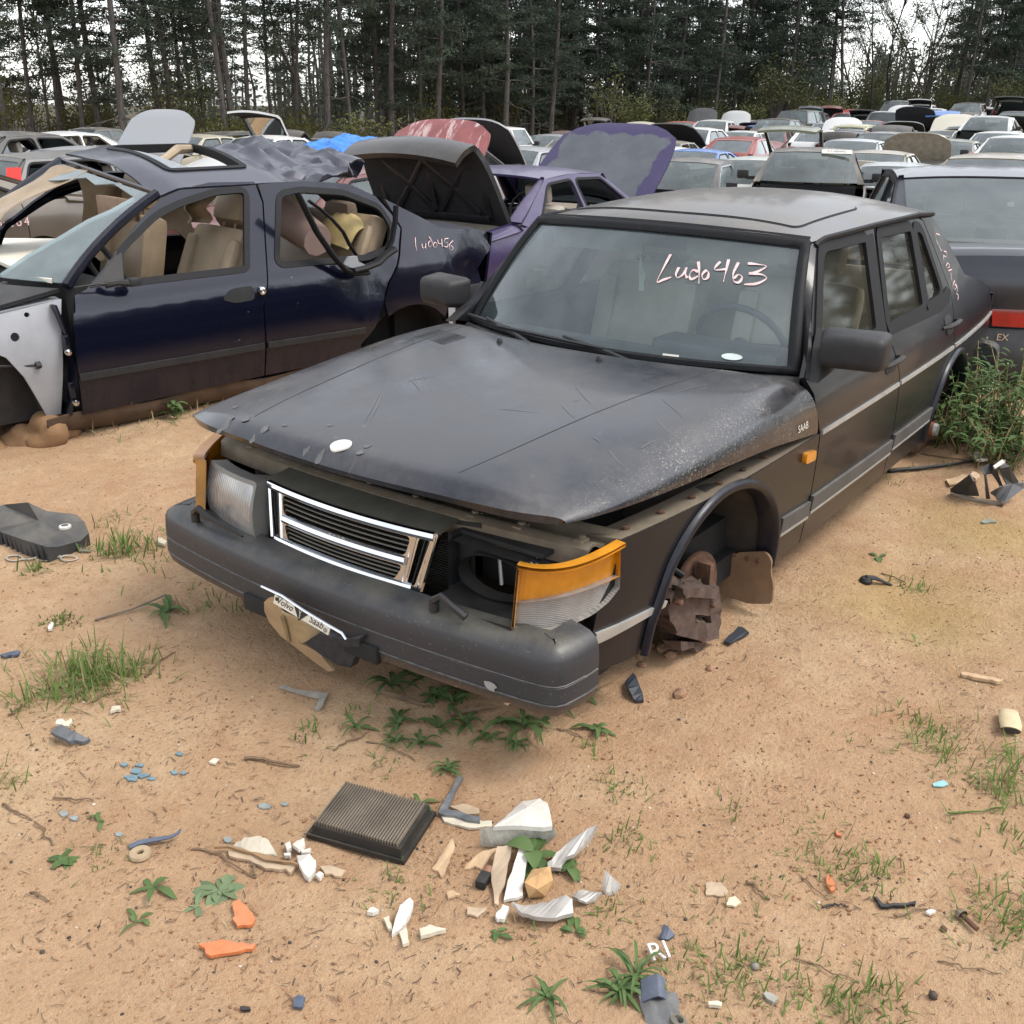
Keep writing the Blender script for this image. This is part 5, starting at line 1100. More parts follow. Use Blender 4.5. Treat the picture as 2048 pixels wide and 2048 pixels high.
# ------------------------------------------------------------------ background cars: one builder, shared meshes
STY = {
 'sedan': dict(L=4.55, W=.86, H=1.38, cowl=1.28, cz=.93, wt=1.98, rr=3.05, rb=3.72, rz=.99, dz=.93, ax=(.86, 3.52), trunk='deck'),
 'saloon': dict(L=4.62, W=.88, H=1.40, cowl=1.28, cz=.93, wt=1.98, rr=3.02, rb=3.80, rz=.99, dz=.95, ax=(.86, 3.55), trunk='deck', top=.82),
 'coupe': dict(L=4.45, W=.86, H=1.30, cowl=1.32, cz=.90, wt=2.02, rr=2.85, rb=3.75, rz=.95, dz=.90, ax=(.86, 3.42), trunk='deck'),
 'hatch': dict(L=4.25, W=.85, H=1.46, cowl=1.05, cz=.98, wt=1.80, rr=3.15, rb=4.02, rz=1.04, dz=1.02, ax=(.82, 3.42), trunk='gate'),
 'wagon': dict(L=4.55, W=.86, H=1.44, cowl=1.25, cz=.95, wt=1.90, rr=4.10, rb=4.42, rz=1.0, dz=.98, ax=(.86, 3.52), trunk='gate'),
 'suv': dict(L=4.5, W=.90, H=1.72, cowl=1.20, cz=1.10, wt=1.75, rr=4.05, rb=4.36, rz=1.16, dz=1.14, ax=(.86, 3.48), trunk='gate'),
 'pickup': dict(L=5.2, W=.92, H=1.70, cowl=1.35, cz=1.12, wt=1.90, rr=3.20, rb=3.36, rz=1.14, dz=1.08, ax=(.95, 4.15), trunk='deck'),
}
CM = {}
def car_meshes(st):
    if st in CM: return CM[st]
    p = STY[st]; L, W, H = p['L'], p['W'], p['H']; cz = p['cz']; out = {}
    def Wp(x): return W*spline(x, (0, .12, .35, .9, 1.6, L-1.2, L-.4, L-.1, L), (.72, .80, .90, .975, 1, 1, .95, .88, .80))
    prof = lambda z: spline(z, (.15, .3, .55, .78, cz, H-.07, H+.1), (.94, .965, 1, .995, .935, p.get('top', .70), p.get('top', .70)-.08))
    yy = lambda x, z: Wp(x)*prof(z)
    zt = lambda x: spline(x, (0, .1, .4, p['cowl'], p['rb'], L-.35, L-.05, L), (.62, .68, .74, cz-.03, p['rz']-.045, p['dz']-.03, p['dz']-.08, p['dz']-.14))
    def zb(x):
        z = .20
        for a in p['ax']:
            d = abs(x-a)
            if d < .345: z = max(z, .28 + math.sqrt(.345**2 - d*d)*.98)
        if x < .45: z = max(z, .22)
        return z
    cuts = [(.06, p['cowl']+.08, 'front_fender'), (p['cowl']+.09, (p['cowl']+p['rb'])/2+.02, 'front_door'), ((p['cowl']+p['rb'])/2+.03, p['ax'][1]-.10, 'rear_door'), (p['ax'][1]-.09, L-.03, 'quarter_panel')]
    for s in (-1, 1):
        fl = s > 0
        for x0, x1, nm in cuts:
            out[(nm, s)] = patch(lambda u, v: (x0+(x1-x0)*u, s*yy(x0+(x1-x0)*u, zb(x0+(x1-x0)*u) + (zt(x0+(x1-x0)*u)-zb(x0+(x1-x0)*u))*v), zb(x0+(x1-x0)*u) + (zt(x0+(x1-x0)*u)-zb(x0+(x1-x0)*u))*v), max(8, int((x1-x0)/.06)), 7, .025, flip=fl)
        # cabin side with two windows
        a0, a1, b0, b1 = p['cowl']+.06, p['wt'], p['rr'], p['rb']; zt_ = H-.075; zl = cz-.01
        outer = [(a0, zl), (a1-.02, zt_), ((a1+b0)/2, zt_+.025), (b0, zt_), (b1-.04, p['rz']-.02), (b1-.2, zl)]
        m = (p['cowl']+p['rb'])/2 + .04
        w1 = roundpoly([(a0+.20, zl+.04), (a1+.03, zt_-.045), (m-.04, zt_-.03), (m-.07, zl+.04)], .05); w2 = roundpoly([(m+.03, zl+.04), (m+.04, zt_-.03), (b0-.03, zt_-.05), (b1-.36 if b1-b0 > .45 else b1-.16, zl+.05)], .06)
        sf = lambda o: (lambda x, z: (x, s*(yy(x, z)+o), z))
        out[('cabin_frame', s)] = sheet(outer, sf(0), [w1, w2], .16, .03, flip=fl)
        out[('side_window', s, 0)] = sheet(grow(w1, .01), sf(-.015), sp=.25, thick=0, flip=fl); out[('side_window', s, 1)] = sheet(grow(w2, .01), sf(-.015), sp=.25, thick=0, flip=fl)
        out[('window_seal', s, 0)] = sheet(grow(w1, .022), sf(.004), [w1], .14, .006, flip=fl); out[('window_seal', s, 1)] = sheet(grow(w2, .022), sf(.004), [w2], .14, .006, flip=fl)
    rail = H-.075
    def roofF(u, v):
        x = p['wt'] - .05*(1-v*v) + (p['rr'] - p['wt'] + .09*(1-v*v))*u; k = math.sin(math.pi*min(1, max(0, u))); ze = rail + .025*k; zc = H - .045 + .045*k
        return (x, v*(yy(x, ze)-.0), ze + (zc-ze)*(1-abs(v)**2.6))
    out['roof'] = patch(roofF, 12, 12, .02, v=(-1, 1))
    def wsF(u, v):
        a = Vector((p['cowl'] + .10 - .17*(1-v*v), v*(yy(p['cowl']+.1, cz)-.06), cz-.015)); b = Vector(roofF(0, v)); return a.lerp(b, u) + Vector((-.02, 0, .015))*4*u*(1-u)
    out['windshield'] = patch(wsF, 5, 10, 0, u=(.03, .97), v=(-.96, .96))
    def rwF(u, v):
        b = Vector(roofF(1, v)); a = Vector((p['rb'] + .05*(1-v*v), v*(yy(p['rb'], p['rz'])-.07), p['rz']-.01)); return b.lerp(a, u) + Vector((.015, 0, .012))*4*u*(1-u)
    out['rear_window'] = patch(rwF, 4, 10, 0, u=(.04, .96), v=(-.95, .95))
    for s in (-1, 1):
        out[('pillar', s, 0)] = patch(lambda u, v: Vector(wsF(u, s*(.955+.045*v))).lerp(Vector((p['cowl']+.06+(p['wt']-p['cowl']-.08)*u, s*yy(p['cowl']+.1+(p['wt']-p['cowl'])*u, cz+(rail-cz)*u), cz-.01+(rail-cz+.01)*u)), v), 5, 2, .02, flip=(s < 0))
        out[('pillar', s, 1)] = patch(lambda u, v: Vector(rwF(u, s*(.95+.05*v))).lerp(Vector((p['rr']+(p['rb']-.04-p['rr'])*u, s*yy(p['rr']+(p['rb']-p['rr'])*u, rail+(p['rz']-rail)*u), rail+(p['rz']-.02-rail)*u)), v), 5, 2, .02, flip=(s > 0))
    # hood (origin on its hinge), deck lid or tailgate
    hx = p['cowl'] + .02
    def hoodF(u, v):
        k_ = .04*v*v + .16*abs(v)**5; x = .04 + k_ + (hx - .04 - k_)*u; ye = yy(x, zt(x))-.03; ze = zt(x)+.004; return (x-hx, v*ye, ze + (.045+.03*u)*(1-abs(v)**3) - cz)
    out['hood'] = patch(hoodF, 12, 12, .03, True, v=(-1, 1)); out['_hx'] = (hx, 0, cz)
    if p['trunk'] == 'deck':
        tx, tz = p['rb'] + .03, p['rz'] - .02; TL = L - .04 - tx
        def deckF(u, v):
            if u < .68: x = tx + TL*u/.68; z = spline(x, (tx, L-.35, L-.1, L), (tz+.01, p['dz'], p['dz']-.03, p['dz']-.06))
            else: x = tx + TL + .03*math.sin((u-.68)/.32*3.14); z = p['dz'] - .035 - .33*(u-.68)/.32
            wd = (yy(x, .85)-.11) if u < .68 else yy(L-.1, .85)-.13
            return (x + .05*(1-v*v)*min(1, u*1.4) - tx, v*wd, z + .02*(1-v*v) - tz)
        out['trunk_lid'] = patch(deckF, 14, 10, .05, True, v=(-1, 1)); out['_tx'] = (tx, 0, tz)
        for s in (-1, 1): out[('deck_side', s)] = patch(lambda u, v: (tx + (TL-.02)*u, s*((yy(tx+TL*u, .85)-.11) + .11*v), spline(tx+TL*u, (tx, L-.35, L-.1, L), (tz+.01, p['dz'], p['dz']-.03, p['dz']-.06)) - .01 - .05*v*v), 8, 3, .02, flip=(s > 0))
    else:
        tx, tz = p['rr'] + .06, H - .05
        def gateF(u, v):
            q = u; b = Vector(roofF(1, v)) ; a = Vector((p['rb'] + .05*(1-v*v), v*(yy(p['rb'], p['rz'])-.06), p['rz']))
            if q < .55: P = b.lerp(a, q/.55)
            else: P = a + Vector((L-.05-p['rb'], 0, -.50))*((q-.55)/.45)
            return P - Vector((tx, 0, tz))
        hole = roundpoly([(.07, -.84), (.07, .84), (.50, .86), (.50, -.86)], .06)
        out['tailgate'] = sheet([(.01, -.97), (.01, .97), (1, .93), (1, -.93)], gateF, [hole], .16, .05, True); out['tailgate_glass'] = sheet(grow(hole, .02), lambda u, v: gateF(u, v) - Vector((.01, 0, .005)), sp=.3, thick=0); out['_tx'] = (tx, 0, tz)
    # bumpers, lamps, grille, mirrors
    def bmp(x0, sg, zc): 
        def f(u, v): 
            y = v*W*.93; x = x0 + sg*(.16*abs(v)**3); h = (u-.5); return (x + sg*(.05*(2*h)**2), y, zc + .30*(u-.5))
        return f
    out['front_bumper'] = patch(bmp(-.02, 1, .40), 4, 14, .08, v=(-1, 1)); out['rear_bumper'] = patch(bmp(L+.04, -1, .46), 4, 14, .08, v=(-1, 1), flip=True)
    out['grille'] = patch(lambda u, v: (.025 + .05*v*v, v*.34, .53 + .10*u), 2, 6, .01, v=(-1, 1)); out['nose_panel'] = patch(lambda u, v: (.05 + .10*v*v + .02*u, v*W*.80, .50 + .15*u), 3, 12, .02, v=(-1, 1))
    out['tail_panel'] = patch(lambda u, v: (L - .04 - .09*v*v, v*W*.84, .55 + (p['dz']-.10-.55)*u), 3, 12, .02, v=(-1, 1), flip=True)
    for s in (-1, 1):
        out[('headlight', s)] = patch(lambda u, v: (.035 + .20*v*v, s*(W*.40 + W*.42*v), .56 + .10*u - .015*v), 3, 6, .03, flip=(s < 0))
        tall = st in ('wagon', 'suv')
        out[('tail_light', s)] = patch(lambda u, v: ((L - .02 - .20*v*v if not tall else p['rb'] + .10 - .16*v - .22*u*.5), s*(W*.52 + W*.36*v) if not tall else s*(W*.80 + W*.10*v - .08*u), (p['dz']-.27 + .16*u) if not tall else .80 + .48*u), 4, 6, .03, flip=(s > 0))
        b = MB(); b.box((p['cowl']+.22, s*.90 if s > 0 else -1.07, cz+.01), (p['cowl']+.34, s*1.07 if s > 0 else -.90, cz+.14), bev=.03); b.box((p['cowl']+.25, min(s*.80, s*.93), cz), (p['cowl']+.31, max(s*.80, s*.93), cz+.05)); out[('side_mirror', s)] = (b.v, b.f)
    b = MB(); b.box((.25, -W*.86, .17), (L-.3, W*.86, .30)); b.box((.30, -W*.74, .30), (p['cowl']-.1, W*.74, .62)); b.box((p['rb']-.35, -W*.74, .30), (L-.25, W*.74, .60))
    for a in p['ax']: b.box((a-.36, -W*.68, .20), (a+.36, W*.68, .62))
    b.box((p['cowl']+.02, -W*.80, .30), (p['cowl']+.10, W*.80, cz-.06)); b.box((p['cowl']+.05, -W*.80, cz-.14), (p['cowl']+.42, W*.80, cz-.05)); out['underbody'] = (b.v, b.f)
    b = MB(); x = p['cowl']+1.05
    for yv in (-.36, .36):
        b.box((x-.25, yv-.25, .35), (x+.22, yv+.25, .52), bev=.05); mm = Matrix.Translation((x+.24, yv, .48)) @ Matrix.Rotation(rad(14), 4, 'Y'); b.box((-.07, -.25, 0), (.07, .25, .58), mat=mm, bev=.05); b.box((-.05, -.13, .60), (.05, .13, .78), mat=mm, bev=.04)
    out['front_seats'] = (b.v, b.f)
    b = MB(); mm = Matrix.Translation((x+1.05, 0, .46)) @ Matrix.Rotation(rad(20), 4, 'Y'); b.box((-.08, -.62, 0), (.08, .62, .55), mat=mm, bev=.06); b.box((x+.62, -.62, .34), (x+1.08, .62, .50), bev=.06); out['rear_seat'] = (b.v, b.f)
    b = MB(); c0 = Vector((p['cowl']+.55, -.36, cz-.02)); axx = Vector((.88, 0, .45)).normalized(); e1 = Vector((0, 1, 0)); e2 = axx.cross(e1); b.tube([c0 + (e1*math.cos(i*.4488) + e2*math.sin(i*.4488))*.18 for i in range(15)], .015, 6); out['steering_wheel'] = (b.v, b.f)
    if st == 'pickup':
        b = MB()
        for s in (-1, 1): b.box((3.45, s*W*.9 if s > 0 else -W*.97, .55), (L-.05, s*W*.97 if s > 0 else -W*.9, 1.10))
        b.box((L-.10, -W*.9, .55), (L-.04, W*.9, 1.10)); b.box((3.4, -W*.9, .55), (3.46, W*.9, 1.1)); out['truck_bed'] = (b.v, b.f)
    res = {}
    for k, vf in out.items():
        if isinstance(k, str) and k.startswith('_'): res[k] = vf; continue
        nm = k if isinstance(k, str) else k[0]; fm = None
        if nm in ('hood', 'trunk_lid', 'tailgate'):
            n = len(vf[1]); fm = None
            # upper skin, then lining, then rim
            nt = {'hood': 144, 'trunk_lid': 140}.get(nm)
            if nt is None:
                nt = sum(1 for f in vf[1] if len(f) == 3)//2
            fm = [0]*nt + [1]*nt + [0]*(n-2*nt)
        res[k] = mesh_from(nm, vf[0], vf[1], fm, True, 40); res[k].materials.append(None)
        if fm: res[k].materials.append(None)
    CM[st] = res; return res
M_FGLASS = glassm('far_car_glass', (.66, .74, .72), .13, .05, (.34, .385, .37), .8)
M_FSEAT = plain('dark_seat', (.05, .05, .05), .8); M_FHEAD = plain('far_headlight', (.45, .46, .46), .2, .2); M_FTAIL = plain('far_tail_light', (.30, .015, .012), .25); M_TAILW = plain('white_tail_cluster', (.62, .58, .58), .3, .1, .3, 30)
M_LINING = plain('black_hood_lining', (.014, .014, .016), .9, 0, .4, 20)
t = NT('peeled_purple_hood'); v = t.coord('Object'); sxn = t.node('ShaderNodeSeparateXYZ'); t.lk(v, sxn.inputs[0])
edge = t.math('MAXIMUM', t.range(sxn.outputs[0], -1.0, -1.2), t.range(t.math('ABSOLUTE', sxn.outputs[1], 0), .58, .74)); m_ = t.math('ADD', t.math('MULTIPLY', edge, .55), t.noise(v, 4, 6, .65)); m_ = t.range(m_, .62, .70)
c = t.mix(m_, t.mix(t.noise(v, 2.5, 5, .6, .3, .7), (.050, .055, .064), (.085, .092, .104)), t.mix(t.noise(v, 7, 4, .6), (.016, .010, .045), (.035, .024, .085))); c = t.mix(t.noise(v, 5, 5, .7, .68, .72), c, (.20, .10, .03)); t.set(Base_Color=c, Roughness=.5); M_PEEL = t.m
M_PURP = paint((.030, .018, .075), .5, .35, .3, 0, 'peeling_purple', (.26, .23, .28)); M_FADER = None
def faded(col):
    k = ('fad', tuple(col))
    if k in _mc: return _mc[k]
    t = NT('sun_faded_paint'); v = t.coord('Object'); n = t.noise(t.coord('Object', scale=(1.2, 5, 1)), 2.2, 6, .7, .53, .60); n2 = t.noise(v, 3, 4, .6, .3, .7)
    c = t.mix(n2, col, tuple(min(1, q*1.5) for q in col)); c = t.mix(t.math('MULTIPLY', n, .6), c, (.60, .48, .46)); t.set(Base_Color=c, Roughness=.55); _mc[k] = t.m; return t.m
def put(me, name, mats, parent, loc=None, rot=None):
    o = bpy.data.objects.new(name, me); COL.objects.link(o); o.parent = parent
    mats = mats if isinstance(mats, (list, tuple)) else [mats]
    for i, m in enumerate(mats[:len(o.material_slots)]): o.material_slots[i].link = 'OBJECT'; o.material_slots[i].material = m
    if loc: o.location = loc
    if rot: o.rotation_euler = rot
    return o
CARROOT = []
for ci, (st, col, base, head, label, H, o) in enumerate(CARS):
    R_ = random.Random(100 + ci); p = STY[st]; me = car_meshes(st); k = o.get('sc', 1.0)
    yaw = rad(head + (R_.uniform(-4, 4) - (14 if head < 90 else 16) if 'pos' not in o else 0))
    pm = M_PURP if col is PU and 'pos' in o else paint(col, .16 if o.get('blue') else (.62 if max(col) < .3 else .35), .34, .15)
    drop = (p['H'] - H) if 'pos' not in o else 0
    if 'pos' in o: loc = Vector((o['pos'][0], o['pos'][1], -o['pos'][2]))
    else:
        loc = Vector((base.x, base.y, base.z - drop)) - Matrix.Rotation(yaw, 3, 'Z') @ Vector(((p['wt'] + p['rr'])/2, 0, 0))
    root = thing({'suv': 'suv_car', 'pickup': 'pickup_truck', 'hatch': 'hatchback_car', 'wagon': 'wagon_car', 'coupe': 'coupe_car'}.get(st, 'junked_car'), label, 'truck' if st == 'pickup' else 'car', tuple(loc), (0, 0, yaw), 'cars in the salvage yard'); root.scale = (k, k, k); CARROOT.append(root)
    gone = o.get('gone', ()); far_ = (Vector((loc.x, loc.y, 0)) - Vector((CAM.x, CAM.y, 0))).length > 34
    lin = o.get('hoodin'); lin = plain('lining_%d' % ci, lin, .85, 0, .3, 9) if lin else M_LINING
    seatm = R_.choice((M_FSEAT, M_GREYSEAT, M_TAN, M_FSEAT))
    for key, m in me.items():
        if isinstance(key, str) and key.startswith('_'): continue
        nm = key if isinstance(key, str) else key[0]
        if nm in gone: continue
        if nm in ('front_fender', 'front_door', 'rear_door', 'quarter_panel', 'cabin_frame', 'roof', 'pillar', 'deck_side', 'nose_panel', 'tail_panel', 'truck_bed'): put(m, nm, pm, root)
        elif nm in ('front_bumper', 'rear_bumper'):
            if not (far_ and R_.random() < .3): put(m, nm, pm if R_.random() < .55 and not o.get('blue') else M_RUBBER, root)
        elif nm == 'side_window' and (R_.random() < .12): continue
        elif nm in ('windshield', 'side_window'): put(m, nm, M_FGLASS, root)
        elif nm == 'rear_window':
            if p['trunk'] == 'deck': put(m, nm, M_FGLASS, root)
        elif nm == 'window_seal':
            if not far_: put(m, nm, M_CHROME if 'chrome window trim' in label else M_GASKET, root)
        elif nm == 'hood':
            hm = faded(o['hoodcol']) if 'hoodcol' in o and 'faded' in label else paint(o['hoodcol'], .3, .4, .1) if 'hoodcol' in o else pm
            if o.get('hoodmat'): hm = M_PEEL
            put(m, 'hood', [hm, lin], root, me['_hx'], (0, rad(o.get('hood', 0)), 0))
        elif nm == 'trunk_lid':
            put(m, 'trunk_lid', [paint(o['trunkpaint'], .3) if 'trunkpaint' in o else pm, plain('teal_lining', TE, .5) if 'trunkcol' in o else M_LINING], root, me['_tx'], (0, rad(-o.get('trunk', 0)), 0))
        elif nm == 'tailgate':
            tg = put(m, 'tailgate', [pm, M_LINING], root, me['_tx'], (0, rad(-o.get('trunk', 0)), 0))
            if 'tailgate_glass' not in gone: put(me['tailgate_glass'], 'tailgate_glass', M_FGLASS, tg)
        elif nm == 'tailgate_glass': continue
        elif nm == 'grille': put(m, nm, M_BLACK, root)
        elif nm == 'headlight': put(m, nm, M_FHEAD, root)
        elif nm == 'tail_light': put(m, nm, M_TAILW if 'white tail' in label else (plain('bright_red_lamp', (.60, .03, .02), .3) if o.get('tall') else M_FTAIL), root)
        elif nm == 'side_mirror':
            if R_.random() < .6: put(m, nm, M_BLACK, root)
        elif nm == 'underbody': put(m, nm, M_DARK, root)
        elif nm in ('front_seats', 'rear_seat'): put(m, nm, seatm, root)
        elif nm == 'steering_wheel':
            if not far_: put(m, nm, M_BLACK, root)
    # extras
    MW = Matrix.Translation(loc) @ Matrix.Rotation(yaw, 4, 'Z') @ Matrix.Scale(k, 4); MI = MW.inverted()
    if o.get('sticker'):
        tv, tf = text2d('71-40492', .075); b = MB(); a = Vector((1.90, -.36, 1.305)); e1 = Vector((0, -1, 0)); e2 = Vector((.52, 0, .30)).normalized(); nn = Vector((-.5, 0, .86))
        b.add(([a + e1*x_ + e2*y_ + Vector((-.035, 0, .03)) for x_, y_ in ((-.22, -.03), (.22, -.03), (.22, .075), (-.22, .075))], [(0, 1, 2, 3)])); b.build('lot_sticker', M_WHITEP, root, False)
        b = MB(); b.add(([a + e1*x_ + e2*y_ + Vector((-.040, 0, .034)) for x_, y_ in tv], tf)); b.build('sticker_lettering', plain('grey_ink', (.12, .13, .14), .6), root, False)
    if o.get('blue'):
        # fruit sticker in the rear glass, model letters, big rear lamps on the lid
        b = MB(); 
        def rw(px, py):
            o_ = MI @ CAM; d_ = MI.to_3x3() @ ray(px, py); n_ = Vector((.45, 0, .68)).normalized(); q = Vector((3.40, 0, 1.215)); return o_ + d_*(((q - o_).dot(n_) - .015)/d_.dot(n_))
        AP = zz(1748, 330, 3.864, [(1062, 285), (1078, 282), (1086, 292), (1080, 302), (1088, 312), (1076, 322), (1062, 320), (1046, 322), (1032, 312), (1028, 298), (1038, 286), (1052, 288)])
        b.add(([rw(px, py) for px, py in AP], [tuple(range(len(AP)))])); LF = zz(1748, 330, 3.864, [(1060, 280), (1064, 270), (1074, 262), (1070, 274)]); b.add(([rw(px, py) for px, py in LF], [(0, 1, 2, 3)])); b.build('fruit_sticker', M_WHITEP, root, False)
        def lidp(px, py):
            o_ = MI @ CAM; d_ = MI.to_3x3() @ ray(px, py); return o_ + d_*((4.63 - o_.x)/d_.x)
        A_, B_ = lidp(1984, 652), lidp(2066, 578); y0, y1 = sorted((abs(A_.y), abs(B_.y))); zl_, zh_ = A_.z, B_.z; zm_ = zl_ + (zh_-zl_)*.66
        for s in (-1, 1):
            part('lid_lamp', patch(lambda u, v: (4.63 + .012*math.sin(u*3.14), s*(y0 + (y1-y0)*v + .03*u), zl_ + (zm_-zl_)*u), 5, 8, .03, flip=(s > 0)), M_RED, root); part('reverse_lamp', patch(lambda u, v: (4.63, s*(y0 + (y1-y0)*v + .03 + .02*u), zm_ + .003 + (zh_-zm_)*u), 3, 8, .03, flip=(s > 0)), plain('smoky_lamp', (.38, .19, .14), .25, .1, .5, 60), root)
        tv, tf = text2d('EX', .055); b = MB(); b.add(([(4.655, lidp(2005, 665).y - x_*0 + x_, zl_ - .075 + y_) for x_, y_ in tv], tf)); b.build('model_letters', M_CHROME, root, False)
    if o.get('trunkin'):
        tl = [q for q in root.children if q.name.startswith('trunk_lid')][0]; b = MB()
        z_ = -.062
        for a_, c_ in (((.12, -.45), (.60, .0)), ((.12, .45), (.60, .0)), ((.60, 0), (.15, .0)), ((.62, -.55), (.62, .55)), ((.08, -.55), (.08, .55)), ((.12, -.02), (.62, -.48)), ((.12, .02), (.62, .48)), ((.1, -.55), (.62, -.58)), ((.1, .55), (.62, .58))):
            b.tube([(a_[0], a_[1], z_ + .0), ((a_[0]+c_[0])/2, (a_[1]+c_[1])/2, z_ + .006), (c_[0], c_[1], z_ - .02)], .03, 6, flat=.5)
        b.build('lid_bracing', plain('glossy_black_lid', (.012, .013, .018), .3, .1, .3, 9, 0, .2), tl)
        b = MB(); b.tube([(3.95, -.60, .88), (3.80, -.62, 1.10)], .014, 6); b.tube([(3.90, -.61, .96), (3.80, -.62, 1.12)], .020, 6, mi=0); b.build('gas_strut', M_BRIGHT, root)
        for s in (-1, 1): part('rear_lamp', patch(lambda u, v: (4.53 - .10*v*v, s*(.45 + .33*v), .62 + .20*u), 4, 6, .03, flip=(s > 0)), M_RED, root)
    if o.get('write'):
        b = MB()
        for i, ch in enumerate('Ludo4'):
            tv, tf = text2d(ch, .10); b.add(([(3.0 + i*.075 + x_, -.885 + .0*z_, .72 + z_) for x_, z_ in tv], tf))
        b.build('handwriting', M_CHALK, root, False)
    if o.get('tarp'):
        tp = thing('blue_tarp', 'crumpled bright blue plastic tarp draped over a dark car', 'tarp', tuple(loc + Matrix.Rotation(yaw, 3, 'Z') @ Vector((2.6, 0, 1.3))), (0, 0, yaw))
        def tf_(u, v):
            x = -1.3 + 2.6*u; y = -1.02 + 2.04*v; z = .16 - .25*(x/1.3)**2 - .55*abs(y)**3 + .09*noise.noise(Vector((x*3, y*3, 2))) + .05*noise.noise(Vector((x*8, y*7, 2))); return (x, y, z)
        part('tarp_sheet', patch(tf_, 36, 30, .004, True), plain('blue_tarpaulin', (.03, .17, .52), .38, 0, .3, 5), tp, 25, False)

# ------------------------------------------------------------------ the wood behind the yard
t = NT('pine_bark'); v = t.coord('Object', True, (6, 6, 1.2)); n = t.noise(v, 2.5, 5, .7, .3, .7)
t.set(Base_Color=t.mix(n, (.045, .042, .039), (.125, .114, .104)), Roughness=.95, Specular_IOR_Level=.1); t.bump(n, .7, .04); M_BARK = t.m
def leafm(name, a, b, tr=.25):
    t = NT(name); v = t.coord('Object', True); oi = t.node('ShaderNodeObjectInfo'); n = t.noise(v, .9, 4, .6, .3, .7)
    c = t.mix(n, a, b); c = t.mix(t.math('MULTIPLY', oi.outputs['Random'], .35), c, tuple(q*1.5 for q in b)); t.set(Base_Color=c, Roughness=.7, Specular_IOR_Level=.2)
    df = t.node('ShaderNodeBsdfTranslucent'); t.lk(c, df.inputs[0]); mx = t.node('ShaderNodeMixShader'); mx.inputs[0].default_value = tr; t.lk(t.b.outputs[0], mx.inputs[1]); t.lk(df.outputs[0], mx.inputs[2]); t.lk(mx.outputs[0], t.out.inputs['Surface']); return t.m
M_NEEDLE = leafm('pine_needles', (.026, .038, .030), (.056, .074, .050)); M_SHRUB = leafm('olive_leaves', (.045, .055, .018), (.10, .105, .035)); M_TWIG = plain('bare_twigs', (.075, .062, .052), .95)
def pine(seed, h, low, dens, spread=2.2):
    R_ = random.Random(seed); tr = MB(); cr = MB(); bx, by = R_.uniform(-.5, .5), R_.uniform(-.5, .5); n = 11
    def ax(z): k = z/h; return Vector((bx*k*k + .10*math.sin(z*.5+seed), by*k*k + .10*math.cos(z*.43+seed*2), z))
    r0 = R_.uniform(.085, .13); tr.tube([ax(h*i/n) - Vector((0, 0, .4 if i == 0 else 0)) for i in range(n+1)], [r0*(1.25 if i == 0 else 1)*(1 - .8*(i/n)**1.2) for i in range(n+1)], 8)
    z = 1.6
    while z < h*.98:
        live = z > low; m = R_.randint(2, 4)
        for _ in range(m):
            a = R_.uniform(0, 6.283); L = (spread*(1 - .75*max(0, (z-low)/(h-low)))*R_.uniform(.6, 1.15)) if live else R_.uniform(.4, 1.9)
            d = Vector((math.cos(a), math.sin(a), R_.uniform(-.15, .25) if live else R_.uniform(-.25, .15))); p = ax(z); pts = [p + d*L*k/3 + Vector((0, 0, -.10*L*(k/3)**2 + R_.uniform(-.05, .05))) for k in range(4)]
            tr.tube(pts, [.028, .020, .012, .005], 4, caps=False)
            if not live:
                for k in (1, 2, 2, 3):
                    q = pts[k]; e = (d + Vector((R_.uniform(-1, 1), R_.uniform(-1, 1), R_.uniform(-.6, .3)))).normalized()*R_.uniform(.2, .6); tr.tube([q, q + e*.6, q + e + Vector((0, 0, -.05))], [.008, .006, .003], 3, caps=False)
                continue
            for k in range(max(2, int(dens*L*.32))):
                w = R_.uniform(.35, 1.05); q0 = p + d*L*w + Vector((R_.gauss(0, .16), R_.gauss(0, .16), R_.gauss(.02, .06) - .10*L*w*w)); s_ = R_.uniform(.10, .19)
                for _j in range(22):
                    q = q0 + Vector((R_.gauss(0, .17), R_.gauss(0, .17), R_.gauss(0, .07)))
                    e = Vector((R_.gauss(0, 1), R_.gauss(0, 1), R_.gauss(.35, .8))).normalized(); o = e.orthogonal().normalized()*.028; l_ = s_*R_.uniform(.8, 1.7)
                    o.rotate(Matrix.Rotation(R_.uniform(0, 6.28), 3, e)); cr.add(([q - o, q + o, q + e*l_], [(0, 1, 2)]))
        z += R_.uniform(.28, .6) if live else R_.uniform(.5, 1.1)
    return mesh_from('trunk', tr.v, tr.f, None, True, 60), mesh_from('crown', cr.v, cr.f, None, False)
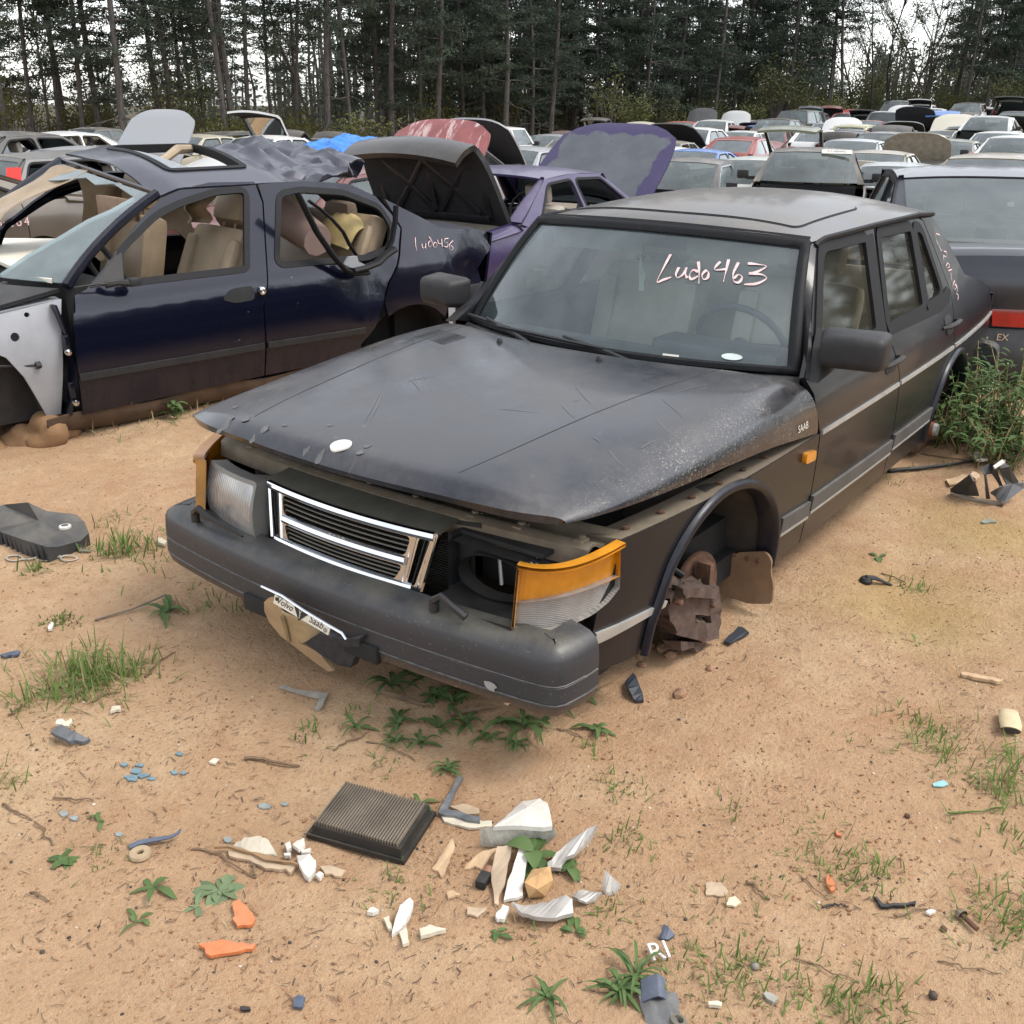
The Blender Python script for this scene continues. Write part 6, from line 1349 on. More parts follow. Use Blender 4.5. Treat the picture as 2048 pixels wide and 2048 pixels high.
def bare(seed, h):
    R_ = random.Random(seed); tr = MB(); cr = MB()
    def br(p, d, L, r, lev):
        pts = [p]; q = p.copy(); dd = d.copy()
        for k in range(5): dd = (dd + Vector((R_.gauss(0, .12), R_.gauss(0, .12), .06))).normalized(); q = q + dd*L/5; pts.append(q.copy())
        (tr).tube(pts, [r*(1-.16*k) for k in range(6)], 6 if lev == 0 else 4, caps=False)
        if lev < 3:
            for k in range(R_.randint(5, 8) if lev else 13):
                i = R_.randint(1 if lev else 1, 5); a = R_.uniform(0, 6.283); e = (dd*.9 + Vector((math.cos(a), math.sin(a), R_.uniform(.1, .7)))*.8).normalized(); br(pts[i], e, L*R_.uniform(.28, .5), r*.4, lev+1)
        else:
            for _j in range(4):
                c_ = q + Vector((R_.gauss(0, .12), R_.gauss(0, .12), R_.gauss(0, .12))); o = Vector((R_.gauss(0, 1), R_.gauss(0, 1), R_.gauss(0, 1))).normalized()*.035; u_ = o.orthogonal().normalized()*.05; cr.add(([c_-o, c_+u_, c_+o, c_-u_], [(0, 1, 2, 3)]))
    br(Vector((0, 0, -.3)), Vector((R_.gauss(0, .05), R_.gauss(0, .05), 1)).normalized(), h, .10, 0)
    return mesh_from('trunk', tr.v, tr.f, None, True, 60), mesh_from('crown', cr.v, cr.f, None, False)
def shrub(seed, h, w, nl):
    R_ = random.Random(seed); st = MB(); lf = MB()
    for k in range(16):
        a = R_.uniform(0, 6.283); d = Vector((math.cos(a)*w*R_.uniform(.2, 1), math.sin(a)*w*R_.uniform(.2, 1), h*R_.uniform(.6, 1))); pts = [Vector((0, 0, -.1)), d*.35 + Vector((0, 0, .2*h)), d*.7 + Vector((0, 0, .12*h)), d]; st.tube(pts, [.02, .014, .009, .004], 4, caps=False)
        for _ in range(nl):
            q = pts[1].lerp(pts[3], R_.random()) + Vector((R_.gauss(0, .18), R_.gauss(0, .18), R_.gauss(0, .18))); o = Vector((R_.gauss(0, 1), R_.gauss(0, 1), R_.gauss(0, 1))).normalized()*R_.uniform(.04, .075); u_ = o.orthogonal().normalized()*.04; lf.add(([q-o, q+u_, q+o, q-u_], [(0, 1, 2, 3)]))
    return mesh_from('stems', st.v, st.f, None, True, 60), mesh_from('leaves', lf.v, lf.f, None, False)
PINES = [pine(11, 17, 3.4, 11), pine(23, 18, 4.6, 10), pine(37, 16, 2.4, 12, 2.6), pine(41, 19, 6.0, 9), pine(59, 15, 3.0, 13, 2.4), pine(67, 18, 5.2, 9, 1.9), pine(71, 13, 1.6, 13, 2.5)]
for a, c in PINES: a.materials.append(M_BARK); c.materials.append(M_NEEDLE)
BARES = [bare(5, 9.5), bare(8, 11), bare(13, 8)]
for a, c in BARES: a.materials.append(M_TWIG); c.materials.append(M_SHRUB)
SHRUBS = [shrub(3, 2.4, 1.3, 34), shrub(6, 3.4, 1.4, 30), shrub(9, 1.7, 1.5, 40)]
for a, c in SHRUBS: a.materials.append(M_TWIG); c.materials.append(M_SHRUB)
def tree(kind, me, px, s, label, group, yaw, sc_, lean=(0, 0), cat='tree', pn=('trunk', 'crown')):
    d = ray(px, 230); q = Vector((d.x, d.y)).normalized()*s; x, y = CAM.x + q.x, CAM.y + q.y
    r = thing(kind, label, cat, (x, y, ground_z(x, y)), (lean[0], lean[1], yaw), group); r.scale = (sc_, sc_, sc_)
    for m, nm in zip(me, pn): o = bpy.data.objects.new(nm, m); COL.objects.link(o); o.parent = r
    return r
RT = random.Random(5)
ORD = 'first second third fourth fifth sixth seventh eighth ninth tenth eleventh twelfth thirteenth fourteenth fifteenth sixteenth seventeenth eighteenth nineteenth twentieth'.split()
FRONT = [(16, 1), (66, 3), (118, 3), (162, 2), (190, 0), (243, 0), (318, 4), (338, 1), (362, 3), (440, 1), (456, 5), (502, 5), (546, 3), (594, 3), (662, 1), (697, 3), (752, 2), (786, 5), (838, 3), (880, 0), (925, 2), (968, 5), (1010, 4), (1062, 2), (1105, 0)]
for i, (px, kd) in enumerate(FRONT):
    s = interp(px, (0, 700, 1200), (46, 50, 58)) + RT.uniform(-2, 3); o = 'tall pine %s from the left in the front row of the wood' % (ORD[i] if i < 20 else ('twenty-' + ORD[i-20]))
    tree('pine_tree', PINES[kd], px, s, o, 'pines in the front row of the wood', RT.uniform(0, 6.28), RT.uniform(.9, 1.1), (RT.gauss(0, .012), RT.gauss(0, .012)))
RIGHT_ = [(1150, 4), (1195, 2), (1248, 1), (1290, 6), (1325, 0), (1352, 5), (1395, 2), (1430, 0), (1462, 4), (1492, 3), (1540, 0), (1572, 2), (1624, 1), (1650, 3), (1657, 5), (1690, 3), (1930, 0), (1968, 4), (2005, 2), (2040, 0)]
for i, (px, kd) in enumerate(RIGHT_):
    s = interp(px, (1100, 1500, 2048), (60, 72, 84)) + RT.uniform(-2, 3)
    tree('pine_tree', PINES[kd], px, s, 'pine %s along the right-hand tree line, counted from the purple hood' % ORD[i], 'pines along the right-hand tree line', RT.uniform(0, 6.28), RT.uniform(.95, 1.2), ((.10, -.06) if px == 1690 else (RT.gauss(0, .015), RT.gauss(0, .015))))
for i in range(115):
    px = RT.uniform(-60, 2110); s0 = interp(px, (0, 700, 1200, 1500, 2048), (46, 50, 58, 70, 84)); s = s0 + RT.uniform(4, 30)
    if px < 400 and RT.random() < .80: continue
    if 400 < px < 760 and RT.random() < .6: continue
    if 1400 < px and RT.random() < .3: continue
    if 1660 < px < 1900 and RT.random() < .85: continue
    tree('pine_tree', PINES[RT.choice((0, 1, 2, 2, 4, 4, 6, 6, 5))], px, s, 'slender pine deeper in the wood, half hidden behind the front row', 'pines deeper in the wood', RT.uniform(0, 6.28), RT.uniform(.85, 1.15), (RT.gauss(0, .02), RT.gauss(0, .02)))
for i, (px, kd) in enumerate([(1712, 0), (1742, 1), (1772, 0), (1800, 1), (1836, 2), (1862, 0), (1892, 1), (1610, 2), (90, 2), (1480, 2), (1915, 0), (640, 1)]):
    s = interp(px, (0, 700, 1200, 2048), (52, 56, 66, 90)) + RT.uniform(-2, 6)
    tree('bare_tree', BARES[kd], px, s, 'leafless grey tree %s from the leaning pine' % ORD[i] if px > 1700 else 'leafless tree between the pines, ' + {1610: 'above the black suv', 90: 'near the left edge', 1480: 'above the red hatchback', 640: 'above the blue tarp'}[px], 'leafless trees', RT.uniform(0, 6.28), RT.uniform(.95, 1.2))
for i in range(130):
    px = RT.uniform(-40, 2090) if i < 85 else RT.uniform(1250, 2090); s = interp(px, (0, 700, 1200, 1500, 2048), (45, 49, 57, 69, 82)) + RT.uniform(-2, 18)
    tree('wild_shrub', SHRUBS[RT.choice((0, 0, 1, 1, 2))], px, s, 'olive green shrub in the undergrowth at the foot of the pines', 'undergrowth shrubs', RT.uniform(0, 6.28), RT.uniform(.8, 1.5), cat='shrub', pn=('stems', 'leaves'))
# far wood that closes the view: one mass of trunks and needles
bw = MB(); bn = MB()
for i in range(520):
    px = RT.uniform(-200, 2250); s0 = interp(px, (0, 700, 1200, 1500, 2048), (46, 50, 58, 70, 84)); s = s0 + RT.uniform(34, 75)
    if px < 300 and RT.random() < .6: continue
    if 1655 < px < 1720: continue
    d = ray(px, 230); q = Vector((d.x, d.y)).normalized()*s; x, y = CAM.x + q.x, CAM.y + q.y; z = ground_z(x, y); h = RT.uniform(9, 15)*interp(px, (0, 500, 750, 1250, 1500, 2048), (.42, .5, 1, 1, .60, .55))
    if RT.random() > interp(px, (0, 500, 750, 1300, 1500, 2048), (.35, .4, 1, 1, 1, 1)): continue
    bw.tube([(x, y, z-.3), (x + RT.gauss(0, .2), y, z + h*.5), (x + RT.gauss(0, .4), y, z + h)], [.16, .12, .04], 5, caps=False)
    for k in range(70):
        zz_ = z + h*RT.uniform(.08, 1); w = 2.0*(1 - .6*(zz_-z)/h); q_ = Vector((x + RT.gauss(0, .55)*w, y + RT.gauss(0, .55)*w, zz_)); o = Vector((RT.gauss(0, 1), RT.gauss(0, 1), RT.gauss(0, 1))).normalized()*RT.uniform(.18, .42); u_ = o.orthogonal().normalized()*RT.uniform(.08, .2); bn.add(([q_-o, q_+u_, q_+o, q_-u_], [(0, 1, 2, 3)]))
for i in range(210):    # the wood that goes on around the open right-hand side of the yard, mirrored in the car windows
    a = rad(RT.uniform(-128, 5)); s = RT.uniform(38, 66); x, y = CAM.x + math.cos(a)*s, CAM.y + math.sin(a)*s; z = ground_z(x, y); h = RT.uniform(10, 17)
    bw.tube([(x, y, z-.3), (x + RT.gauss(0, .2), y, z + h*.5), (x + RT.gauss(0, .4), y, z + h)], [.18, .13, .04], 5, caps=False)
    for k in range(150):
        zz_ = z + h*RT.uniform(.15, 1); w = 2.0*(1 - .6*(zz_-z)/h); q_ = Vector((x + RT.gauss(0, .6)*w, y + RT.gauss(0, .6)*w, zz_)); o = Vector((RT.gauss(0, 1), RT.gauss(0, 1), RT.gauss(0, 1))).normalized()*RT.uniform(.2, .4); u_ = o.orthogonal().normalized()*RT.uniform(.1, .25); bn.add(([q_-o, q_+u_, q_+o, q_-u_], [(0, 1, 2, 3)]))
fw = MB(); fw.v = bw.v + bn.v; fw.f = bw.f + [tuple(i + len(bw.v) for i in f) for f in bn.f]; fw.m = [0]*len(bw.f) + [1]*len(bn.f)
tag(fw.build('far_wood', [M_BARK, M_NEEDLE], None, False), 'dense far wood closing the view behind the pines', 'wood', kind='stuff')

# ------------------------------------------------------------------ clods, pebbles and pine straw on the dirt (nobody could count them)
RG = random.Random(31)
ico = bmesh.new(); bmesh.ops.create_icosphere(ico, subdivisions=1, radius=1); ico.verts.ensure_lookup_table(); IV = [v_.co.copy() for v_ in ico.verts]; IF = [tuple(v_.index for v_ in f.verts) for f in ico.faces]; ico.free()
def in_car(x, y):
    if -.02 < x < 4.6 and abs(y) < .78: return True
    q = MBW.inverted() @ Vector((x, y, 0)); return 0 < q.x < 4.4 and abs(q.y) < .8
def view_pt():
    while True:
        py = 2060 - (2060 - 520)*RG.random()**.75; px = RG.uniform(-30, 2080); p = onz(px, py, 0)
        if (p.x-CAM.x)**2 + (p.y-CAM.y)**2 > 200: continue
        if not in_car(p.x, p.y): return p.x, p.y
cl = MB()
for i in range(16000):
    x, y = view_pt(); c_ = noise.noise(Vector((x*1.6, y*1.6, 7)))
    if RG.random() > .35 + 1.1*max(0, c_): continue
    r = .0016 + .0028*RG.random()**3; z = GZ(x, y); m = Matrix.Translation((x, y, z + r*.35)) @ Matrix.Rotation(RG.uniform(0, 6), 4, 'Z') @ Matrix.Diagonal((r*RG.uniform(.7, 1.6), r*RG.uniform(.7, 1.4), r*RG.uniform(.5, .9), 1))
    cl.add(([v_ * (1 + .35*noise.noise(v_*2 + Vector((i, 0, 0)))) for v_ in IV], IF), 0 if RG.random() < .86 else (1 if RG.random() < .6 else 2), m)
o = cl.build('clods', [plain('clay_clod', (.27, .145, .075), .95, 0, .45, 40), plain('dark_crumb', (.05, .042, .036), .9, 0, .4, 40), plain('pale_pebble', (.46, .38, .29), .8, 0, .25, 40)], None, True, 60); tag(o, 'clay clods and small pebbles scattered over the dirt', 'clods', kind='stuff')
st = MB()
for i in range(10000):
    x, y = view_pt(); c_ = noise.noise(Vector((x*1.1+4, y*1.1, 2)))
    if RG.random() > .30 + 1.3*max(0, c_): continue
    L = .005 + .026*RG.random()**2.2; a = RG.uniform(0, 3.14); w = RG.uniform(.0005, .0013); n = 3; V = []; bend = RG.uniform(-.5, .5)
    for k in range(n):
        t_ = k/(n-1) - .5; xx = x + math.cos(a + bend*t_)*L*t_; yy_ = y + math.sin(a + bend*t_)*L*t_; z = GZ(xx, yy_) + .0025 + RG.uniform(0, .003); V += [(xx - math.sin(a)*w, yy_ + math.cos(a)*w, z), (xx + math.sin(a)*w, yy_ - math.cos(a)*w, z)]
    st.add((V, [(2*k, 2*k+1, 2*k+3, 2*k+2) for k in range(n-1)]), RG.choice((0, 0, 0, 1, 1, 2)))
o = st.build('straw', [plain('dry_brown_straw', (.10, .062, .036), .9), plain('dark_rotten_bits', (.050, .036, .026), .9), plain('pale_straw', (.33, .24, .14), .85)], None, False); tag(o, 'pine straw and bark crumbs strewn over the dirt', 'straw', kind='stuff')

# ------------------------------------------------------------------ plants
M_GRASS = leafm('grass_blades', (.07, .125, .025), (.14, .20, .055), .3); M_LEAF = leafm('weed_leaves', (.055, .10, .03), (.11, .165, .06), .25); M_GREYLEAF = leafm('grey_green_leaves', (.11, .15, .075), (.17, .22, .115), .2); M_DRY = plain('dry_stem', (.26, .19, .10), .9)
def blade(mb, p, a, L, w, up, mi=0, seg=4, fold=0):
    d = Vector((math.cos(a), math.sin(a), 0)); sd_ = Vector((-d.y, d.x, 0)); V = []
    for k in range(seg+1):
        t_ = k/seg; q = p + d*L*math.sin(t_*1.45*(1-up*.55))*(1-up*.62) + Vector((0, 0, L*(up*t_ - (up*.45 + .05)*t_*t_*(1 if up < .8 else .55)))); ww = w*(1 - t_**2.2)*(.55 + .45*min(1, t_*4)) + .0004; V += [q - sd_*ww, q + sd_*ww]
    mb.add((V, [(2*k, 2*k+1, 2*k+3, 2*k+2) for k in range(seg)]), mi)
def leaf(mb, p, a, L, w, up, mi=0, seg=5):
    d = Vector((math.cos(a), math.sin(a), 0)); sd_ = Vector((-d.y, d.x, 0)); V = []; F = []
    for k in range(seg+1):
        t_ = k/seg; q = p + d*L*t_*(1-.25*up) + Vector((0, 0, L*(up*t_*.9 - (.25+.55*up)*t_*t_) + .004)); ww = w*math.sin(math.pi*min(1, .06 + t_*.94)**.85) + .0006; lift = ww*.30; V += [q - sd_*ww + Vector((0, 0, lift)), q, q + sd_*ww + Vector((0, 0, lift))]
    for k in range(seg): F += [(3*k, 3*k+1, 3*k+4, 3*k+3), (3*k+1, 3*k+2, 3*k+5, 3*k+4)]
    mb.add((V, F), mi)
def tuft(px, py, n, L, w, label, group='grass tufts on the dirt', spread=.05, up=(.5, 1.0), mats=None, dry=.15):
    c0 = gp(px, py); r = random.Random(int(px*7 + py)); mb = MB(); md = MB()
    for i in range(n):
        a = r.uniform(0, 6.283); q = c0 + Vector((r.gauss(0, spread), r.gauss(0, spread), 0)); q.z = GZ(q.x, q.y) - .004; b_ = mb if r.random() > dry else md; blade(b_, q - c0, a, L*r.uniform(.5, 1.1), w*r.uniform(.7, 1.2), r.uniform(*up))
    root = thing('grass_tuft', label, 'grass tuft', tuple(c0), group=group); mb.build('blades', mats or M_GRASS, root, True, 180)['kind'] = 'stuff'
    if md.v: md.build('dry_blades', M_DRY, root, True, 180)['kind'] = 'stuff'
def weed(px, py, n, L, w, label, up=(.2, .7), mat=None, group='broad-leaved weeds', stalk=0, name='broadleaf_weed'):
    c0 = gp(px, py); r = random.Random(int(px*3 + py*5)); root = thing(name, label, 'weed', tuple(c0), group=group); mb = MB(); a0 = r.uniform(0, 6)
    for i in range(n):
        mb2 = MB(); leaf(mb2, Vector((r.gauss(0, .006), r.gauss(0, .006), stalk*r.random())), a0 + i*6.283/n + r.uniform(-.6, .6), L*r.uniform(.35, 1.15), w*r.uniform(.6, 1.15), r.uniform(*up)); mb2.build('leaf', mat or M_LEAF, root, True, 180)
h = lambda u, v: (u/3.22, 1000 + v/3.22); f7 = lambda u, v: (350 + u/1.932, 1500 + v/1.932); g7 = lambda u, v: (1300 + u/2.583, 1600 + v/2.583); k7 = lambda u, v: (u/3.22, 1500 + v/3.22); m7 = lambda u, v: (1700 + u/5.52, 850 + v/5.52); n7 = lambda u, v: (1600 + u/4.293, 1200 + v/4.293); w5 = lambda u, v: (600 + u/2.972, 1350 + v/2.972)
tuft(*h(560, 1160), 480, .14, .0017, 'large bright green grass clump left of the bumper', spread=.075, up=(.35, 1.0)); tuft(*h(860, 1100), 60, .11, .002, 'smaller grass clump just right of the large bright clump', spread=.05); tuft(*h(270, 1290), 55, .12, .002, 'straggling grass clump below left of the large bright clump', spread=.06)
tuft(*h(820, 330), 70, .15, .0035, 'upright wide-bladed grass clump beside the black air box', spread=.05, up=(.7, 1.1)); tuft(*h(660, 350), 40, .09, .003, 'low wide-bladed grass between the air box and the upright clump', spread=.05); tuft(*h(930, 420), 45, .09, .002, 'thin grass trailing right of the upright clump', spread=.10); tuft(*h(400, 780), 90, .04, .003, 'mossy bright green cushion left of the loose trim strip', spread=.035)
tuft(*h(240, 460), 26, .10, .004, 'dark grass tuft in front of the metal gasket rings', spread=.04); tuft(*h(150, 1040), 40, .09, .0016, 'dull sparse grass near the left edge of the picture', spread=.10)
for (u, v_, lb) in ((760, 130, 'sparse seedling grass below the wrecked sedan'), (1050, 220, 'grass tuft beside the left end of the bumper'), (1310, 690, 'faint grass under the left half of the bumper'), (1520, 700, 'dark grass under the bumper recess')): tuft(*h(u, v_), 30, .08, .002, lb, spread=.06)
weed(*h(1080, 730), 13, .13, .010, 'bright narrow-leaved rosette at the end of the trim strip', (.5, 1.0)); weed(*k7(1420, 905), 9, .085, .021, 'grey-green pleated rosette above the orange shards', (.05, .25), M_GREYLEAF); weed(*k7(1270, 1020), 3, .06, .009, 'small grey-green sprig left of the pleated rosette', (.1, .3), M_GREYLEAF)
weed(*k7(415, 715), 7, .085, .010, 'star-shaped dark weed left of the tan washer', (.05, .4)); weed(*k7(995, 900), 5, .075, .008, 'thin upright seedling below the tan washer', (.3, 1.1)); weed(*k7(655, 460), 4, .05, .006, 'tiny seedling above the blue plastic strip', (.4, 1)); weed(*k7(870, 1110), 6, .05, .005, 'small spiky seedling in the lower left dirt', (.3, .9))
tuft(*k7(650, 700), 34, .05, .0012, 'wispy grass right of the star-shaped weed', spread=.04)
for i, (u, v_, L, w_, n_) in enumerate(((540, 70, .17, .014, 8), (700, 30, .14, .012, 6), (810, 130, .15, .016, 8), (920, 170, .12, .020, 5), (985, 110, .14, .014, 6), (580, 300, .14, .013, 7), (340, 320, .11, .010, 7), (720, 410, .11, .011, 8), (835, 320, .12, .014, 4), (990, 290, .13, .014, 7), (1100, 390, .11, .011, 5), (1235, 300, .17, .019, 4), (1330, 310, .18, .017, 4), (1290, 430, .10, .011, 7), (1440, 300, .13, .012, 3), (1750, 330, .11, .015, 6), (870, 570, .10, .010, 9), (560, 400, .09, .003, 24), (1650, 110, .12, .013, 6), (1500, 180, .11, .014, 5))):
    weed(*w5(u, v_), n_ + 3, L*.72, w_*.55, 'broad-leaved weed in the patch under the front bumper, %s from the left' % ORD[[540, 340, 560, 580, 700, 720, 810, 835, 870, 920, 985, 990, 1100, 1235, 1290, 1330, 1440, 1500, 1650, 1750].index(u)], (.3, 1.15), group='weeds under the front bumper')
for (u, v_, n_, L) in ((470, 540, 18, .07), (40, 350, 22, .08), (1720, 440, 16, .06), (290, 220, 12, .06)): tuft(*w5(u, v_), n_, L, .0022, 'thin grass sprig in the dirt before the bumper, ' + {470: 'above the air filter', 40: 'below the bent strip', 1720: 'below the right bumper corner', 290: 'between strip and weeds'}[u], spread=.025)
SM = [('f', 860, 520, 40, .055), ('f', 1750, 355, 34, .07), ('f', 1690, 130, 30, .06), ('f', 1750, 170, 16, .05), ('f', 1680, 640, 26, .06), ('f', 1365, 690, 18, .04), ('f', 1090, 165, 14, .03), ('g', 400, 110, 14, .07), ('g', 640, 475, 14, .05), ('g', 1000, 330, 60, .07), ('g', 1150, 370, 36, .08), ('g', 1060, 410, 30, .07), ('g', 440, 930, 110, .07), ('g', 470, 800, 20, .05), ('g', 1030, 1010, 24, .07), ('g', 1090, 1110, 110, .08), ('g', 870, 1050, 50, .06), ('g', 370, 535, 16, .05), ('g', 220, 815, 16, .05), ('g', 270, 1010, 18, .05), ('g', 785, 300, 12, .05), ('g', 800, 150, 10, .04), ('n', 1200, 1280, 90, .10), ('n', 1100, 1090, 30, .07), ('n', 1330, 1070, 24, .07), ('n', 950, 1040, 16, .06), ('n', 1870, 1410, 70, .12), ('n', 1660, 1620, 40, .11), ('n', 1850, 1650, 60, .12), ('n', 480, 1195, 12, .05), ('n', 1370, 1500, 18, .06), ('m', 750, 510, 16, .07), ('m', 1060, 460, 16, .07), ('m', 760, 1810, 26, .07), ('m', 620, 1800, 18, .06), ('m', 490, 650, 14, .06), ('m', 580, 1000, 10, .05), ('k', 20, 220, 30, .09), ('g', 1870, 560, 90, .10), ('g', 1850, 680, 50, .08), ('g', 1880, 210, 30, .07)]
FN = dict(f=f7, g=g7, n=n7, m=m7, k=k7)
for (q, u, v_, n_, L) in SM: tuft(*FN[q](u, v_), n_, L, .0017, 'small sparse grass tuft growing from the bare dirt', 'small grass tufts', spread=.035 if n_ < 50 else .06)
weed(*f7(1440, 960), 16, .075, .0036, 'spiky green weed at the bottom centre of the picture', (.3, 1.0)); weed(*f7(1720, 940), 34, .085, .0042, 'bushy narrow-leaved weed above the grey bracket at the bottom', (.35, 1.1)); weed(*f7(1790, 880), 22, .095, .0036, 'taller bright weed behind the grey bracket at the bottom', (.5, 1.2))
weed(*f7(1540, 700), 6, .05, .009, 'small leafy seedling right of the curved grey shard', (.3, .8)); weed(*f7(945, 210), 6, .06, .007, 'dark sprig at the far corner of the air filter', (.4, 1)); weed(*f7(1250, 715), 6, .035, .006, 'tiny seedling below the small ribbed white shard', (.2, .6)); weed(*m7(300, 1465), 3, .05, .013, 'two-leaved seedling beside the rocker panel', (.2, .5)); weed(*n7(1015, 380), 2, .06, .006, 'single upright sprout in the bare dirt on the right', (.9, 1.2))
weed(*f7(1380, 430), 9, .085, .020, 'dark jagged weed growing through the broken lamp shards', (.3, .7), stalk=.03); weed(*f7(1520, 460), 6, .06, .016, 'small dark weed right of the brown rock', (.3, .7))
weed(*gp_ if False else m7(1700, 480), 4, .05, .012, 'small weed beside the broken black frame', (.3, .6))
# tall weeds behind the rear wheel
BUSH = [(1905, 890, .42, 26, 'leafy weed bush at the rear wheel of the main car'), (1955, 870, .46, 26, 'tall flowering weed behind the rear wheel'), (2005, 880, .48, 24, 'tall weed clump before the dark blue bumper'), (2045, 905, .40, 20, 'weed clump at the right edge below the dark blue car'), (1985, 925, .30, 20, 'lower weed clump above the broken black frame'), (1925, 830, .40, 16, 'weed growing in the shade of the rear wheel arch')]
for (px, py, hh, ns, lb) in BUSH:
    c0 = gp(px, py); r = random.Random(px); root = thing('tall_weed', lb, 'weed', tuple(c0), group='tall weeds by the rear wheel'); ms = MB(); ml = MB(); mf = MB()
    for i in range(ns):
        a = r.uniform(0, 6.283); tip = Vector((math.cos(a)*r.uniform(.05, .30), math.sin(a)*r.uniform(.05, .30), hh*r.uniform(.45, 1.05))); b0 = Vector((r.gauss(0, .06), r.gauss(0, .06), -.02)); pts = [b0, b0.lerp(tip, .5) + Vector((0, 0, .04)), tip]; ms.tube(pts, [.004, .003, .0015], 4, mi=0 if r.random() < .6 else 1)
        for k in range(11):
            q = b0.lerp(tip, r.uniform(.1, 1)) + Vector((0, 0, .02)); leaf(ml, q, r.uniform(0, 6.28), r.uniform(.04, .095), r.uniform(.006, .014), r.uniform(.1, .7), 0, 3)
        if r.random() < .22:
            for k in range(3): off_ = Vector((r.gauss(0, .012), r.gauss(0, .012), r.gauss(0, .01))); mf.add(([tip + v_*.0032 + off_ for v_ in IV], IF))
    ms.build('stems', [M_GRASS, M_DRY], root, True, 180); ml.build('leaves', M_LEAF, root, True, 180)
    if mf.v: mf.build('blossoms', plain('white_blossom', (.62, .62, .50), .7), root)
for i, (px, py) in enumerate(((2030, 930), (1990, 900), (2040, 860))): tuft(px, py, 60, .38, .003, 'long dry grass leaning out of the tall weeds, ' + ('lower', 'middle', 'upper')[i] + ' clump', spread=.08, up=(.5, 1.0), dry=.6)
for (px, py, n_, lb) in ((300, 835, 60, 'dead vine and grass under the front door of the wrecked sedan'), (215, 850, 40, 'green ivy-like weed under the front corner of the wrecked sedan'), (380, 815, 50, 'dry grass under the rear part of the wrecked front door')): tuft(px, py, n_, .16, .0025, lb, spread=.14, up=(.3, .9), dry=.5)
for (px, py, lb) in ((205, 850, 'green trailing weed at the front corner of the wrecked sedan'), (350, 838, 'green trailing weed under the wrecked door')): weed(px, py, 14, .11, .018, lb, (.3, .9), stalk=.08)

# ------------------------------------------------------------------ litter, traced on the ground
def slab(name, label, cat, pts, th, mat, zs=0.0, f=f7, group=None, ang=30, base=0.0, dome=0.0):
    zl = list(zs) if isinstance(zs, (list, tuple)) else [zs]*len(pts); rj = random.Random(len(label)*7 + int(pts[0][0])); P0_ = pts; pts = []; z2 = []
    for i in range(len(P0_)):
        a_, b_ = P0_[i], P0_[(i+1) % len(P0_)]; L_ = math.hypot(b_[0]-a_[0], b_[1]-a_[1]); nx_, ny_ = -(b_[1]-a_[1]), (b_[0]-a_[0])
        for k_ in range(3):
            t_ = (k_ + (rj.uniform(-.2, .2) if k_ else 0))/3; j_ = rj.gauss(0, .035) if k_ else 0; pts.append((a_[0] + (b_[0]-a_[0])*t_ + nx_*j_, a_[1] + (b_[1]-a_[1])*t_ + ny_*j_)); z2.append(zl[i] + (zl[(i+1) % len(P0_)]-zl[i])*t_)
    zl = z2; P = [f(u, v_) for u, v_ in pts]; top = []
    for (px, py), z_ in zip(P, zl):
        q = gp(px, py); k = onz(px, py, q.z + z_ + th); top.append(k)
    c0 = sum(top, Vector())/len(top); n = len(top); V = [p - c0 for p in top]; bot = [p - c0 - Vector((0, 0, th)) for p in top]; V2 = V + bot + [Vector((0, 0, dome)), Vector((0, 0, -th))]
    ar = sum(V[i].x*V[(i+1) % n].y - V[(i+1) % n].x*V[i].y for i in range(n)); F = []
    from mathutils.geometry import tessellate_polygon
    for i in range(n):
        j = (i+1) % n; F.append((i, n+i, n+j, j))
        if dome: F += [(2*n, i, j), (2*n+1, n+j, n+i)]
    if not dome:
        for tr_ in tessellate_polygon([[Vector((p.x, p.y, 0)) for p in V]]):
            a_, b_, c_ = tr_; cr_ = (V[b_].x-V[a_].x)*(V[c_].y-V[a_].y) - (V[b_].y-V[a_].y)*(V[c_].x-V[a_].x)
            if cr_*ar < 0: a_, b_, c_ = a_, c_, b_
            F += [(a_, b_, c_), (n+c_, n+b_, n+a_)]
        V2 = V2[:2*n]
    if ar < 0: F = [q[::-1] for q in F]
    o = link(name, mesh_from(name, V2, F, None, False), mat); o.location = c0; return tag(o, label, cat, group)
M_CREAM = plain('chalky_white_plastic', (.56, .51, .40), .6, 0, .16, 30, .05, .35, None, (.40, .28, .17)); M_WHT = plain('broken_white_reflector', (.60, .58, .53), .4, 0, .14, 30, 0, .38, None, (.40, .28, .17)); M_SILV = plain('dull_mirror_shard', (.42, .40, .37), .35, .3, .3, 22, 0, .35); M_ORG = plain('orange_lens_shard', (.52, .15, .05), .5, 0, .25, 40, .1, .4, None, (.45, .28, .16)); M_BEIGE = plain('dusty_clear_lens', (.40, .30, .20), .35, 0, .2, 25); M_TANP = plain('tan_foam_shard', (.45, .31, .18), .8, 0, .2, 30); M_STRIP = plain('grey_metal_strip', (.17, .18, .19), .5, .4, .35, 30, 0, .3); M_BLU = plain('blue_grey_plastic', (.055, .075, .12), .5, 0, .3, 30, 0, .25); M_ROCK = plain('ochre_rock', (.42, .25, .11), .9, 0, .35, 30, .4)
slab('lens_shard', 'orange broken lens shard shaped like a fish at lower left', 'plastic shard', [(90, 750), (180, 730), (240, 745), (313, 748), (300, 768), (230, 780), (140, 795), (118, 785), (115, 765)], .008, M_ORG, .004); slab('lens_shard', 'orange broken lens shard touching the pleated rosette', 'plastic shard', [(222, 592), (245, 575), (285, 615), (310, 650), (300, 672), (240, 680), (222, 650), (230, 640)], .008, M_ORG, .004)
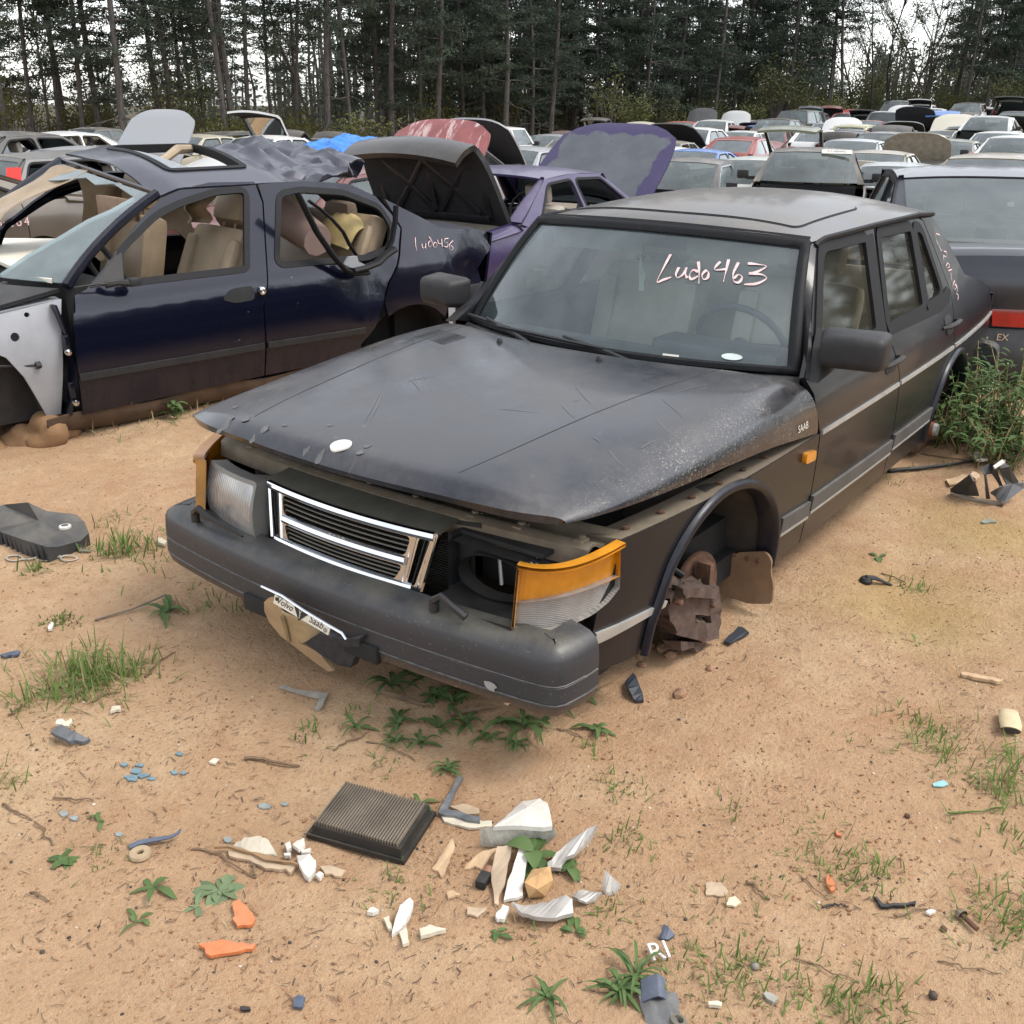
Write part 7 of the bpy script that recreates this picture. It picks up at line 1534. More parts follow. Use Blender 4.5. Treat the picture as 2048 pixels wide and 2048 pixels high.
slab('lens_shard', 'thin orange sliver by the grass in the right foreground', 'plastic shard', [(912, 380), (925, 385), (957, 440), (955, 465), (935, 468), (912, 430)], .006, M_ORG, .003, g7); slab('lens_shard', 'tiny orange chip at far right of the foreground', 'plastic shard', [(955, 155), (975, 165), (992, 185), (965, 178)], .005, M_ORG, .003, g7)
slab('reflector_shard', 'cream fan-shaped reflector shard left of the air filter', 'plastic shard', [(225, 368), (268, 336), (330, 332), (362, 348), (395, 408), (330, 398), (270, 382)], .012, M_CREAM, [.01, .03, .035, .03, .01, .008, .008]); slab('lens_shard', 'grey translucent lens strip below the cream fan shard', 'plastic shard', [(205, 388), (330, 405), (400, 428), (478, 437), (445, 474), (425, 458), (350, 456), (290, 425), (210, 408)], .008, M_BEIGE, .002)
slab('wood_splinter', 'thin brown splinter lying under the cream fan shard', 'splinter', [(150, 366), (300, 388), (480, 436), (478, 444), (300, 398), (150, 374)], .007, plain('brown_splinter', (.26, .16, .08), .85), .012)
slab('reflector_shard', 'white torn shard beside the cream fan shard', 'plastic shard', [(470, 408), (520, 400), (545, 428), (540, 468), (517, 494), (495, 470), (480, 440)], .014, M_WHT, [.0, .02, .015, .0, .0, .0, .01])
for i, (pts, z_) in enumerate((([(425, 362), (445, 352), (450, 378), (432, 385)], .01), ([(455, 365), (470, 350), (500, 340), (503, 365), (478, 384)], .015), ([(490, 385), (525, 378), (520, 396), (488, 396)], .004), ([(543, 480), (560, 468), (575, 476), (560, 494)], .004), ([(420, 398), (448, 396), (444, 408), (424, 408)], .003))): slab('reflector_chip', 'small white chip in the cluster left of the air filter, ' + ('leftmost', 'largest upper', 'lower thin', 'rightmost round', 'lowest left')[i], 'plastic chip', pts, .010, M_WHT, z_)
slab('lens_shard', 'clear dusty lens plate right of the white cluster', 'plastic shard', [(560, 450), (600, 445), (660, 465), (640, 488), (580, 478)], .006, M_BEIGE, .002)
slab('reflector_shard', 'long curved white shard in the lower centre', 'plastic shard', [(838, 712), (848, 665), (870, 600), (908, 570), (921, 585), (898, 650), (872, 690)], .012, M_WHT, [.0, .01, .02, .015, .01, .005, 0]); slab('reflector_chip', 'cream chip left of the long curved shard', 'plastic chip', [(806, 648), (828, 640), (840, 690), (826, 690)], .008, M_CREAM, .003); slab('reflector_chip', 'cream chip below the long curved shard', 'plastic chip', [(866, 702), (894, 682), (905, 742), (880, 752)], .008, M_CREAM, .003); slab('reflector_shard', 'cream triangular shard right of the long curved one', 'plastic shard', [(945, 690), (985, 673), (1020, 684), (1048, 690), (1000, 704), (950, 718)], .010, M_CREAM, .006); slab('reflector_chip', 'small white dome-shaped chip above the curved shards', 'plastic chip', [(742, 625), (752, 608), (768, 606), (788, 618), (765, 629)], .010, M_WHT, .003)
# broken lamp in the centre-right heap
slab('reflector_shard', 'large white domed lamp reflector piece with ribbed edge', 'plastic shard', [(1230, 296), (1265, 268), (1300, 238), (1340, 198), (1410, 186), (1440, 205), (1452, 250), (1458, 294), (1340, 292)], .012, M_WHT, [.055, .045, .035, .02, .01, .015, .03, .055, .062], dome=.02)
slab('lens_strip', 'ribbed clear lens strip along the edge of the big white reflector', 'plastic shard', [(1178, 305), (1230, 300), (1340, 296), (1462, 298), (1474, 318), (1440, 352), (1300, 362), (1182, 358)], .010, plain('ribbed_grey_lens', (.38, .36, .30), .3, 0, .3, 60, .3), [.045, .05, .05, .05, .04, .012, .008, .008])
slab('cream_strip', 'cream strip standing below the big white reflector', 'plastic shard', [(1245, 372), (1303, 366), (1282, 470), (1250, 600), (1234, 592), (1222, 470)], .008, M_BEIGE, [.03, .03, .02, 0, 0, .01]); slab('reflector_shard', 'flat white panel beside the cream strip in the shard heap', 'plastic shard', [(1330, 375), (1372, 382), (1352, 480), (1345, 560), (1270, 580), (1302, 470)], .008, M_WHT, [.035, .03, .02, .005, .002, .02])
slab('mirror_shard', 'pointed grey mirror shard at the right of the heap', 'plastic shard', [(1440, 432), (1490, 385), (1530, 345), (1632, 288), (1605, 345), (1560, 385), (1500, 430), (1492, 455), (1440, 452)], .010, M_SILV, [.02, .03, .04, .07, .04, .03, .02, .01, .01])
slab('mirror_shard', 'curved grey and white shard at the bottom of the heap', 'plastic shard', [(1300, 588), (1350, 600), (1440, 588), (1510, 560), (1535, 575), (1540, 628), (1470, 648), (1400, 645), (1340, 630)], .010, M_SILV, [.02, .012, .012, .02, .02, .01, .02, .02, .02]); slab('reflector_chip', 'torn silver foil bits right of the curved shard', 'plastic chip', [(1535, 565), (1560, 540), (1600, 545), (1650, 548), (1625, 580), (1590, 588), (1560, 578)], .006, M_SILV, [.01, .02, .005, .02, .0, .01, .02]); slab('reflector_shard', 'upright white shard right of the heap', 'plastic shard', [(1652, 530), (1660, 462), (1690, 490), (1722, 520), (1690, 550), (1665, 548)], .010, M_WHT, [.0, .05, .03, .02, .0, .0])
slab('reflector_chip', 'small ribbed white shard below the heap', 'plastic chip', [(1238, 640), (1268, 596), (1292, 606), (1275, 652), (1245, 652)], .010, M_WHT, .006); slab('tan_shard', 'upright tan shard left of the heap', 'plastic shard', [(992, 458), (1040, 390), (1072, 338), (1082, 372), (1060, 430), (1032, 492), (1015, 465)], .006, M_TANP, [.0, .02, .035, .03, .015, 0, 0]); slab('tan_shard', 'second tan shard lying before the cream strip', 'plastic shard', [(1100, 470), (1140, 430), (1190, 390), (1250, 376), (1215, 415), (1185, 460), (1160, 448)], .006, M_TANP, [.0, .01, .02, .02, .01, 0, 0]); slab('lens_shard', 'pale lens plate lying below the black connector', 'plastic shard', [(1130, 604), (1205, 609), (1168, 645), (1128, 632)], .005, M_BEIGE, .002); slab('lens_shard', 'pale lens plate inside the bent grey strip', 'plastic shard', [(1060, 216), (1110, 206), (1175, 226), (1178, 244), (1125, 250)], .006, M_BEIGE, .004); slab('reflector_chip', 'white plate under the bent grey strip', 'plastic chip', [(1030, 255), (1120, 268), (1225, 272), (1225, 296), (1135, 300), (1040, 275)], .006, M_CREAM, .002); slab('tan_shard', 'small tan chip below the second tan shard', 'plastic chip', [(1052, 548), (1072, 540), (1103, 555), (1075, 566), (1055, 572)], .006, M_TANP, .002); slab('metal_strip', 'bent grey metal strip behind the air filter', 'metal strip', [(1092, 100), (1113, 104), (1052, 228), (1180, 258), (1178, 276), (1040, 250), (1016, 240)], .012, M_STRIP, .004); slab('metal_strip', 'bent thin metal strip below the bumper', 'metal strip', [(558, 1372), (566, 1368), (656, 1386), (653, 1393), (640, 1418), (630, 1416), (640, 1394)], .008, plain('worn_steel_strip', (.34, .33, .29), .45, .4, .25, 30), .003, lambda u, v_: (u, v_))
b = MB(); r = random.Random(4); b.add(([Vector((v_.x*.042, v_.y*.032, v_.z*.034)) * (1 + .35*noise.noise(v_*1.7 + Vector((3, 1, 2)))) for v_ in IV], IF)); o = b.build('rock', M_ROCK, None, False); o.location = gp(*f7(1405, 545), .022); tag(o, 'ochre brown rock lying on the white shards', 'rock')
cb = thing('cable_connector', 'black ribbed cable connector in the shard heap', 'connector', tuple(gp(*f7(1190, 520), .012)), (0, 0, .3)); b = MB(); b.box((-.02, -.012, -.01), (.02, .012, .012), bev=.004); b.build('housing', M_BLACK, cb); b = MB(); b.lathe([(.010, 0), (.011, .01), (.011, .022), (0, .022)], (.018, 0, 0), (1, 0, 0), 10); b.build('seal', plain('rusty_seal', (.22, .10, .06), .6), cb)
# air filter
fa = thing('air_filter', 'black pleated rectangular car air filter lying on the dirt', 'air filter'); Q = [gp(*f7(u, v_)) for u, v_ in ((508, 345), (885, 447), (1010, 262), (648, 165))]
e1 = (Q[1]-Q[0]); e2 = (Q[3]-Q[0]); e1.z = e2.z = 0; o0 = Q[0]; zt = max(q.z for q in Q) + .004; nrm = Vector((0, 0, 1))
def FQ(u, v_, z_): p = Q[0]*(1-u)*(1-v_) + Q[1]*u*(1-v_) + Q[2]*u*v_ + Q[3]*(1-u)*v_; return Vector((p.x, p.y, zt + z_))
def prism(b, a, z0, z1, tap=0.0):
    V = [FQ(a, a, z0), FQ(1-a, a, z0), FQ(1-a, 1-a, z0), FQ(a, 1-a, z0)]; c_ = a + tap; V += [FQ(c_, c_, z1), FQ(1-c_, c_, z1), FQ(1-c_, 1-c_, z1), FQ(c_, 1-c_, z1)]; b.add((V, [(3, 2, 1, 0), (4, 5, 6, 7), (0, 1, 5, 4), (1, 2, 6, 5), (2, 3, 7, 6), (3, 0, 4, 7)]))
b = MB(); prism(b, 0, -.004, .008); prism(b, .035, .0081, .012); prism(b, .045, .0121, .030, .008); b.build('rubber_frame', plain('rubber_and_gap_shade', (.010, .0095, .009), .5, 0, .3, 20, 0, .15), fa, True, 25)  # rubber frame; its black floor also stands for shade between the pleats
b = MB(); NP = 30
for i in range(NP):
    u0 = .075 + .85*i/NP; u1 = .075 + .85*(i+1)/NP; w_ = (u1-u0)*.5; V = [FQ(u0, .075, .0302), FQ(u0, .075, .040), FQ(u0+w_, .075, .040), FQ(u0+w_, .075, .0302), FQ(u0, .925, .0302), FQ(u0, .925, .040), FQ(u0+w_, .925, .040), FQ(u0+w_, .925, .0302)]; b.add((V, [(0, 1, 5, 4), (1, 2, 6, 5), (2, 3, 7, 6), (0, 3, 2, 1), (4, 5, 6, 7)]))
o = b.build('pleats', plain('dirty_filter_paper', (.13, .105, .078), .85, 0, .5, 8), fa, False); o['kind'] = 'stuff'
# plastic letters, bracket, bolt and other bits
tv, tf = text2d('RI', .055); lt = thing('badge_letters', 'white plastic badge letters "RI" lying on the dirt at the bottom', 'badge', tuple(gp(*f7(1880, 822), .006)), (.25, 0, -.65)); b = MB(); n = len(tv); b.add(([(x_, y_, .008) for x_, y_ in tv] + [(x_, y_, 0) for x_, y_ in tv], list(tf) + [tuple(n+i for i in q[::-1]) for q in tf])); ed = {}
for q in tf:
    for i in range(len(q)): ed[(q[i], q[(i+1) % len(q)])] = 1
b.add(([(x_, y_, .008) for x_, y_ in tv] + [(x_, y_, 0) for x_, y_ in tv], [(a_, n+a_, n+b_, b_) for (a_, b_) in ed if (b_, a_) not in ed])); b.build('letters', M_WHT, lt, False)
br = thing('plastic_bracket', 'grey broken plastic bracket at the bottom edge of the picture', 'bracket', tuple(gp(*g7(85, 1095)) - Vector((0, 0, .012))), (.1, -.15, .6)); br.scale = (.8, .8, .7); b = MB(); b.add(patch(lambda u, v_: (-.06 + .12*u, -.05 + .10*v_ + .02*u, .012 + .03*math.sin(u*3.1)*math.sin(v_*3.1) + .012*noise.noise(Vector((u*4, v_*4, 1)))), 10, 10, .006, True)); b.build('plate', plain('grey_bracket', (.09, .095, .10), .55, 0, .35, 20, .2, .3), br); b = MB(); b.lathe([(.010, 0), (.020, .0), (.021, .010), (.012, .012), (.010, 0)], (-.03, -.02, .03), (.2, -.2, 1), 14); b.build('bush_eye', plain('olive_bush', (.12, .11, .08), .6), br); b = MB(); b.add(patch(lambda u, v_: (.02 + .06*u, .0 + .06*v_, .035 + .02*math.sin(v_*4)), 5, 5, .005, True)); b.build('torn_flap', M_BLU, br)
slab('plastic_chip', 'dark blue-grey shard at bottom right of the shard field', 'plastic shard', [(1868, 725), (1888, 672), (1910, 685), (1932, 712), (1905, 732)], .006, M_BLU, [.0, .03, .01, .005, 0]); slab('plastic_chip', 'dark square chip near the bottom edge', 'plastic chip', [(460, 962), (474, 945), (503, 955), (492, 994), (456, 990)], .006, M_BLU, .004); slab('plastic_chip', 'dark broken link near the bottom edge, left of the square chip', 'plastic chip', [(250, 990), (290, 992), (292, 1002), (255, 1003)], .006, M_BLACK, .003)
slab('rubber_strip', 'black bent rubber strip in the right foreground', 'rubber strip', [(1155, 498), (1170, 498), (1200, 532), (1290, 532), (1375, 520), (1372, 535), (1290, 545), (1195, 550)], .008, M_BLACK, .003, g7); bo = thing('rusty_bolt', 'rusty bolt lying near the grass at the right', 'bolt', tuple(gp(*g7(1632, 640), .012)), (0, 0, 1.0)); b = MB(); b.tube([(-.03, 0, 0), (.012, 0, 0)], .006, 8); b.build('shank', M_RUST, bo); b = MB(); b.lathe([(.013, 0), (.014, .006), (.010, .014), (0, .015)], (.012, 0, 0), (1, 0, 0), 8); b.build('head', plain('olive_bolt_head', (.16, .13, .08), .7), bo)
for (u, v_, r_, lb, mt) in ((1460, 1020, .010, 'round dark pebble near the bottom right', plain('dark_brown_pebble', (.06, .04, .03), .7)), (1515, 675, .008, 'small reddish pebble left of the rusty bolt', M_RUST), (1328, 90, .008, 'small reddish pebble in the far right foreground', M_RUST), (540, 870, .010, 'small grey snail-like pebble by the round grass tuft', plain('grey_pebble', (.20, .18, .15), .8))):
    b = MB(); b.add(([v2*r_*(1 + .2*noise.noise(v2*2)) for v2 in IV], IF)); o = b.build('pebble', mt, None, True, 80); o.location = gp(*g7(u, v_), r_*.6); tag(o, lb, 'pebble')
slab('lens_shard', 'square clear plastic plate in the right foreground', 'plastic shard', [(288, 428), (365, 424), (405, 470), (395, 492), (290, 490)], .004, M_BEIGE, .001, g7); slab('tan_shard', 'pale tan chip beside the square clear plate', 'plastic chip', [(408, 505), (440, 495), (470, 528), (440, 548), (395, 540)], .005, plain('pale_tan_chip', (.55, .44, .30), .6), .002, g7); slab('stone_chip', 'grey stone chip at the bottom of the foreground', 'stone', [(585, 1000), (600, 988), (640, 1000), (662, 1025), (640, 1046), (605, 1025)], .008, plain('grey_stone', (.27, .26, .22), .8), .002, g7); slab('reflector_chip', 'white chip at the bottom beside the grey bracket', 'plastic chip', [(300, 1040), (345, 1036), (374, 1044), (365, 1062), (305, 1056)], .008, M_CREAM, .003, g7); slab('reflector_chip', 'white bean-shaped chip on a twig at right', 'plastic chip', [(1425, 575), (1450, 562), (1478, 572), (1445, 588)], .006, M_WHT, .004, g7); slab('paper_scrap', 'turquoise paper scrap in the dirt at the right', 'scrap', [(1140, 1572), (1180, 1560), (1230, 1545), (1278, 1580), (1230, 1600), (1145, 1595)], .003, plain('turquoise_paper', (.22, .42, .42), .7), .003, n7); slab('wood_splinter', 'long pale wood splinter at the right', 'splinter', [(1380, 618), (1450, 622), (1620, 655), (1745, 682), (1735, 692), (1600, 682), (1480, 660), (1390, 638)], .010, M_TANP, .002, n7)
tb = thing('crushed_bottle', 'crushed cream plastic bottle at the right edge', 'bottle', tuple(gp(*n7(1795, 1150)))); b = MB(); q0 = gp(*n7(1800, 1170)) - gp(*n7(1795, 1150)); q1 = gp(*n7(1780, 1000)) - gp(*n7(1795, 1150)); 
b.tube([q0 + Vector((0, 0, .02)), q0.lerp(q1, .25) + Vector((0, 0, .024)), q0.lerp(q1, .6) + Vector((0, 0, .022)), q0.lerp(q1, .9) + Vector((0, 0, .02)), q1 + Vector((0, 0, .015))], [.026, .030, .029, .027, .02], 12, flat=.45); b.build('bottle_body', plain('cream_bottle', (.50, .40, .24), .6, 0, .15, 20), tb, True, 40); b = MB(); b.tube([q0 + Vector((0, 0, .02)), q0 + (q0-q1)*.02 + Vector((0, 0, .02))], [.0265, .018], 12, flat=.45); b.build('torn_opening', M_MUDDY, tb)
# upper left: air box, gasket rings, trim strip, shard
ab = thing('air_box', 'black ribbed plastic air box cover at the left edge', 'air box'); AP = [(-60, 60), (20, 30), (180, 15), (300, 70), (490, 92), (545, 140), (572, 212), (520, 262), (370, 302), (300, 302), (150, 255), (0, 205), (-60, 190)]; zs_ = [.10, .10, .15, .10, .10, .085, .05, .03, .04, .05, .05, .05, .06]
top = [onz(*h(u, v_), gp(*h(u, 230)).z + z_) for (u, v_), z_ in zip(AP, zs_)]; n = len(top); c0 = sum(top, Vector())/n; gz = GZ(c0.x, c0.y); b = MB(); b.add((top + [Vector((p.x, p.y, gz - .01)) for p in top] + [c0 + Vector((0, 0, .02))], [(2*n, i, (i+1) % n) for i in range(n)] + [(i, n+i, n+(i+1) % n, (i+1) % n) for i in range(n)])); ar = sum(top[i].x*top[(i+1) % n].y - top[(i+1) % n].x*top[i].y for i in range(n))
if ar < 0: b.f = [q[::-1] for q in b.f]
b.build('shell', plain('scuffed_black_shell', (.028, .030, .033), .5, 0, .35, 9, .1, .35), ab, True, 25)
for i in range(13):
    pt_ = top[12].lerp(top[11], i/4) if i < 4 else top[11].lerp(top[9], (i-4)/9); tw = Vector((CAM.x-pt_.x, CAM.y-pt_.y, 0)).normalized()*.008; b = MB(); b.tube([pt_ + tw*.3, Vector((pt_.x, pt_.y, gz)) + tw*2], .005, 4); b.build('rib', M_BLACK, ab)
b = MB(); b.lathe([(.016, 0), (.022, .0), (.022, .008), (.014, .010)], onz(*h(420, 178), gz + .105), (0, 0, 1), 14); b.build('grommet', M_WHITEP, ab)
gk = thing('gasket_rings', 'worn metal head-gasket rings lying before the air box', 'gasket')
for cx_ in (95, 290, 445):
    c1 = gp(*h(cx_, 382), .006); ex = gp(*h(cx_ + 52, 382), .006) - c1; ey = gp(*h(cx_, 382 + 18), .006) - c1; b = MB(); b.tube([c1 + ex*math.cos(i*.349) + ey*math.sin(i*.349) for i in range(19)], .0045, 5, flat=.5); b.build('ring', plain('aged_gasket_metal', (.38, .33, .27), .5, .3, .2, 20), gk)
for a_, c_ in (((147, 392), (240, 384)), ((338, 372), (395, 376)), ((345, 350), (365, 305))): b = MB(); b.tube([gp(*h(*a_), .006), gp(*h((a_[0]+c_[0])/2 + 6, (a_[1]+c_[1])/2 + 6), .008), gp(*h(*c_), .01)], .004, 5); b.build('link', plain('aged_gasket_metal', (.38, .33, .27), .5, .3, .2, 20), gk)
b = MB(); P0 = [gp(*h(612, 782), .006), gp(*h(850, 725), .012), gp(*h(1075, 642), .02)]; b.tube(P0, .005, 6, flat=.5); o = b.build('trim_strip', plain('dull_trim_strip', (.11, .085, .06), .6), None); tag(o, 'thin straight trim strip lying left of the bumper', 'trim strip')
slab('plastic_shard', 'dark grey plastic shard below the large grass clump', 'plastic shard', [(325, 1490), (395, 1442), (450, 1480), (578, 1535), (560, 1550), (450, 1555), (380, 1520)], .010, plain('grey_blue_shard', (.075, .085, .10), .5, 0, .35, 20, 0, .25), [.01, .03, .03, 0, 0, .01, .02], h); slab('paper_scrap', 'white torn scrap behind the dark grey shard', 'scrap', [(358, 1440), (365, 1415), (400, 1408), (420, 1425), (460, 1405), (465, 1425), (440, 1455), (400, 1450)], .008, M_CREAM, .012, h); slab('paper_scrap', 'cream square scrap right of the large grass clump', 'scrap', [(708, 1362), (722, 1328), (775, 1322), (777, 1348), (740, 1350)], .008, M_CREAM, .004, h); slab('reflector_chip', 'white chip above the blue glass crumbs', 'plastic chip', [(1345, 1685), (1375, 1662), (1412, 1665), (1385, 1698)], .006, M_CREAM, .002, h); slab('reflector_chip', 'white stone-like chip at the left end of the bumper', 'plastic chip', [(1008, 245), (1040, 240), (1075, 265), (1060, 282), (1015, 270)], .012, M_CREAM, .004, h); slab('reflector_chip', 'white chip beside the mossy cushion', 'plastic chip', [(308, 820), (325, 785), (348, 790), (335, 825), (312, 832)], .008, M_WHT, .004, h); slab('plastic_shard', 'dark strip at the left edge of the picture', 'plastic shard', [(0, 995), (70, 975), (130, 970), (120, 990), (30, 1008)], .008, M_BLU, .004, h); slab('plastic_shard', 'olive flat strip right of the gasket rings', 'plastic shard', [(498, 305), (520, 302), (590, 322), (580, 332), (510, 328)], .006, plain('olive_strip', (.16, .15, .10), .7), .002, h)
GL = [(800, 1700, 24), (880, 1740, 46), (920, 1770, 40), (850, 1790, 50), (980, 1790, 28), (1120, 1750, 26), (1180, 1755, 22), (810, 1780, 20), (905, 1705, 26), (1155, 1632, 26), (1105, 1925, 0), (410, 1955, 0)]
for i, (u, v_, r_) in enumerate(GL):
    if not r_: continue
    rr = random.Random(i); pts = [(u + r_*rr.uniform(.6, 1.2)*math.cos(k_*.9), v_ + r_*.5*rr.uniform(.6, 1.2)*math.sin(k_*.9)) for k_ in range(7)]; slab('glass_crumb', 'flat blue-grey glass crumb in the scatter at the left foreground', 'glass crumb', pts, .004, plain('blue_glass_crumb', (.13, .20, .23), .25, 0, .35, 40), .001, h, 'blue glass crumbs')
KGL = [(410, 408, 36), (480, 435, 32), (1705, 358, 42), (1835, 345, 24), (765, 540, 28), (1470, 575, 36)]
for i, (u, v_, r_) in enumerate(KGL): rr = random.Random(i+50); pts = [(u + r_*rr.uniform(.7, 1.1)*math.cos(k_*.9), v_ + r_*.55*rr.uniform(.7, 1.1)*math.sin(k_*.9)) for k_ in range(7)]; slab('glass_crumb', 'flat grey glass chip lying singly in the left foreground', 'glass crumb', pts, .004, plain('grey_glass_crumb', (.22, .235, .22), .3, 0, .3, 40), .001, k7, 'grey glass chips')
bs = MB(); P = [gp(*k7(*q), .006 + .004*i) for i, q in enumerate(((835, 640), (900, 618), (1000, 608), (1100, 600), (1150, 585), (1170, 568)))]; bs.tube(P, [.009, .009, .008, .006, .005, .004], 6, flat=.5); o = bs.build('plastic_strip', M_BLU, None); tag(o, 'curved blue-grey plastic strip left of the shards', 'plastic strip')
wc_ = gp(*k7(905, 680), .003); b = MB(); b.lathe([(.008, .006), (.010, .009), (.024, .008), (.027, .003), (.027, 0), (.008, .0), (.008, .006)], (0, 0, 0), (0, 0, 1), 20); o = b.build('washer', plain('tan_felt_washer', (.34, .25, .15), .8, 0, .3, 20, .2), None); o.location = wc_; tag(o, 'round tan washer under the blue-grey strip', 'washer')
# sticks
STK = [([(1590, 1672), (1700, 1690), (1932, 1722)], h, .006, 'branching dry stick above the air filter'), ([(940, 1150), (1020, 1060), (1130, 985)], h, .004, 'thin bent twig right of the large grass clump'), ([(60, 1395), (130, 1350), (200, 1300)], h, .004, 'dry twig below the straggling grass clump'), ([(590, 1310), (680, 1265), (780, 1240)], h, .003, 'dry twig at the foot of the large grass clump'), ([(365, 322), (470, 325), (600, 328)], k7, .003, 'straight twig in the left foreground'), ([(30, 345), (110, 405), (210, 460)], k7, .0035, 'crossed dry twig near the left edge'), ([(245, 480), (290, 545), (340, 620)], k7, .003, 'pale twig above the star-shaped weed'), ([(205, 915), (260, 945), (320, 978)], k7, .003, 'pale short twig in the lower left'), ([(1630, 745), (1640, 790), (1652, 830)], k7, .004, 'upright pale splinter below the cream fan shard'), ([(1250, 640), (1420, 690), (1640, 830)], k7, .003, 'long thin stem below the cream fan shard'), ([(780, 400), (840, 460), (920, 520)], g7, .002, 'thin straw near the orange sliver'), ([(890, 555), (960, 548), (1025, 555)], g7, .003, 'dark twig left of the rubber strip'), ([(1270, 610), (1370, 580), (1430, 568)], g7, .003, 'tan twig holding the bean-shaped chip'), ([(760, 830), (900, 880), (1080, 950)], g7, .002, 'long runner stem in the bottom right'), ([(1480, 830), (1620, 870), (1800, 900)], g7, .002, 'dark stem near the bottom right corner'), ([(500, 425), (550, 460), (620, 520)], g7, .004, 'mossy stick beside the clear plate'), ([(200, 455), (280, 410), (380, 370), (450, 320)], w5, .003, 'thin dark root before the weeds'), ([(440, 110), (560, 140), (700, 185), (790, 205)], w5, .009, 'thick tan stick under the bumper'), ([(410, 400), (560, 450), (680, 510)], w5, .003, 'thin root below the weeds'), ([(900, 250), (1040, 225), (1165, 205)], w5, .010, 'grey stick lying between the weeds'), ([(1530, 320), (1600, 345), (1680, 380)], w5, .003, 'pale straw right of the weeds'), ([(1700, 150), (1780, 90), (1860, 45)], w5, .002, 'thin wire rising past the bumper corner'), ([(420, 530), (700, 515), (1000, 475), (1350, 420)], m7, .012, 'black rubber strip lying behind the rocker panel'), ([(340, 1645), (480, 1700), (620, 1760)], m7, .003, 'thin twig above the black lever'), ([(780, 320), (1000, 370), (1300, 400)], m7, .004, 'dark root near the rear wheel'), ([(1300, 1850), (1500, 1830), (1750, 1790)], n7, .003, 'green runner stem at the lower right')]
for pts, f_, r_, lb in STK:
    P = [gp(*f_(*q), r_*.9 + .003*((i == 1))) for i, q in enumerate(pts)]; rr = random.Random(len(lb)); Q_ = []
    for i in range(len(P)-1):
        for k_ in range(4): Q_.append(P[i].lerp(P[i+1], k_/4) + Vector((rr.gauss(0, .003), rr.gauss(0, .003), abs(rr.gauss(0, .002)))))
    Q_.append(P[-1]); b = MB(); b.tube(Q_, [r_*(1 - .5*i/len(Q_)) for i in range(len(Q_))], 5); o = b.build('stick', M_BLACK if 'rubber' in lb else (M_GRASS if 'green' in lb else plain('dry_stick', (.15, .098, .058), .9, 0, .35, 20, .2)), None); tag(o, lb, 'stick' if 'rubber' not in lb else 'rubber strip', 'sticks and stems' if 'rubber' not in lb else None)
# broken frame, lever and shard on the right
bf = thing('lamp_frame', 'broken black plastic lamp frame lying by the weeds on the right', 'plastic frame')
def mpoly(name, pts, zs, mat, holes=(), th=.01):
    gz_ = gp(*m7(1500, 700)).z; V = [onz(*m7(u, v_), gz_ + z_) for (u, v_), z_ in zip(pts, zs)]; n_ = len(V); c_ = sum(V, Vector())/n_; nn = (V[1]-V[0]).cross(V[2]-V[0]).normalized()
    if nn.dot(CAM - c_) < 0: nn = -nn
    b_ = MB(); V2 = V + [p - nn*th for p in V]; F = [tuple(range(n_)), tuple(range(2*n_-1, n_-1, -1))] + [(i, n_+i, n_+(i+1) % n_, (i+1) % n_) for i in range(n_)]; b_.add((V2, F)); bm = bmesh.new(); me = mesh_from(name, b_.v, b_.f, None, False); bm.from_mesh(me); bmesh.ops.recalc_face_normals(bm, faces=bm.faces[:]); bmesh.ops.triangulate(bm, faces=bm.faces[:]); bm.to_mesh(me); bm.free(); return link(name, me, mat, bf)
M_FR = plain('weathered_black_plastic', (.030, .032, .036), .5, 0, .4, 20, .1, .3)
mpoly('fin', [(1105, 705), (1320, 545), (1360, 620), (1410, 785), (1250, 780), (1110, 740)], [.02, .12, .10, .01, .0, .0], M_FR); mpoly('base_rail', [(1110, 745), (1640, 845), (1700, 868), (1690, 875), (1600, 862), (1250, 790)], [.005, .005, .01, .0, .0, .0], plain('dusty_rail', (.22, .18, .13), .7)); mpoly('side_plate', [(1610, 780), (1700, 680), (1800, 650), (1920, 635), (1921, 700), (1700, 865), (1640, 840)], [.04, .08, .08, .08, .05, .01, .01], plain('grey_face_plate', (.09, .095, .105), .5, 0, .3, 20, 0, .3))
mpoly('upright', [(1445, 470), (1540, 420), (1600, 440), (1690, 680), (1610, 780), (1550, 740), (1640, 690), (1640, 640), (1560, 520), (1500, 530), (1545, 800), (1500, 800), (1480, 560)], [.16, .18, .18, .08, .04, .05, .08, .09, .14, .14, .01, .01, .13], M_FR); mpoly('upright', [(1650, 480), (1700, 400), (1760, 460), (1860, 620), (1800, 650), (1740, 660), (1680, 560)], [.16, .18, .17, .09, .08, .08, .12], M_FR); mpoly('clip', [(1580, 450), (1680, 380), (1720, 385), (1715, 405), (1600, 475)], [.18, .20, .20, .19, .175], M_WHITEP, th=.008)
slab('tan_shard', 'tan cardboard piece beside the broken black frame', 'cardboard', [(1060, 600), (1230, 545), (1310, 555), (1180, 640), (1100, 655)], .008, M_TANP, .004, m7); slab('tan_shard', 'torn tan scrap behind the broken black frame', 'scrap', [(1330, 560), (1350, 510), (1400, 520), (1440, 560), (1390, 590)], .012, plain('torn_tan', (.48, .34, .22), .8), .02, m7); slab('paper_scrap', 'white torn paper at the edge of the tall weeds', 'scrap', [(1340, 330), (1400, 295), (1480, 320), (1530, 380), (1440, 390), (1370, 375)], .008, M_WHT, .02, m7); slab('plastic_shard', 'grey-green bent scrap in the dirt on the right', 'plastic shard', [(1440, 1068), (1500, 1035), (1560, 1040), (1620, 1072), (1540, 1070), (1480, 1078)], .005, plain('grey_green_scrap', (.20, .21, .17), .6), .003, m7)
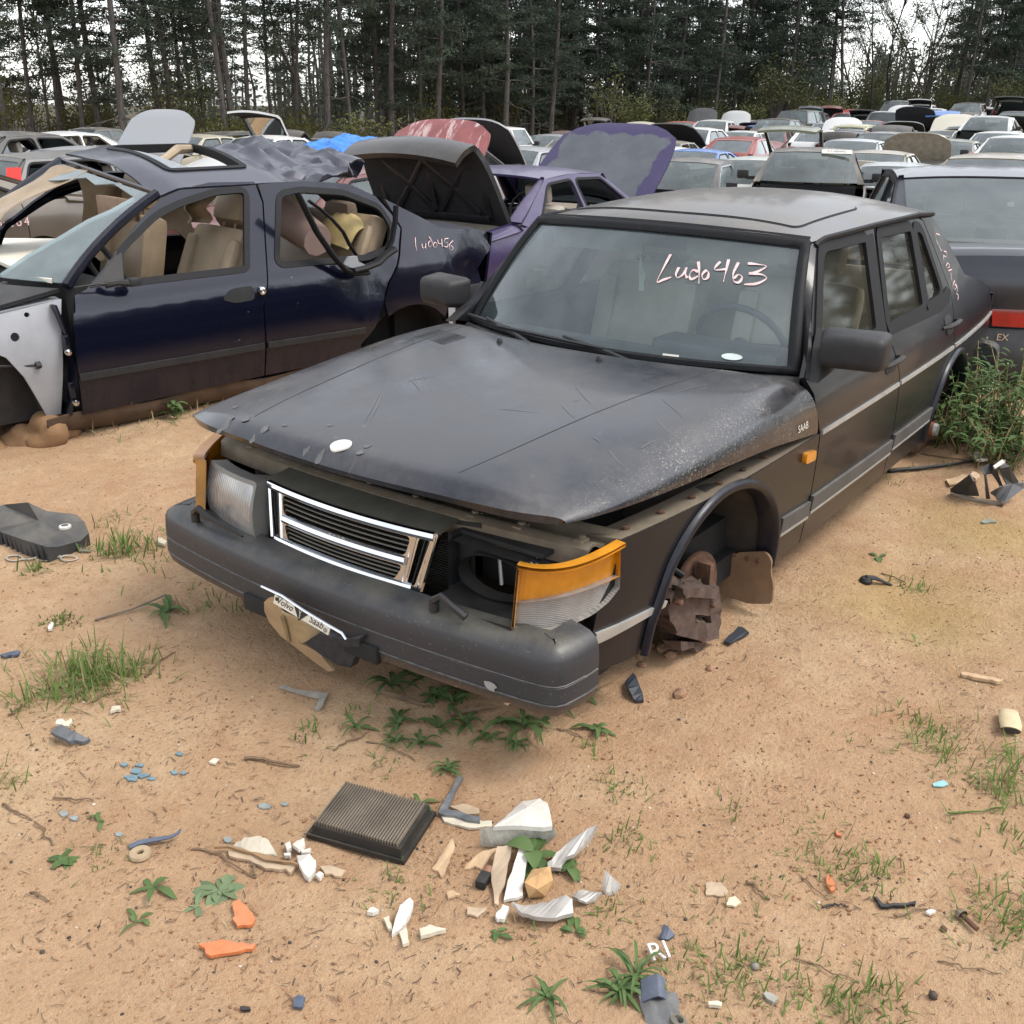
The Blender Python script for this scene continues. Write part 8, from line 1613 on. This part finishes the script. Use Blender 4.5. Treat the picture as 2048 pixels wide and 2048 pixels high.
lv = thing('window_lever', 'black plastic lever lying in the dirt beside the main car', 'lever', tuple(gp(*m7(170, 1740)))); e = gp(*m7(460, 1775)) - gp(*m7(170, 1740)); b = MB(); b.tube([Vector((0, 0, .022)), e*.35 + Vector((0, 0, .024)), e*.7 + Vector((0, 0, .012)), e + Vector((0, 0, .004))], [.014, .012, .009, .006], 8, flat=.6); b.build('arm', M_BLACK, lv); b = MB(); b.lathe([(.022, 0), (.024, .012), (.018, .022), (0, .024)], (0, 0, 0), (0, 0, 1), 12); b.build('hub', M_BLACK, lv)
r4 = lambda u, v_: (1150 + u/4.293, 1000 + v_/4.293)
slab('plastic_shard', 'black flat trim piece beside the brake caliper', 'plastic shard', [(1280, 1205), (1400, 1085), (1440, 1092), (1495, 1135), (1330, 1230)], .008, plain('black_trim_piece', (.024, .028, .036), .5), .006, r4); slab('plastic_shard', 'crumpled black plastic below the right bumper corner', 'plastic shard', [(430, 1560), (500, 1480), (530, 1520), (590, 1717), (510, 1717), (460, 1620)], .010, plain('black_trim_piece', (.024, .028, .036), .5), [.01, .02, .02, .0, .0, .02], r4)
for i, (u, v_, r_) in enumerate(((560, 1330, .02), (640, 1260, .016), (760, 1290, .026), (820, 1345, .02), (1160, 1455, .014), (1340, 1540, .012), (580, 1420, .014), (905, 1680, .022))):
    b = MB(); b.add(([Vector((v2.x*1.3, v2.y, v2.z*.7))*r_*(1 + .35*noise.noise(v2*1.8 + Vector((i, 0, 0)))) for v2 in IV], IF)); o = b.build('dirt_lump', plain('clay_lump', (.26, .15, .085), .95, 0, .35, 25, .4), None, False); o.location = gp(*r4(u, v_), r_*.3); tag(o, 'lump of clay and stone below the front wheel arch', 'dirt lump', 'dirt lumps by the front wheel')

# ------------------------------------------------------------------ single out the look-alikes by what they stand beside
bpy.context.view_layer.update()
def pxof(o): return proj(o.matrix_world.translation)
YARD = [(60, 'the left edge'), (260, 'the silver domed hood'), (480, 'the crushed navy roof'), (620, 'the lifted white tailgate'), (760, 'the blue tarp'), (900, 'the faded red hood'), (1080, 'the gap beside the red hood'), (1210, 'the purple hood'), (1350, 'the orange-red sedan'), (1450, 'the tall white hood'), (1560, 'the red hatchback'), (1640, 'the black suv'), (1740, 'the raised black tailgate'), (1830, 'the silver pickup'), (1930, 'the big off-white hood'), (2040, 'the dark green suv')]
DIRT = [('the air filter', 705, 1660), ('the fish-shaped orange shard', 455, 1895), ('the big white reflector piece', 1060, 1630), ('the curved grey shard', 1080, 1820), ('the rubber strip', 1790, 1805), ('the orange sliver', 1660, 1770), ('the cream bottle', 2018, 1450), ('the turquoise scrap', 1882, 1567), ('the grey bracket', 1335, 2015), ('the broken black frame', 1985, 960), ('the black lever', 1740, 1162), ('the brake caliper', 1390, 1230), ('the right bumper corner', 1130, 1330), ('the tan washer', 281, 1711), ('the dark grey shard', 140, 1465), ('the rusty bolt', 1930, 1850), ('the square clear plate', 1435, 1778), ('the long pale splinter', 1965, 1352), ('the wood splinter', 520, 1705)]
sets = {}
for o in list(bpy.data.objects):
    if o.parent is None and 'label' in o: sets.setdefault((o.get('group'), o['label']), []).append(o)
for (g, lb), os_ in sets.items():
    if len(os_) < 2: continue
    cells = {}
    for o in os_:
        px, py = pxof(o)
        if g in ('pines deeper in the wood', 'undergrowth shrubs'):
            k = min(YARD, key=lambda q: abs(q[0]-px))[1]; kind = 'inner slender pine' if o.name.startswith('pine') else 'olive undergrowth shrub'; ph = (kind, 'above ' + k if k != 'the left edge' else 'near the left edge')
        else:
            k = min(DIRT, key=lambda q: (q[1]-px)**2 + (q[2]-py)**2); dx, dy = px-k[1], py-k[2]; dr = ('right of ' if dx > 0 else 'left of ') if abs(dx) > abs(dy) else ('below ' if dy > 0 else 'above ')
            kind = {'small grass tufts': 'small sparse grass tuft', 'blue glass crumbs': 'flat blue-grey glass crumb', 'grey glass chips': 'flat grey glass chip', 'dirt lumps by the front wheel': 'lump of clay and stone'}.get(g, lb); ph = (kind, dr + k[0])
        cells.setdefault(ph, []).append((px, o))
    for (kind, where), L in cells.items():
        L.sort(key=lambda q: q[0])
        for i, (px, o) in enumerate(L):
            if len(L) == 1: o['label'] = kind + ' ' + where
            else: o['label'] = '%s %s, %s from the left' % (kind, where, ORD[i] if i < 20 else 'last')
